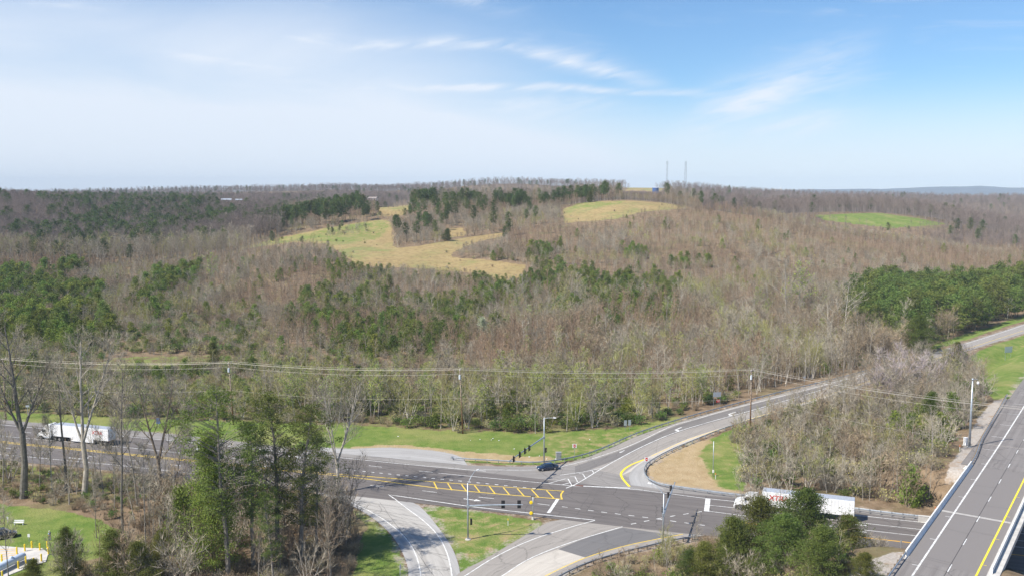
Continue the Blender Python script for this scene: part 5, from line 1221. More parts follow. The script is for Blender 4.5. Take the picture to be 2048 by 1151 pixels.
sign('blue sign on a post on the verge right of the left white truck', P(317, 853), 1.0, 1.5, 1.7, M['sign_blue'], 0.0)
sign('small grey sign on a thin post at the far left verge', P(56, 836), 0.9, 0.5, 3.4, M['sign_grey'], 0.0)
sign('small grey sign plate above the ramp guardrail near its upper end', surf(1617, 771, zr) + Vector((-0.5, 2.4, 0)), 0.9, 0.6, 2.1, M['sign_grey'], 0.3)
pb = P(800, 1151); sign('grey sign seen edge on beside the dark slip road verge', P(801, 1158), 0.5, 0.75, 2.1, M['sign_grey'], 1.25)
pr = surf(2017, 700, zi); sign('wide grey sign back on two posts on the green slope at the right', Vector((pr.x, pr.y, H1(pr.x, pr.y))), 3.3, 2.0, 3.1, M['sign_grey'], 0.35, posts=(-1.2, 1.2))
p = P(1426, 951); p.z = H1(p.x, p.y); r = thing('meter_post', 'thin bare service post with a white meter box in the infield grass', 'post', p)
mb = MB(); mb.tube([(0, 0, -0.3), (0, 0, 7.6)], [0.09, 0.07], 8); mb.build('post', M['galv'], r, smooth=True); mb = MB(); mb.box((0, -0.14, 1.1), (0.34, 0.2, 0.55)); mb.build('meter_box', M['sign_white'], r, bevel=0.02)
for px, py, lab in ((1431, 957, 'orange topped white marker stake beside the meter post'), (1919, 905, 'orange topped white marker stake left of the lamp post'), (1873, 963, 'orange topped white marker stake in the brush below the bridge guardrail'), (1016, 1050, 'small pale marker stake on the grass triangle')):
    p = P(px, py, 0); p = P(px, py, H1(p.x, p.y)); p.z = H1(p.x, p.y); r = thing('marker_stake', lab, 'marker', p, 0, 'marker stakes'); mb = MB(); mb.box((0, 0, 0.45), (0.10, 0.04, 1.1)); mb.build('stake', M['sign_white'], r); mb = MB(); mb.box((0, 0, 1.12), (0.14, 0.06, 0.36)); mb.build('cap', M['orange'] if px != 1016 else M['yellow_paint'], r, bevel=0.01)
mb = MB(); mb.box((0, 0, 0.012), (1.6, 0.7, 0.01)); 
for i in range(9): mb.box((-0.7 + i * 0.175, 0, 0.02), (0.05, 0.62, 0.02))
o = mb.build('storm_drain', simple('rusty_iron', (0.16, 0.07, 0.05), 0.9)); o.location = P(1159, 970) + Vector((0, 0, 0.01)); o.rotation_euler = (0, 0, er); tag(o, 'rusty storm drain grate at the tip of the hatched gore', 'drain')
pt = P(1801, 1108); pt.z = H1(pt.x, pt.y); r = thing('marker_post', 'slim grey post beside the main road in front of the bridge', 'post', pt); mb = MB(); mb.tube([(0, 0, -0.3), (0, 0, 2.4)], 0.05, 6); mb.build('post', M['galv'], r); mb = MB(); mb.box((0, 0, 2.3), (0.25, 0.04, 0.5)); mb.build('plate', M['sign_grey'], r)
lt = MB()
for px, py in ((960, 878), (982, 879), (1000, 880), (1027, 897), (1079, 911), (1060, 913), (795, 872), (940, 880), (1092, 917), (985, 876), (1180, 878)):
    q = P(px + random.uniform(-2, 2), py); a = random.uniform(0, 3); lt.box((q.x, q.y, 0.08), (random.uniform(0.15, 0.45), random.uniform(0.1, 0.25), 0.12), 0, a, 0.7)
o = lt.build('litter', M['sign_white']); tag(o, 'scraps of white litter on the grass verge', None, None, 'stuff')
# ------------------------------------------------------------------ vehicles
def wheel(parent, loc, r, w, rim=0.6, name='wheel', rm='chrome'):
    mb = MB(); mb.disc((0, 0, 0), (0, 1, 0), r, w, 20); o = mb.build(name, M['rubber'], parent, bevel=0.03); o.location = loc
    mb = MB(); mb.disc((0, 0, 0), (0, 1, 0), r * rim, w + 0.03, 14); mb.disc((0, 0, 0), (0, 1, 0), r * 0.2, w + 0.07, 8); mb.build('rim', M[rm], o)
    return o
def semi(label, front, rear, high, txt_x, txt_size, skirts):
    front = Vector(front); rear = Vector(rear); c = (front + rear) / 2; rz = math.atan2((front - rear).y, (front - rear).x)
    t = thing('semi_truck', label, 'truck', c, rz, 'white semi trucks on the main road')
    x0 = 10.6
    # trailer
    mb = MB(); mb.box((-2.55, 0, 2.62), (16.2, 2.58, 2.80)); tr = mb.build('trailer', M['trailer_white'], t, bevel=0.04)
    mb = MB(); mb.box((-2.55, 0, 4.035), (16.1, 2.48, 0.03)); mb.build('roof', M['trailer_roof'], tr)
    mb = MB()
    for i in range(27): mb.box((-10.3 + i * 0.6, -1.2925, 2.62), (0.035, 0.008, 2.6)); mb.box((-10.3 + i * 0.6, 1.2925, 2.62), (0.035, 0.008, 2.6))
    mb.build('side_ribs', M['trailer_roof'], tr)
    mb = MB(); mb.box((-10.665, -0.62, 2.62), (0.03, 1.18, 2.6)); mb.build('rear_door', M['trailer_white'], tr); mb = MB(); mb.box((-10.665, 0.62, 2.62), (0.03, 1.18, 2.6)); mb.build('rear_door', M['trailer_white'], tr)
    for s in (-1, 1): mb = MB(); mb.box((-10.67, s * 1.05, 1.12), (0.06, 0.3, 0.12)); mb.build('tail_light', M['tail_lens'], tr)
    mb = MB(); mb.box((-10.6, 0, 0.62), (0.12, 2.3, 0.12)); mb.box((-10.6, -0.8, 0.9), (0.1, 0.1, 0.6)); mb.box((-10.6, 0.8, 0.9), (0.1, 0.1, 0.6)); mb.build('bumper_bar', M['dark_metal'], tr)
    mb = MB(); mb.box((-3.0, 0, 1.1), (14.5, 0.9, 0.22)); mb.box((2.4, -0.8, 0.75), (0.14, 0.14, 1.0)); mb.box((2.4, 0.8, 0.75), (0.14, 0.14, 1.0)); mb.build('chassis', M['dark_metal'], tr)
    if skirts:
        for s in (-1, 1): mb = MB(); mb.box((-2.9, s * 1.24, 0.82), (6.6, 0.04, 0.78)); mb.build('side_skirt', M['trailer_white'], tr)
    for x in (-9.6, -8.35):
        for s in (-1, 1): wheel(t, (x, s * 0.97, 0.51), 0.51, 0.62)
    lettering(tr, 'XTRA', txt_size, M['red_paint'], (txt_x, 1.305, 2.95), (math.pi / 2, 0, math.pi), 0.15)
    lettering(tr, 'XTRA', txt_size, M['red_paint'], (txt_x, -1.305, 2.95), (math.pi / 2, 0, 0), 0.15)
    # tractor
    zr_ = 3.92 if high else 3.05
    prof = [(6.5, 0.95), (6.5, zr_), (7.3, zr_), (8.1, zr_ - 0.28 if high else zr_ - 0.06), (8.75, 2.72), (9.25, 1.98), (10.2, 1.78), (10.62, 1.55), (10.68, 0.75), (9.9, 0.62), (8.9, 0.95)]
    mb = MB(); mb.prism(prof[:5] + [(8.95, 1.95), (8.95, 0.95)], -1.2, 1.2); cab = mb.build('cab', M['white_paint'], t, bevel=0.08)
    mb = MB(); mb.loft([[(8.955, -1.05, 0.95), (8.955, 1.05, 0.95), (8.955, 1.02, 1.85), (8.955, 0.7, 2.02), (8.955, -0.7, 2.02), (8.955, -1.02, 1.85)], [(10.1, -1.0, 0.8), (10.1, 1.0, 0.8), (10.1, 0.95, 1.6), (10.1, 0.62, 1.82), (10.1, -0.62, 1.82), (10.1, -0.95, 1.6)], [(10.62, -0.9, 0.7), (10.62, 0.9, 0.7), (10.6, 0.82, 1.35), (10.55, 0.5, 1.6), (10.55, -0.5, 1.6), (10.6, -0.82, 1.35)]]); hood = mb.build('hood', M['white_paint'], t, bevel=0.05)
    mb = MB(); mb.box((10.64, 0, 1.1), (0.06, 0.95, 0.7)); mb.build('grille', M['chrome'], hood)
    mb = MB(); mb.box((10.66, 0, 0.52), (0.25, 2.3, 0.36)); mb.build('bumper', M['white_paint'], t, bevel=0.05)
    for s in (-1, 1): mb = MB(); mb.box((10.58, s * 0.86, 1.05), (0.18, 0.26, 0.26)); mb.build('headlight', M['lamp_lens'], hood, bevel=0.03)
    mb = MB(); mb.loft([[(9.02, -0.95, 2.02), (9.02, 0.95, 2.02), (8.79, 1.05, 2.68), (8.79, -1.05, 2.68)], [(9.05, -0.95, 2.04), (9.05, 0.95, 2.04), (8.82, 1.05, 2.7), (8.82, -1.05, 2.7)]]); mb.build('windshield', M['glass'], cab)
    for s in (-1, 1):
        mb = MB(); mb.prism([(7.85, 1.95), (7.85, 2.6), (8.5, 2.6), (8.78, 1.95)], s * 1.2, s * 1.215); mb.build('side_window', M['glass'], cab)
        mb = MB(); mb.box((8.7, s * 1.42, 2.2), (0.12, 0.22, 0.62)); mb.box((8.7, s * 1.28, 2.45), (0.05, 0.2, 0.05)); mb.build('mirror', M['black'], cab)
        mb = MB(); mb.tube([(6.9, s * 0.98, 0.62), (8.3, s * 0.98, 0.62)], 0.30, 12); mb.build('fuel_tank', M['chrome'], t)
        mb = MB(); mb.box((7.75, s * 1.12, 1.0), (2.3, 0.08, 0.6)) if high else mb.box((6.5, s * 1.0, 2.2), (0.12, 0.12, 2.6)); mb.build('side_fairing' if high else 'exhaust_stack', M['white_paint'] if high else M['chrome'], t)
        wheel(t, (9.55, s * 1.02, 0.51), 0.51, 0.32)
        for x in (5.1, 3.8): wheel(t, (x, s * 0.97, 0.51), 0.51, 0.6)
    mb = MB(); mb.box((6.4, 0, 0.85), (6.6, 0.9, 0.25)); mb.build('frame', M['dark_metal'], t)
    return t
semi('white high roofed semi truck on the left road with red XTRA near the trailer rear', P(80, 874.5), P(227, 889), True, -7.4, 1.15, True)
semi('white semi truck with long hood half hidden by cedars beside the bridge', P(1466, 1012), P(1712, 1041), False, 2.6, 1.35, False)
def car(label, loc, rz, paintm, suv=False, cat='car', group=None):
    t = thing('parked_suv' if suv else 'car', label, cat, loc, rz, group); k = 1.22 if suv else 1.0
    st = [(-2.36, 0.62, 0.42, 0.80), (-2.28, 0.80, 0.30, 0.96), (-1.6, 0.90, 0.22, 1.00), (-0.6, 0.91, 0.20, 0.98), (0.6, 0.91, 0.20, 0.95), (1.3, 0.90, 0.22, 0.90), (2.0, 0.84, 0.26, 0.78), (2.30, 0.70, 0.34, 0.66), (2.38, 0.52, 0.40, 0.58)]
    if suv: st = [(x, w * 1.05, zb * 1.3, zt * 1.22) for x, w, zb, zt in st]
    mb = MB(); mb.loft([[(x, -w * 0.92, zb), (x, w * 0.92, zb), (x, w, zb + (zt - zb) * 0.45), (x, w * 0.95, zt - 0.04), (x, w * 0.8, zt), (x, -w * 0.8, zt), (x, -w * 0.95, zt - 0.04), (x, -w, zb + (zt - zb) * 0.45)] for x, w, zb, zt in st]); body = mb.build('body', paintm, t, smooth=True, bevel=0.02)
    zb_, zt_ = (0.97, 1.44) if not suv else (1.16, 1.85)
    b0, b1, r0, r1 = (-1.95, 1.25, -1.05, 0.35) if not suv else (-2.28, 1.25, -2.05, 0.45)
    def ring(x, w, z): return (x, w, z)
    mb = MB(); lo = [(b0, -0.80), (b1, -0.80), (b1, 0.80), (b0, 0.80)]; hi = [(r0, -0.60), (r1, -0.60), (r1, 0.60), (r0, 0.60)]
    mb.loft([[(x, y, zb_ - 0.08) for x, y in lo], [(x, y, zt_ - 0.03) for x, y in hi], [(x * 0.92, y * 0.88, zt_) for x, y in hi]]); cabin = mb.build('cabin', paintm, t, bevel=0.05)
    def pane(nm, a, b, c, d, off):
        m_ = MB(); n = Vector(off); ps = [Vector(q) for q in (a, b, c, d)]; ctr = sum(ps, Vector()) / 4; ps = [ctr + (q - ctr) * 0.86 for q in ps]; m_.loft([[q + n * 0.006 for q in ps], [q + n * 0.022 for q in ps]]); m_.build(nm, M['glass'], cabin)
    zl, zh = zb_ - 0.02, zt_ - 0.05
    pane('windshield', (b1, -0.80, zl), (b1, 0.80, zl), (r1, 0.6, zh), (r1, -0.6, zh), (0.55, 0, 0.8)); pane('rear_window', (b0, -0.80, zl), (b0, 0.80, zl), (r0, 0.6, zh), (r0, -0.6, zh), (-0.6, 0, 0.7))
    for s in (-1, 1):
        mx = (b0 + b1) / 2; mr = (r0 + r1) / 2
        pane('side_window', (mx + 0.03, s * 0.80, zl), (b1 - 0.1, s * 0.80, zl), (r1, s * 0.6, zh), (mr + 0.03, s * 0.6, zh), (0, s, 0.35)); pane('side_window', (b0 + 0.1, s * 0.80, zl), (mx - 0.03, s * 0.80, zl), (mr - 0.03, s * 0.6, zh), (r0, s * 0.6, zh), (0, s, 0.35))
        h = MB(); h.box((2.22, s * 0.58, 0.62 * k), (0.2, 0.3, 0.14)); h.build('headlight', M['lamp_lens'], body, bevel=0.03); h = MB(); h.box((-2.3, s * 0.62, 0.80 * k), (0.12, 0.26, 0.14)); h.build('tail_light', M['tail_lens'], body, bevel=0.03)
        h = MB(); h.box((0.95, s * 0.98, 1.0 * k), (0.14, 0.2, 0.13)); h.build('mirror', paintm, body, bevel=0.03)
        for x in (-1.42, 1.45): wheel(t, (x, s * 0.80 * (1.05 if suv else 1), 0.33 * (1.1 if suv else 1)), 0.33 * (1.1 if suv else 1), 0.22, 0.62)
    return t
wa, wb = P(1079.6, 941.5), P(1105, 939); dz = (wa - wb)
car('dark blue saloon car turning off the ramp below the signal pole', (wa + wb) / 2 + Vector((0.3, 0.8, 0.02)), math.atan2(dz.y, dz.x), M['car_blue'])
car('white car on the far lanes mostly hidden behind the tall pines', P(413, 902), math.atan2(0.24, -1), M['car_white'])
pp = P(4, 1076); car('black vehicle parked on the lawn at the bottom left edge', pp, 0.55, M['car_black'], True, 'car')
# ------------------------------------------------------------------ bottom-left yard
def poly_slab(name, pxs, z, th, mat, kind='structure'):
    q = [P(a, b) for a, b in pxs]; mb = MB(); mb.loft([[(v.x, v.y, z - th) for v in q], [(v.x, v.y, z) for v in q]]); o = mb.build(name, mat); 
    if kind: o['kind'] = kind
    return o
gz = H1(*P(30, 1120).to_2d()); 
poly_slab('concrete_pad', [(-60, 1093), (0, 1092), (45, 1096), (84, 1097), (97, 1106), (92, 1124), (60, 1134), (20, 1150), (-10, 1170), (-90, 1170)], gz + 0.12, 0.5, M['concrete'])
mb = MB()
for k in range(5):
    a = P(-10, 1100 + k * 5.5); b = P(33, 1098.5 + k * 4.0); d = (b - a).to_2d().normalized() * 0.10; z = gz + 0.126
    mb.add([(a.x - d.y, a.y + d.x, z), (a.x + d.y, a.y - d.x, z), (b.x + d.y, b.y - d.x, z), (b.x - d.y, b.y + d.x, z)], [(0, 1, 2, 3)])
o = mb.build('pad_marking', M['line_orange']); o['kind'] = 'structure'
ta, tb = P(-30, 1150, gz + 0.7), P(50, 1112, gz + 0.7); ctr = (ta + tb) / 2; ax = (tb - ta); L = ax.length; rz = math.atan2(ax.y, ax.x)
tk = thing('gas_tank', 'pale blue horizontal gas tank among yellow bollards at the bottom left', 'tank', (ctr.x, ctr.y, gz + 0.12), rz)
mb = MB(); mb.tube([(-L / 2, 0, 0.85), (-L / 2 + 0.15, 0, 0.85), (-L / 2 + 0.5, 0, 0.85), (L / 2 - 0.5, 0, 0.85), (L / 2 - 0.15, 0, 0.85), (L / 2, 0, 0.85)], [0.1, 0.45, 0.62, 0.62, 0.45, 0.1], 20); mb.build('tank_shell', M['tank_white'], tk, smooth=True)
mb = MB(); mb.tube([(1.2, 0, 1.4), (1.2, 0, 1.62), (1.2, 0, 1.72)], [0.28, 0.26, 0.1], 14); mb.build('valve_dome', M['tank_white'], tk, smooth=True)
for x in (-L * 0.28, L * 0.28): mb = MB(); mb.box((x, 0, 0.2), (0.25, 1.0, 0.42)); mb.build('saddle', M['concrete'], tk)
BOL = [(64, 1097, 'beside the far edge of the pad'), (80, 1101, 'right of the pad corner'), (95, 1097, 'rightmost at the far side of the pad'), (50, 1103, 'behind the tank end'), (34, 1109, 'behind the middle of the tank'), (4, 1124, 'on the yellow hatching at the left edge'), (68, 1131, 'tallest in front of the tank end'), (83, 1123, 'thick one in front of the right pad corner'), (97, 1109, 'in the shade of the dark shrub'), (37, 1138, 'low one in front of the tank beside the bushes'), (52, 1128, 'pale one in front of the tank'), (5, 1158, 'at the bottom left corner')]
bmesh_b = None
for px, py, w_ in BOL:
    q = P(px, py); r = thing('bollard', 'yellow steel bollard ' + w_, 'bollard', (q.x, q.y, gz + 0.1), 0, 'yellow bollards round the gas tank')
    if bmesh_b is None:
        mb = MB(); mb.tube([(0, 0, 0), (0, 0, 1.15), (0, 0, 1.24), (0, 0, 1.27)], [0.13, 0.13, 0.09, 0.02], 12); bmesh_b = mb.mesh('bollard_post', M['yellow_paint']); mb = MB(); mb.tube([(0, 0, -0.15), (0, 0, 0.04)], [0.24, 0.2], 12); bmesh_f = mb.mesh('footing', M['concrete'])
    for nm, me in (('post', bmesh_b), ('footing', bmesh_f)): o = bpy.data.objects.new(nm, me); COL.objects.link(o); o.parent = r
sign('small white sign on the lawn left of the yellow bollards', P(58, 1083), 0.42, 0.55, 1.1, M['sign_white'], 0.0)
sign('small white sign beside the black vehicle', P(15, 1046), 0.40, 0.5, 1.0, M['sign_white'], 0.0)
b_ = thing('bench', 'long white bench on the lawn right of the black vehicle', 'bench', P(38, 1049), 0.0)
mb = MB(); mb.box((0, 0, 0.48), (1.8, 0.35, 0.08)); mb.build('seat', M['sign_white'], b_, bevel=0.01)
for s in (-0.75, 0.75): mb = MB(); mb.box((s, 0, 0.2), (0.08, 0.3, 0.5)); mb.build('leg', M['sign_white'], b_)
mb = MB(); mb.box((0, 0.16, 0.78), (1.8, 0.05, 0.3)); mb.build('backrest', M['sign_white'], b_, bevel=0.01)
# person
def skin(name, joints, edges, mat, parent, root=0, lv=1):
    me = bpy.data.meshes.new(name); me.from_pydata([j[:3] for j in joints], edges, []); me.materials.append(mat)
    o = bpy.data.objects.new(name, me); COL.objects.link(o); md = o.modifiers.new('skin', 'SKIN'); md.use_smooth_shade = True
    for i, v in enumerate(me.skin_vertices[0].data): v.radius = (joints[i][3], joints[i][3] if len(joints[i]) < 5 else joints[i][4]); v.use_root = (i == root)
    sb = o.modifiers.new('sub', 'SUBSURF'); sb.levels = lv; sb.render_levels = lv; o.parent = parent; return o
q = P(100, 1081); q.z = H1(q.x, q.y)
pe_ = thing('person', 'person in a light blue shirt and white cap walking on the lawn', 'person', q, R(150))
J = [(0, 0, .95, .15, .11), (0, 0, 1.15, .15, .10), (.02, 0, 1.36, .17, .11), (.03, 0, 1.50, .055), (.05, 0, 1.60, .085, .095), (.05, 0, 1.70, .08, .09),
     (.02, .20, 1.40, .06), (-.06, .27, 1.14, .045), (.06, .27, .92, .036), (.12, .26, .82, .03),
     (.02, -.20, 1.40, .06), (.10, -.26, 1.14, .045), (.20, -.24, .93, .036), (.25, -.23, .84, .03),
     (.0, .09, .88, .09), (.10, .10, .50, .065), (.06, .10, .09, .045), (.20, .11, .04, .04),
     (.0, -.09, .88, .09), (-.02, -.10, .50, .065), (-.20, -.10, .12, .045), (-.08, -.11, .04, .04)]
Ed = [(0, 1), (1, 2), (2, 3), (3, 4), (4, 5), (2, 6), (6, 7), (7, 8), (8, 9), (2, 10), (10, 11), (11, 12), (12, 13), (0, 14), (14, 15), (15, 16), (16, 17), (0, 18), (18, 19), (19, 20), (20, 21)]
body = skin('body', J, Ed, M['skin'], pe_)
for hx, hy, hz in ((.125, .26, .80), (.255, -.23, .82)):
    hb = MB()
    for k, (dx, ln) in enumerate(((-.03, .075), (-.01, .09), (.01, .085), (.03, .065))): hb.tube([(hx + dx, hy, hz), (hx + dx + .008, hy, hz - ln * .6), (hx + dx - .004, hy, hz - ln)], [.009, .008, .006], 5)
    hb.tube([(hx + .035, hy, hz + .03), (hx + .06, hy, hz - .01), (hx + .055, hy, hz - .04)], [.011, .009, .007], 5); hb.build('fingers', M['skin'], body)
fb = MB(); fb.tube([(.145, 0, 1.635), (.165, 0, 1.61)], [.012, .018], 6); fb.build('nose', M['skin'], body); fb = MB(); fb.box((.14, .033, 1.645), (.01, .022, .01)); fb.box((.14, -.033, 1.645), (.01, .022, .01)); fb.build('eyes', M['black'], body)
skin('shirt', [(0, 0, .93, .17, .125), (0, 0, 1.15, .17, .12), (.02, 0, 1.38, .19, .125), (.03, 0, 1.47, .07), (.02, .20, 1.40, .075), (-.03, .25, 1.22, .065), (.02, -.20, 1.40, .075), (.07, -.245, 1.22, .065)], [(0, 1), (1, 2), (2, 3), (2, 4), (4, 5), (2, 6), (6, 7)], M['shirt_blue'], pe_)
skin('trousers', [(0, 0, .97, .16, .12), (0, .09, .86, .105), (.10, .10, .50, .08), (.06, .10, .10, .065), (0, -.09, .86, .105), (-.02, -.10, .50, .08), (-.19, -.10, .14, .065)], [(0, 1), (1, 2), (2, 3), (0, 4), (4, 5), (5, 6)], M['jeans'], pe_)
cb = MB(); cb.tube([(.05, 0, 1.69), (.05, 0, 1.76), (.05, 0, 1.80)], [.105, .095, .03], 14); cb.box((.17, 0, 1.695), (.12, .13, .015)); cb.build('cap', M['sign_white'], pe_, smooth=False)
# ------------------------------------------------------------------ far structures
def tower(label, px, ptop, Yd, w=2.4):
    top = PY(px, ptop, Yd); z0_ = H1(top.x, Yd); h = top.z - z0_
    t = thing('radio_tower', label, 'tower', (top.x, Yd, z0_), 0.4, 'two lattice towers on the far hill'); mb = MB(); n = 14
    cor = [(math.cos(a) * w, math.sin(a) * w) for a in (0.5, 2.6, 4.7)]
    for x, y in cor: mb.tube([(x, y, -1), (x * 0.55, y * 0.55, h)], 0.26, 4)
    for i in range(n):
        z1, z2 = h * i / n, h * (i + 1) / n; f1, f2 = 1 - 0.45 * i / n, 1 - 0.45 * (i + 1) / n
        for j in range(3):
            a, b = cor[j], cor[(j + 1) % 3]; mb.tube([(a[0] * f1, a[1] * f1, z1), (b[0] * f2, b[1] * f2, z2)], 0.14, 3); mb.tube([(b[0] * f1, b[1] * f1, z1), (a[0] * f2, a[1] * f2, z2)], 0.14, 3)
    mb.build('lattice_mast', M['galv_dark'], t)
    mb = MB()
    for a in (0.4, 2.5, 4.6):
        for dz in (0, 1.6): mb.box((math.cos(a) * 2.2, math.sin(a) * 2.2, h - 1.5 - dz * 2.5), (0.7, 0.5, 2.4), 0, a)
    mb.build('antenna', M['galv'], t); mb = MB(); mb.tube([(0, 0, h - 1), (0, 0, h + 4)], 0.12, 4); mb.build('spire', M['galv_dark'], t)
tower('left of two tall lattice towers, paler, above the far hilltop', 1335, 323, 2050); tower('right of two tall lattice towers, darker, above the far hilltop', 1372, 323, 1960, 3.0)
wt = PY(1311, 383, 1840); zz = H1(wt.x, 1840); t = thing('water_tank', 'squat blue water tank on the far hill below the towers', 'water tank', (wt.x, 1840, zz)); hh = PY(1311, 375.5, 1840).z - zz
mb = MB(); mb.tube([(0, 0, -2), (0, 0, hh)], 6.3, 28); mb.build('tank_shell', M['tank_blue'], t); mb = MB(); mb.tube([(0, 0, hh), (0, 0, hh + 0.5), (0, 0, hh + 1.1)], [6.4, 5.0, 0.5], 28); mb.build('roof', M['barn_roof'], t)
mb = MB(); mb.box((0, -6.4, hh / 2), (0.6, 0.25, hh)); mb.build('ladder', M['galv_dark'], t)
def house(label, px, py, Yd, w, d, h, rz, wall, roof, name='house', cat='house', windows=3, rh=None):
    q = PY(px, py, Yd); z = min(H1(q.x, Yd), q.z + 3); z = max(z, q.z - 2); t = thing(name, label, cat, (q.x, Yd, z), rz); rh = rh or d * 0.28
    mb = MB(); mb.box((0, 0, h / 2 - 1), (w, d, h + 2)); wl = mb.build('wall', wall, t); mb = MB(); mb.prism([(-d / 2 - 0.5, 0), (d / 2 + 0.5, 0), (0, rh)], -w / 2 - 0.5, w / 2 + 0.5); ro = mb.build('roof', roof, t); ro.location = (0, 0, h + 0.01); ro.rotation_euler = (0, 0, math.pi / 2)
    for i in range(windows): mb = MB(); mb.box((-w / 2 + w * (i + 0.5) / windows, -d / 2 - 0.04, h * 0.55), (w / windows * 0.4, 0.1, h * 0.4)); mb.build('window', M['glass'], t)
    mb = MB(); mb.box((w * 0.02 + w / (2 * windows) * 0, -d / 2 - 0.05, 1.0), (1.1, 0.1, 2.1)); mb.build('door', M['wood_post'], t); return t
house('long low white poultry barn in the brown clearing on the left skyline', 453, 399.5, 1400, 14, 8, 1.6, 0.15, M['siding'], M['sign_grey'], 'barn', 'barn', 6)
house('shorter white poultry barn just right of the long one on the skyline', 478, 400, 1420, 9, 7, 1.6, 0.1, M['siding'], M['sign_grey'], 'barn', 'barn', 4)
house('cream house behind dark trees right of the pine row on the ridge', 746, 398, 1150, 11, 7, 2.6, -0.3, M['siding'], M['roof_shingle'])
house('pale house with grey roof among trees beyond the brown hill', 1446, 421, 980, 10, 7, 2.0, 0.2, M['siding'], M['sign_grey'])
for px, pt_, lab, w_ in ((1551, 374, 'left of two thin white masts against the blue mountains', 2.2), (1562, 372, 'right of two white masts against the blue mountains, thicker', 3.6)):
    a = PY(px, pt_, 5200.0); z_ = H1(a.x, 5200.0); t = thing('white_mast', lab, 'mast', (a.x, 5200.0, z_), 0, 'white masts far away'); mb = MB(); mb.tube([(0, 0, -2), (0, 0, (a.z - z_) * 0.72), (0, 0, a.z - z_)], [w_ * 1.5, w_, 0.4], 8); mb.build('shaft', M['sign_white'], t); mb = MB(); mb.tube([(0, 0, a.z - z_ - 0.2), (0, 0, a.z - z_ + 6)], 0.35, 4); mb.build('aerial', M['galv'], t)
# ------------------------------------------------------------------ foreground trees
def gp(px, py):
    p = P(px, py); p.z = H1(p.x, p.y); p = P(px, py, p.z); p.z = H1(p.x, p.y); return p
def hgt(px, py, p): return PY(px, py, p.y).z - p.z
def hero(kind, label, base, top, trcr, href, mats, group, cat='tree', rz=None, parts=('trunk', 'crown'), sxy=1.0):
    p = gp(*base); h = hgt(top[0], top[1], p); s = h / href
    tr, cr = trcr if not isinstance(trcr[0], MB) else (trcr[0].mesh(kind + '_' + parts[0], mats[0]), trcr[1].mesh(kind + '_' + parts[1], mats[1]))
    r = plant(kind, cat, (tr, cr), p, random.uniform(0, 6.28) if rz is None else rz, s, label, group, parts, sxy); return r
BIG = dict(max=3, wood=2, seg=(9, 7, 5, 3), wander=(0.05, 0.13, 0.18, 0.2), up=(0.02, 0.07, 0.04, 0.04), tip=(0.22, 0.25, 0.3, 0.4), k=(9, 6, 4, 3), n=(12, 6, 4, 0), Lref=(0, 0, 0, 0), t0=(0.30, 0.22, 0.2, 0.2),
           ang=(0.80, 0.7, 0.7, 0.7), rr=(0.58, 0.60, 0.6, 0.5), lr=(0.42, 0.45, 0.45, 0.5), lt=(0.72, 0.5, 0.4, 0.4), tw=(2, 3, 3, 3), twl=1.2, tww=0.04, rmin=0.02)
def big(seed, h, r, **kw): o = dict(BIG); o.update(kw); return bare(seed, h, r, **o)
def forked(seed, h, r, forks, fork_t=0.3, **kw):
    """a trunk that splits low into several rising stems"""
    o = dict(BIG); o.update(kw); rg = np.random.default_rng(seed); tr, cr = MB(), MB(); ft = h * fork_t
    tr.tube([(0, 0, -0.5), (0.02 * h, 0, ft * 0.5), (0.01 * h, 0.01 * h, ft)], [r * 1.3, r, r * 0.92], 10, 0, False)
    for (ang, az, L, rr) in forks:
        d = tilt(Vector((0, 0, 1)), ang, az); oo = dict(o); oo['up'] = (0.05,) + o['up'][1:]; oo['flare'] = 0; oo['t0'] = (0.22,) + o['t0'][1:]; oo['n'] = (11,) + o['n'][1:]
        grow(tr, cr, (0.01 * h, 0.01 * h, ft - 0.2), d, h * L, r * rr, 0, oo, rg)
    return tr, cr
BG = 'big leafless trees between the lawn and the road'
gr_, br_, pa_ = (M['bark_dark'], M['twig_grey']), (M['bark_brown'], M['bark_dark']), (M['bark_grey'], M['twig_grey'])
hero('bare_tree', 'massive grey leafless tree, thickest trunk at the far left of the lawn', (46, 995), (18, 650), forked(501, 33, 0.58, ((0.12, 2.9, 0.62, 0.72), (0.42, 0.4, 0.42, 0.5), (0.40, 3.4, 0.42, 0.5)), 0.38), 33, gr_, BG, rz=0.0)
hero('bare_tree', 'huge pale forked leafless tree rising in front of the left white truck', (168, 993), (160, 668), forked(502, 31, 0.46, ((0.10, 1.2, 0.62, 0.75), (0.26, 5.9, 0.62, 0.62), (0.36, 2.6, 0.45, 0.5)), 0.34), 31, pa_, BG, rz=0.6)
hero('bare_tree', 'straight dark grey leafless trunk just left of the pale forked tree', (133, 985), (135, 745), big(503, 24, 0.30, n=(11, 6, 4, 0), t0=(0.5, 0.2, 0.2, 0.2), lr=(0.32, 0.4, 0.4, 0.5)), 24, gr_, BG)
hero('bare_tree', 'very tall slender pale trunk standing at the right end of the lawn', (246, 1088), (214, 735), big(504, 31, 0.24, n=(14, 6, 4, 0), t0=(0.45, 0.2, 0.2, 0.2), lr=(0.24, 0.42, 0.42, 0.5), lean=0.02), 31, gr_, BG)
hero('bare_tree', 'dark low forked leafless tree with an arching limb over the road', (315, 978), (318, 720), forked(505, 25, 0.36, ((0.22, 3.3, 0.62, 0.7), (0.30, 0.2, 0.66, 0.72), (0.75, 0.0, 0.45, 0.5)), 0.22), 25, br_, BG, rz=0.1)
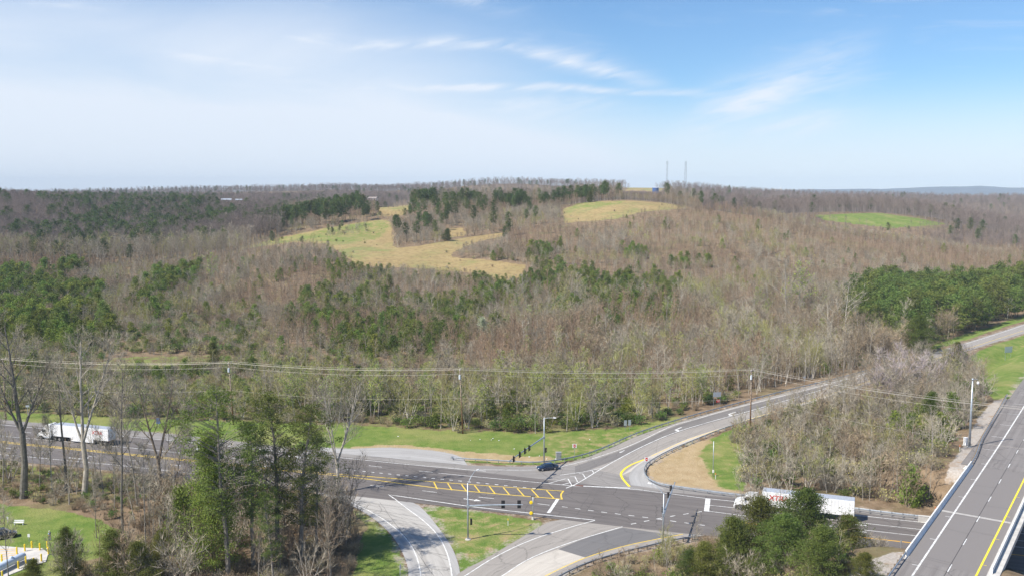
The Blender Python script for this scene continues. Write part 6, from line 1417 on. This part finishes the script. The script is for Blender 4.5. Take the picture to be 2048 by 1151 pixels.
for k, (bx, by, tx, ty, lab) in enumerate(((105, 988, 108, 830, 'thin bare tree just left of the straight dark trunk'), (80, 985, 72, 850, 'thin bare tree right of the massive trunk'), (207, 988, 178, 860, 'thin leaning bare tree right of the pale forked tree'), (226, 985, 222, 850, 'slim bare tree behind the tall slender pale trunk'), (291, 1092, 262, 905, 'slender leaning bare tree at the edge of the woods right of the lawn'), (350, 985, 348, 850, 'thin bare tree right of the dark forked tree'), (5, 975, 0, 820, 'slim bare tree cut off by the left edge'), (193, 1075, 188, 960, 'pale sapling standing at the edge of the lawn'), (18, 1160, 22, 1010, 'pale bare sapling in front of the gas tank'), (275, 1010, 270, 800, 'tall thin bare tree between the slender trunk and the forked tree'), (388, 990, 384, 860, 'thin dark bare tree left of the yellow green pine'))):
    hero('bare_tree', lab, (bx, by), (tx, ty), big(520 + k, 16, 0.13, n=(12, 5, 3, 0), t0=(0.35, 0.2, 0.2, 0.2), lr=(0.30, 0.4, 0.4, 0.5), tw=(5, 5, 4, 4)), 16, gr_ if k % 3 else pa_, BG)
hero('bare_tree', 'bleached white branching tree rising behind the tall pines by the slip road', (672, 985), (665, 742), forked(540, 25, 0.32, ((0.30, 2.8, 0.6, 0.62), (0.34, 0.1, 0.66, 0.68), (0.5, 0.8, 0.55, 0.5), (0.2, 4.4, 0.55, 0.5)), 0.25, tw=(1, 2, 2, 2)), 25, pa_, 'leafless trees among the tall pines', rz=0.0)
hero('bare_tree', 'grey leafless tree between the trunks of the tall pines', (525, 1120), (520, 890), big(541, 22, 0.2, n=(9, 5, 3, 0)), 22, gr_, 'leafless trees among the tall pines')
hero('bare_tree', 'crooked bare tree beside the slip road casting branch shadows on it', (690, 1105), (700, 940), big(542, 15, 0.17, n=(10, 7, 4, 0), t0=(0.2, 0.2, 0.2, 0.2), lr=(0.5, 0.45, 0.42, 0.5)), 15, br_, 'leafless trees among the tall pines')
hero('bare_tree', 'bare tree at the bottom edge right of the tall pines', (655, 1170), (668, 975), big(543, 18, 0.16, n=(11, 6, 4, 0)), 18, br_, 'leafless trees among the tall pines')
PG = 'tall open pines left of the slip road'
ir = lambda t: max(0.12, math.sin(math.pi * min(1, 0.15 + 0.8 * t))) ** 0.9
def pine(seed, h, r, rad, base, ncl, nl, ls=0.36, sp=0.66): return conifer(seed, h, r, rad, base, ir, ncl, nl, ls, sp, True, 0.16, 0.5, 0.75, 2.6, 0.03, 0.3)
pm = (M['bark_dark'], M['pine'])
for k, (bx, by, tx, ty, rad, base, lab) in enumerate(((457, 1162, 452, 788, 6.2, 0.36, 'tallest open pine, leftmost of the row beside the slip road'), (507, 1135, 506, 850, 4.2, 0.36, 'thin crowned open pine second from the left of its row'), (556, 1122, 562, 786, 5.6, 0.30, 'tall open pine in the middle of its row over the road'), (602, 1128, 595, 812, 5.8, 0.26, 'broad open pine right of the middle of its row'), (634, 1098, 648, 872, 6.0, 0.22, 'rightmost low branched dark pine overhanging the slip road'), (548, 1172, 545, 985, 4.5, 0.3, 'shorter pine at the bottom edge under the tall row'))):
    hero('pine_tree', lab, (bx, by), (tx, ty), pine(600 + k, 26, 0.40, rad, base, 125, 96, 0.28, 0.52), 26, pm, PG)
hero('pine_tree', 'dense yellow green young pine left of the tall open row', (425, 1150), (432, 872), conifer(620, 22, 0.25, 6.0, 0.06, lambda t: max(0.1, (1 - t)) ** 0.7, 250, 96, 0.33, 0.72, True, 0.0, 0.6, 0.45, 2.6), 22, (M['bark_brown'], M['cedar']), PG)
hero('pine_tree', 'low green young pine bush at the left foot of the yellow green pine', (372, 1110), (375, 975), conifer(621, 10, 0.14, 2.6, 0.05, egg, 120, 60, 0.32, 0.55, True, 0.0, 0.6, 0.5, 2.6), 10, (M['bark_brown'], M['cedar']), PG)
# cedars
def cedar(seed, h, rad, ncl=190, nl=50): return conifer(seed, h, 0.2, rad, 0.03, egg, ncl, nl, 0.25, 0.52, True, 0.25, 0.9, 0.6, 2.4)
_cd = [cedar(640, 12, 5.2, 260, 84), cedar(641, 12, 4.4, 220, 84), cedar(642, 12, 6.8, 360, 88)]
_cdm = [(a.mesh('cedar_trunk', M['bark_brown']), b.mesh('cedar_crown', M['cedar_dark'])) for a, b in _cd]
for k, (bx, by, tx, ty, pi_, sxy, lab) in enumerate(((1612, 1128, 1622, 980, 2, 1.05, 'tallest spreading cedar in front of the right white truck'), (1688, 1126, 1684, 1034, 0, 1.35, 'cedar at the right end of the clump below the truck'), (1530, 1140, 1540, 1000, 1, 1.3, 'cedar left of the tallest one, hiding the truck cab wheels'), (1570, 1165, 1572, 1030, 2, 1.1, 'broad cedar at the bottom in the middle of its clump'), (1478, 1165, 1480, 1040, 0, 1.25, 'olive cedar at the bottom left of its clump'), (1412, 1172, 1415, 1082, 1, 1.3, 'low dark cedar at the left end of the clump by the guardrail'), (1640, 1175, 1642, 1050, 0, 1.35, 'cedar at the bottom edge below the tallest one'), (1370, 1168, 1372, 1100, 1, 1.2, 'small cedar below the signal pole in the bushes'), (1730, 1170, 1732, 1105, 2, 1.1, 'small cedar beside the bare bush near the bridge'), (1447, 1130, 1449, 1062, 1, 1.0, 'slim cedar under the stop line of the main road'),
        (232, 1162, 232, 1058, 1, 1.1, 'olive cedar at the foot of the very tall slender trunk'), (285, 1175, 286, 1085, 0, 1.2, 'low cedar right of the very tall slender trunk'), (322, 1150, 322, 1060, 1, 0.9, 'small cedar in the woods right of the slender trunk'), (143, 1168, 143, 1056, 1, 0.8, 'dark brownish cedar beside the yellow bollards'), (60, 1185, 62, 1120, 0, 1.3, 'low green cedar in front of the gas tank'))):
    hero('cedar_tree', lab, (bx, by), (tx, ty), _cdm[pi_], 12, None, 'cedars in the foreground', sxy=sxy)
# ------------------------------------------------------------------ infield and foreground brush
def region(pxs, cell, seed):
    rg = np.random.default_rng(seed); w = np.array(wpoly(pxs)); x0, y0 = w.min(0); x1, y1 = w.max(0); out = []
    for a in np.arange(x0, x1, cell):
        for b in np.arange(y0, y1, cell):
            x, y = a + rg.uniform(-.5, .5) * cell, b + rg.uniform(-.5, .5) * cell
            if inpoly(np.array([x]), np.array([y]), [tuple(q) for q in w])[0] and glook(OPENF, np.array([x]), np.array([y]))[0] < 0.3: out.append((x, y, H1(x, y)))
    return out, rg
BRUSH_STUFF = []
def near_words(px, py):
    if px < 330: return 'right of the lawn'
    if px < 560: return 'below the tall pines'
    if px < 760: return 'beside the slip road'
    if px < 1420: return 'under the bottom guardrail'
    return 'around the right hand cedars'
def infield_words(px, py):
    if py > 930: return 'above the right truck'
    if px < 1530: return 'beside the infield grass'
    if px < 1680: return 'in the middle infield'
    if px < 1800: return 'below the upper ramp'
    return 'left of the lamp post'
inf_poly = [(1442, 985), (1425, 915), (1455, 872), (1530, 838), (1620, 812), (1710, 782), (1800, 752), (1880, 722), (1950, 705), (1975, 790), (1945, 870), (1905, 920), (1870, 1000), (1835, 1022), (1700, 1008), (1500, 986)]
pts, rg = region(inf_poly, 2.55, 71); ninf = 0
for x, y, z in pts:
    px, py = to_px(x, y, z); u, v = rg.uniform(), rg.uniform(); tall_zone = (px > 1640 and py < 860); w_ = infield_words(px, py)
    if tall_zone and u < 0.62:
        k = (4, 6, 7, 6, 7, 10, 4)[int(v * 6.99)]; h = (6.5 + 5.5 * rg.uniform()) * (0.7 if px > 1860 else 1.0); plant(NAMEB[k], 'tree', fam_mesh(0, k), (x, y, z), rg.uniform(0, 6.28), h / PB[k][4], LOOKB[k] + ' ' + w_, 'leafless trees ' + w_)
    elif u < 0.52 or tall_zone and u < 0.78:
        if px > 1790 and rg.uniform() < 0.28: k = int(rg.uniform(0, 2.99)); plant('cedar_tree', 'tree', fam_mesh(1, k), (x, y, z), rg.uniform(0, 6.28), (4 + 4 * rg.uniform()) / 8, 'dark green cedar ' + w_, 'cedars ' + w_)
        else: k = (10, 11, 12, 8, 7, 4, 6, 10)[int(v * 7.99)]; plant(NAMEB[k], 'tree', fam_mesh(0, k), (x, y, z), rg.uniform(0, 6.28), (4.5 + 5.5 * rg.uniform()) / PB[k][4], LOOKB[k] + ' ' + w_, 'leafless trees ' + w_)
    else:
        k = (0, 1, 4, 4, 3, 4, 0, 3, 4)[int(v * 8.99)]; h = 1.9 + 2.4 * rg.uniform()
        if ninf < 110 and py > 800: ninf += 1; plant('shrub', 'shrub', fam_mesh(2, k), (x, y, z), rg.uniform(0, 6.28), h / 3, LOOKS[k] + ' ' + w_, 'shrubs ' + w_, ('stems', 'foliage'))
        else: BRUSH_STUFF.append((x, y, z, rg.uniform(0, 6.28), h / 3, k))
sw_poly = [(262, 1100), (300, 1020), (380, 985), (520, 985), (640, 1000), (700, 1020), (735, 1062), (720, 1110), (705, 1175), (560, 1185), (380, 1180), (150, 1180), (160, 1130), (250, 1120)]
pts, rg = region(sw_poly, 1.6, 72)
for x, y, z in pts:
    px, py = to_px(x, y, z); u, v = rg.uniform(), rg.uniform(); w_ = near_words(px, py)
    if u < 0.14: k = (0, 3, 4, 10, 11, 3)[int(v * 5.99)]; plant(NAMEB[k], 'tree', fam_mesh(0, k), (x, y, z), rg.uniform(0, 6.28), (6 + 5 * rg.uniform()) / PB[k][4], LOOKB[k] + ' ' + w_, 'leafless trees ' + w_)
    elif u < 0.85: k = (2, 2, 2, 2, 4, 3)[int(v * 5.99)]; BRUSH_STUFF.append((x, y, z, rg.uniform(0, 6.28), (1.0 + 2.0 * rg.uniform()) / 3, k))
bank = [(-60, 925), (60, 928), (200, 945), (330, 955), (430, 965), (430, 1020), (330, 1040), (262, 1062), (200, 1034), (120, 1012), (0, 1000), (-60, 995)]
wb_ = [tuple(q) for q in wpoly(bank)]; rg = np.random.default_rng(73); pts = []
for a in np.arange(min(q[0] for q in wb_), max(q[0] for q in wb_), 1.6):
    for b in np.arange(min(q[1] for q in wb_), max(q[1] for q in wb_), 1.6):
        x, y = a + rg.uniform(-.8, .8), b + rg.uniform(-.8, .8)
        if inpoly(np.array([x]), np.array([y]), wb_)[0] and not inpoly(np.array([x]), np.array([y]), WP['lawn'])[0] and glook(ROADD.astype(np.float32), np.array([x]), np.array([y]))[0] > 3.0: pts.append((x, y, H1(x, y)))
for x, y, z in pts:
    if rg.uniform() < 0.035: k = (3, 7, 4, 10, 6)[int(rg.uniform(0, 4.99))]; px, py = to_px(x, y, z); plant(NAMEB[k], 'tree', fam_mesh(0, k), (x, y, z), rg.uniform(0, 6.28), (5 + 7 * rg.uniform()) / PB[k][4], LOOKB[k] + (' among the big left trees' if px < 200 else ' behind the right end of the lawn'), 'leafless trees by the lawn')
    elif rg.uniform() < 0.8: BRUSH_STUFF.append((x, y, z, rg.uniform(0, 6.28), (0.7 + 1.3 * rg.uniform()) / 3, (2, 2, 3, 4, 1)[int(rg.uniform(0, 4.99))]))
se_poly = [(1120, 1185), (1190, 1140), (1260, 1116), (1330, 1102), (1395, 1086), (1440, 1082), (1560, 1095), (1700, 1108), (1775, 1116), (1740, 1140), (1690, 1180), (1400, 1190)]
pts, rg = region(se_poly, 2.0, 74); n2 = 0
for x, y, z in pts:
    px, py = to_px(x, y, z); u, v = rg.uniform(), rg.uniform(); w_ = near_words(px, py)
    if u < 0.20: k = (10, 12, 11, 3, 8)[int(v * 4.99)]; plant(NAMEB[k], 'tree', fam_mesh(0, k), (x, y, z), rg.uniform(0, 6.28), (3.5 + 3.5 * rg.uniform()) / PB[k][4], LOOKB[k] + ' ' + w_, 'leafless trees ' + w_)
    elif u < 0.8:
        k = (0, 1, 4, 0, 2, 4)[int(v * 5.99)]; h = 1.3 + 1.8 * rg.uniform()
        if n2 < 50: n2 += 1; plant('shrub', 'shrub', fam_mesh(2, k), (x, y, z), rg.uniform(0, 6.28), h / 3, LOOKS[k] + ' ' + w_, 'shrubs ' + w_, ('stems', 'foliage'))
        else: BRUSH_STUFF.append((x, y, z, rg.uniform(0, 6.28), h / 3, k))
hero('bare_thicket', 'large grey bare bush beside the near end of the bridge parapet', (1752, 1128), (1750, 1072), bare(701, 6, 0.06, **dict(STK, stems=9, n=(9, 4, 0))), 6, gr_, 'single bushes')
hero('bare_thicket', 'tall bare many stemmed tree in front of the right truck cab', (1500, 1062), (1495, 945), bare(702, 11, 0.08, **dict(STK, stems=5, n=(12, 5, 0), t0=(0.3, 0.2, 0.2))), 11, gr_, 'single bushes')
hero('bare_thicket', 'bare grey tree in front of the letters of the right truck', (1560, 1085), (1562, 965), bare(703, 11, 0.09, **dict(STK, stems=3, n=(12, 5, 0), t0=(0.3, 0.2, 0.2))), 11, gr_, 'single bushes')
hero('bare_thicket', 'bleached bare bush behind the pale gas tank bollards', (140, 1170), (140, 1062), bare(704, 8, 0.07, **dict(STK, stems=6, n=(9, 5, 0))), 8, pa_, 'single bushes')
for k, (bx, by, tx, ty, lab) in enumerate(((1795, 800, 1792, 690, 'mauve grey redbud tree left of the upper ramp bend'), (1850, 790, 1852, 700, 'mauve redbud tree in the infield top corner'), (1760, 830, 1762, 735, 'mauve redbud tree right of the fourth utility pole'), (1925, 735, 1926, 690, 'grey mauve bare tree in front of the upper ramp'), (1545, 1090, 1546, 1052, 'small mauve redbud bush among the cedars'), (1665, 1140, 1667, 1100, 'purple redbud bush below the tallest cedar'))):
    hero('redbud_tree', lab, (bx, by), (tx, ty), bare(720 + k, 8, 0.08, **dict(STK, stems=4, n=(10, 5, 0))), 8, (M['bark_grey'], M['twig_mauve']), 'redbuds')
for bx, by, tx, ty, pi_, sxy, lab in ((1852, 880, 1855, 785, 0, 0.9, 'dark green cedar in the infield trees left of the lamp post'), (1912, 738, 1917, 685, 1, 1.1, 'small dark pine like cedar in front of the upper ramp'), (1836, 705, 1838, 632, 2, 1.0, 'round green cedar on the bank above the upper ramp bend'), (1880, 668, 1880, 640, 1, 1.2, 'small round cedar on the bare bank, left of a pair'), (1910, 660, 1912, 633, 1, 1.3, 'small round cedar on the bare bank, right of a pair'), (1588, 742, 1588, 700, 0, 1.2, 'single dark cedar on the wooded bank above the ramp'), (1466, 745, 1467, 718, 1, 1.0, 'small dark cedar left of the fourth utility pole top'), (430, 735, 432, 685, 1, 0.9, 'slim dark cedar in the valley above the left utility pole'), (545, 482, 542, 462, 1, 1.0, 'lone dark cedar on the left slope of the field'), (1180, 405, 1179, 383, 1, 1.2, 'lone dark round cedar at the left end of the hilltop field'), (893, 482, 893, 458, 0, 1.2, 'dark cedar at the edge of the hedge in the field')):
    p = ray(bx, by); h = hgt(tx, ty, p); plant('cedar_tree', 'tree', _cdm[pi_], p, random.uniform(0, 6), h / 12, lab, 'single cedars', sxy=sxy)
_t, _c, _l = mk_bud(740, 9, 0.12, 420, 0.30, **dict(MIDK, ang=(0.5, 0.6, 0.6))); _t.add(_c.v, _c.f)
for bx, by, tx, ty, k, lab in ((1577, 650, 1572, 512, 6, 'tallest pale bare tree standing out of the brown woods above the ramp'), (1596, 645, 1600, 535, 9, 'tall tree with green haze of leaves beside the tallest pale one'), (1692, 700, 1688, 556, 6, 'white trunked tall bare tree left of the dark pine grove'), (1722, 705, 1716, 596, 6, 'pale bare tree against the left edge of the dark pine grove'), (1655, 705, 1650, 600, 7, 'tall grey bare tree in the wood between ramp and pine grove'), (1512, 640, 1508, 580, 9, 'yellow green budding tree on the right slope'), (1440, 700, 1443, 622, 8, 'broad olive yellow budding tree on the right slope above the fourth pole'), (1500, 722, 1505, 655, 9, 'yellow green budding tree near the single dark cedar'), (1352, 648, 1350, 575, 6, 'pale bare tree among cedars right of the middle slope'), (1332, 712, 1330, 640, 7, 'grey bare tree low on the slope right of the middle'), (1246, 705, 1243, 632, 6, 'pale bare tree low on the slope near the middle'), (1122, 748, 1118, 665, 6, 'pale leaning bare tree behind the power lines in the middle'), (1792, 690, 1798, 600, 6, 'tall pale bare tree in front of the dark pine grove'), (882, 762, 888, 690, 10, 'pale many stemmed bare tree behind the middle utility pole'), (430, 575, 430, 512, 9, 'round pale green budding tree on the left slope below the field'), (612, 735, 640, 660, 7, 'grey bare tree in the valley left of the middle'), (1230, 790, 1232, 690, 12, 'broad olive budding tree at the treeline right of the signal pole'), (1105, 800, 1102, 715, 8, 'olive budding tree at the treeline over the signal pole'), (1000, 800, 1004, 712, 9, 'fresh green budding tree at the treeline right of the middle pole')):
    p = ray(bx, by); h = hgt(tx, ty, p); plant(NAMEB[k], 'tree', fam_mesh(0, k), p, random.uniform(0, 6), h / PB[k][4], lab, 'trees standing out of the woods')
p = ray(968, 694); h = hgt(968, 640, p); plant('blossoming_tree', 'tree', (_t.mesh('blossom_trunk', M['bark_grey']), _l.mesh('blossom_crown', M['blossom'])), p, 0.3, h / 9, 'pale green white blossoming tree standing out of the brown brush in the middle', 'flowering trees')
_t, _c, _l = mk_bud(741, 7, 0.1, 200, 0.30, **dict(MIDK, ang=(1.0, 0.7, 0.6))); _t.add(_c.v, _c.f)
p = ray(1640, 748); h = hgt(1640, 708, p); plant('blossoming_tree', 'tree', (_t.mesh('blossom_trunk', M['bark_grey']), _l.mesh('blossom_crown', M['blossom'])), p, 0.3, h / 7, 'cream flowering dogwood on the bank above the ramp', 'flowering trees')
for f in FIELDS[:4]:
    wf = [tuple(q) for q in wpoly(f)]; xs = [q[0] for q in wf]; ys = [q[1] for q in wf]
    for _ in range(int((max(xs) - min(xs)) * (max(ys) - min(ys)) / 450)):
        x, y = random.uniform(min(xs), max(xs)), random.uniform(min(ys), max(ys))
        if inpoly(np.array([x]), np.array([y]), wf)[0]: BRUSH_STUFF.append((x, y, H1(x, y), random.uniform(0, 6.28), random.uniform(0.2, 0.75), random.choice((2, 3, 2, 4, 0))))
woods('undergrowth', [p[:4] for p in PS], np.concatenate([MORE_SHRUBS, np.array(BRUSH_STUFF)]), 'low green and brown brush between the valley trees')
build_haze()
# labels: trees that would share one are told apart by where they stand, row by row from the camera and from left to right
ORD = ('first', 'second', 'third', 'fourth', 'fifth', 'sixth', 'seventh', 'eighth', 'ninth', 'tenth', 'eleventh', 'twelfth')
_by = {}
for o in TREES: _by.setdefault(o['label'], []).append(o)
for lab, v in _by.items():
    if len(v) < 2: continue
    v.sort(key=lambda o: o.location.y); nr_ = max(1, math.ceil(len(v) / 8)); per = math.ceil(len(v) / nr_)
    for r_ in range(nr_):
        row = sorted(v[r_ * per:(r_ + 1) * per], key=lambda o: o.location.x / o.location.y)
        for i, o in enumerate(row):
            pos = ('leftmost' if i == 0 else 'rightmost' if i == len(row) - 1 else ORD[i] + ' from left')
            o['label'] = lab + ', ' + pos + ('' if nr_ == 1 else ', front row' if r_ == 0 else ', ' + ORD[min(r_, 11)] + ' row')
for o in TREES:
    w_ = o['label'].split()
    if len(w_) > 16: o['label'] = ' '.join(w_[:16])
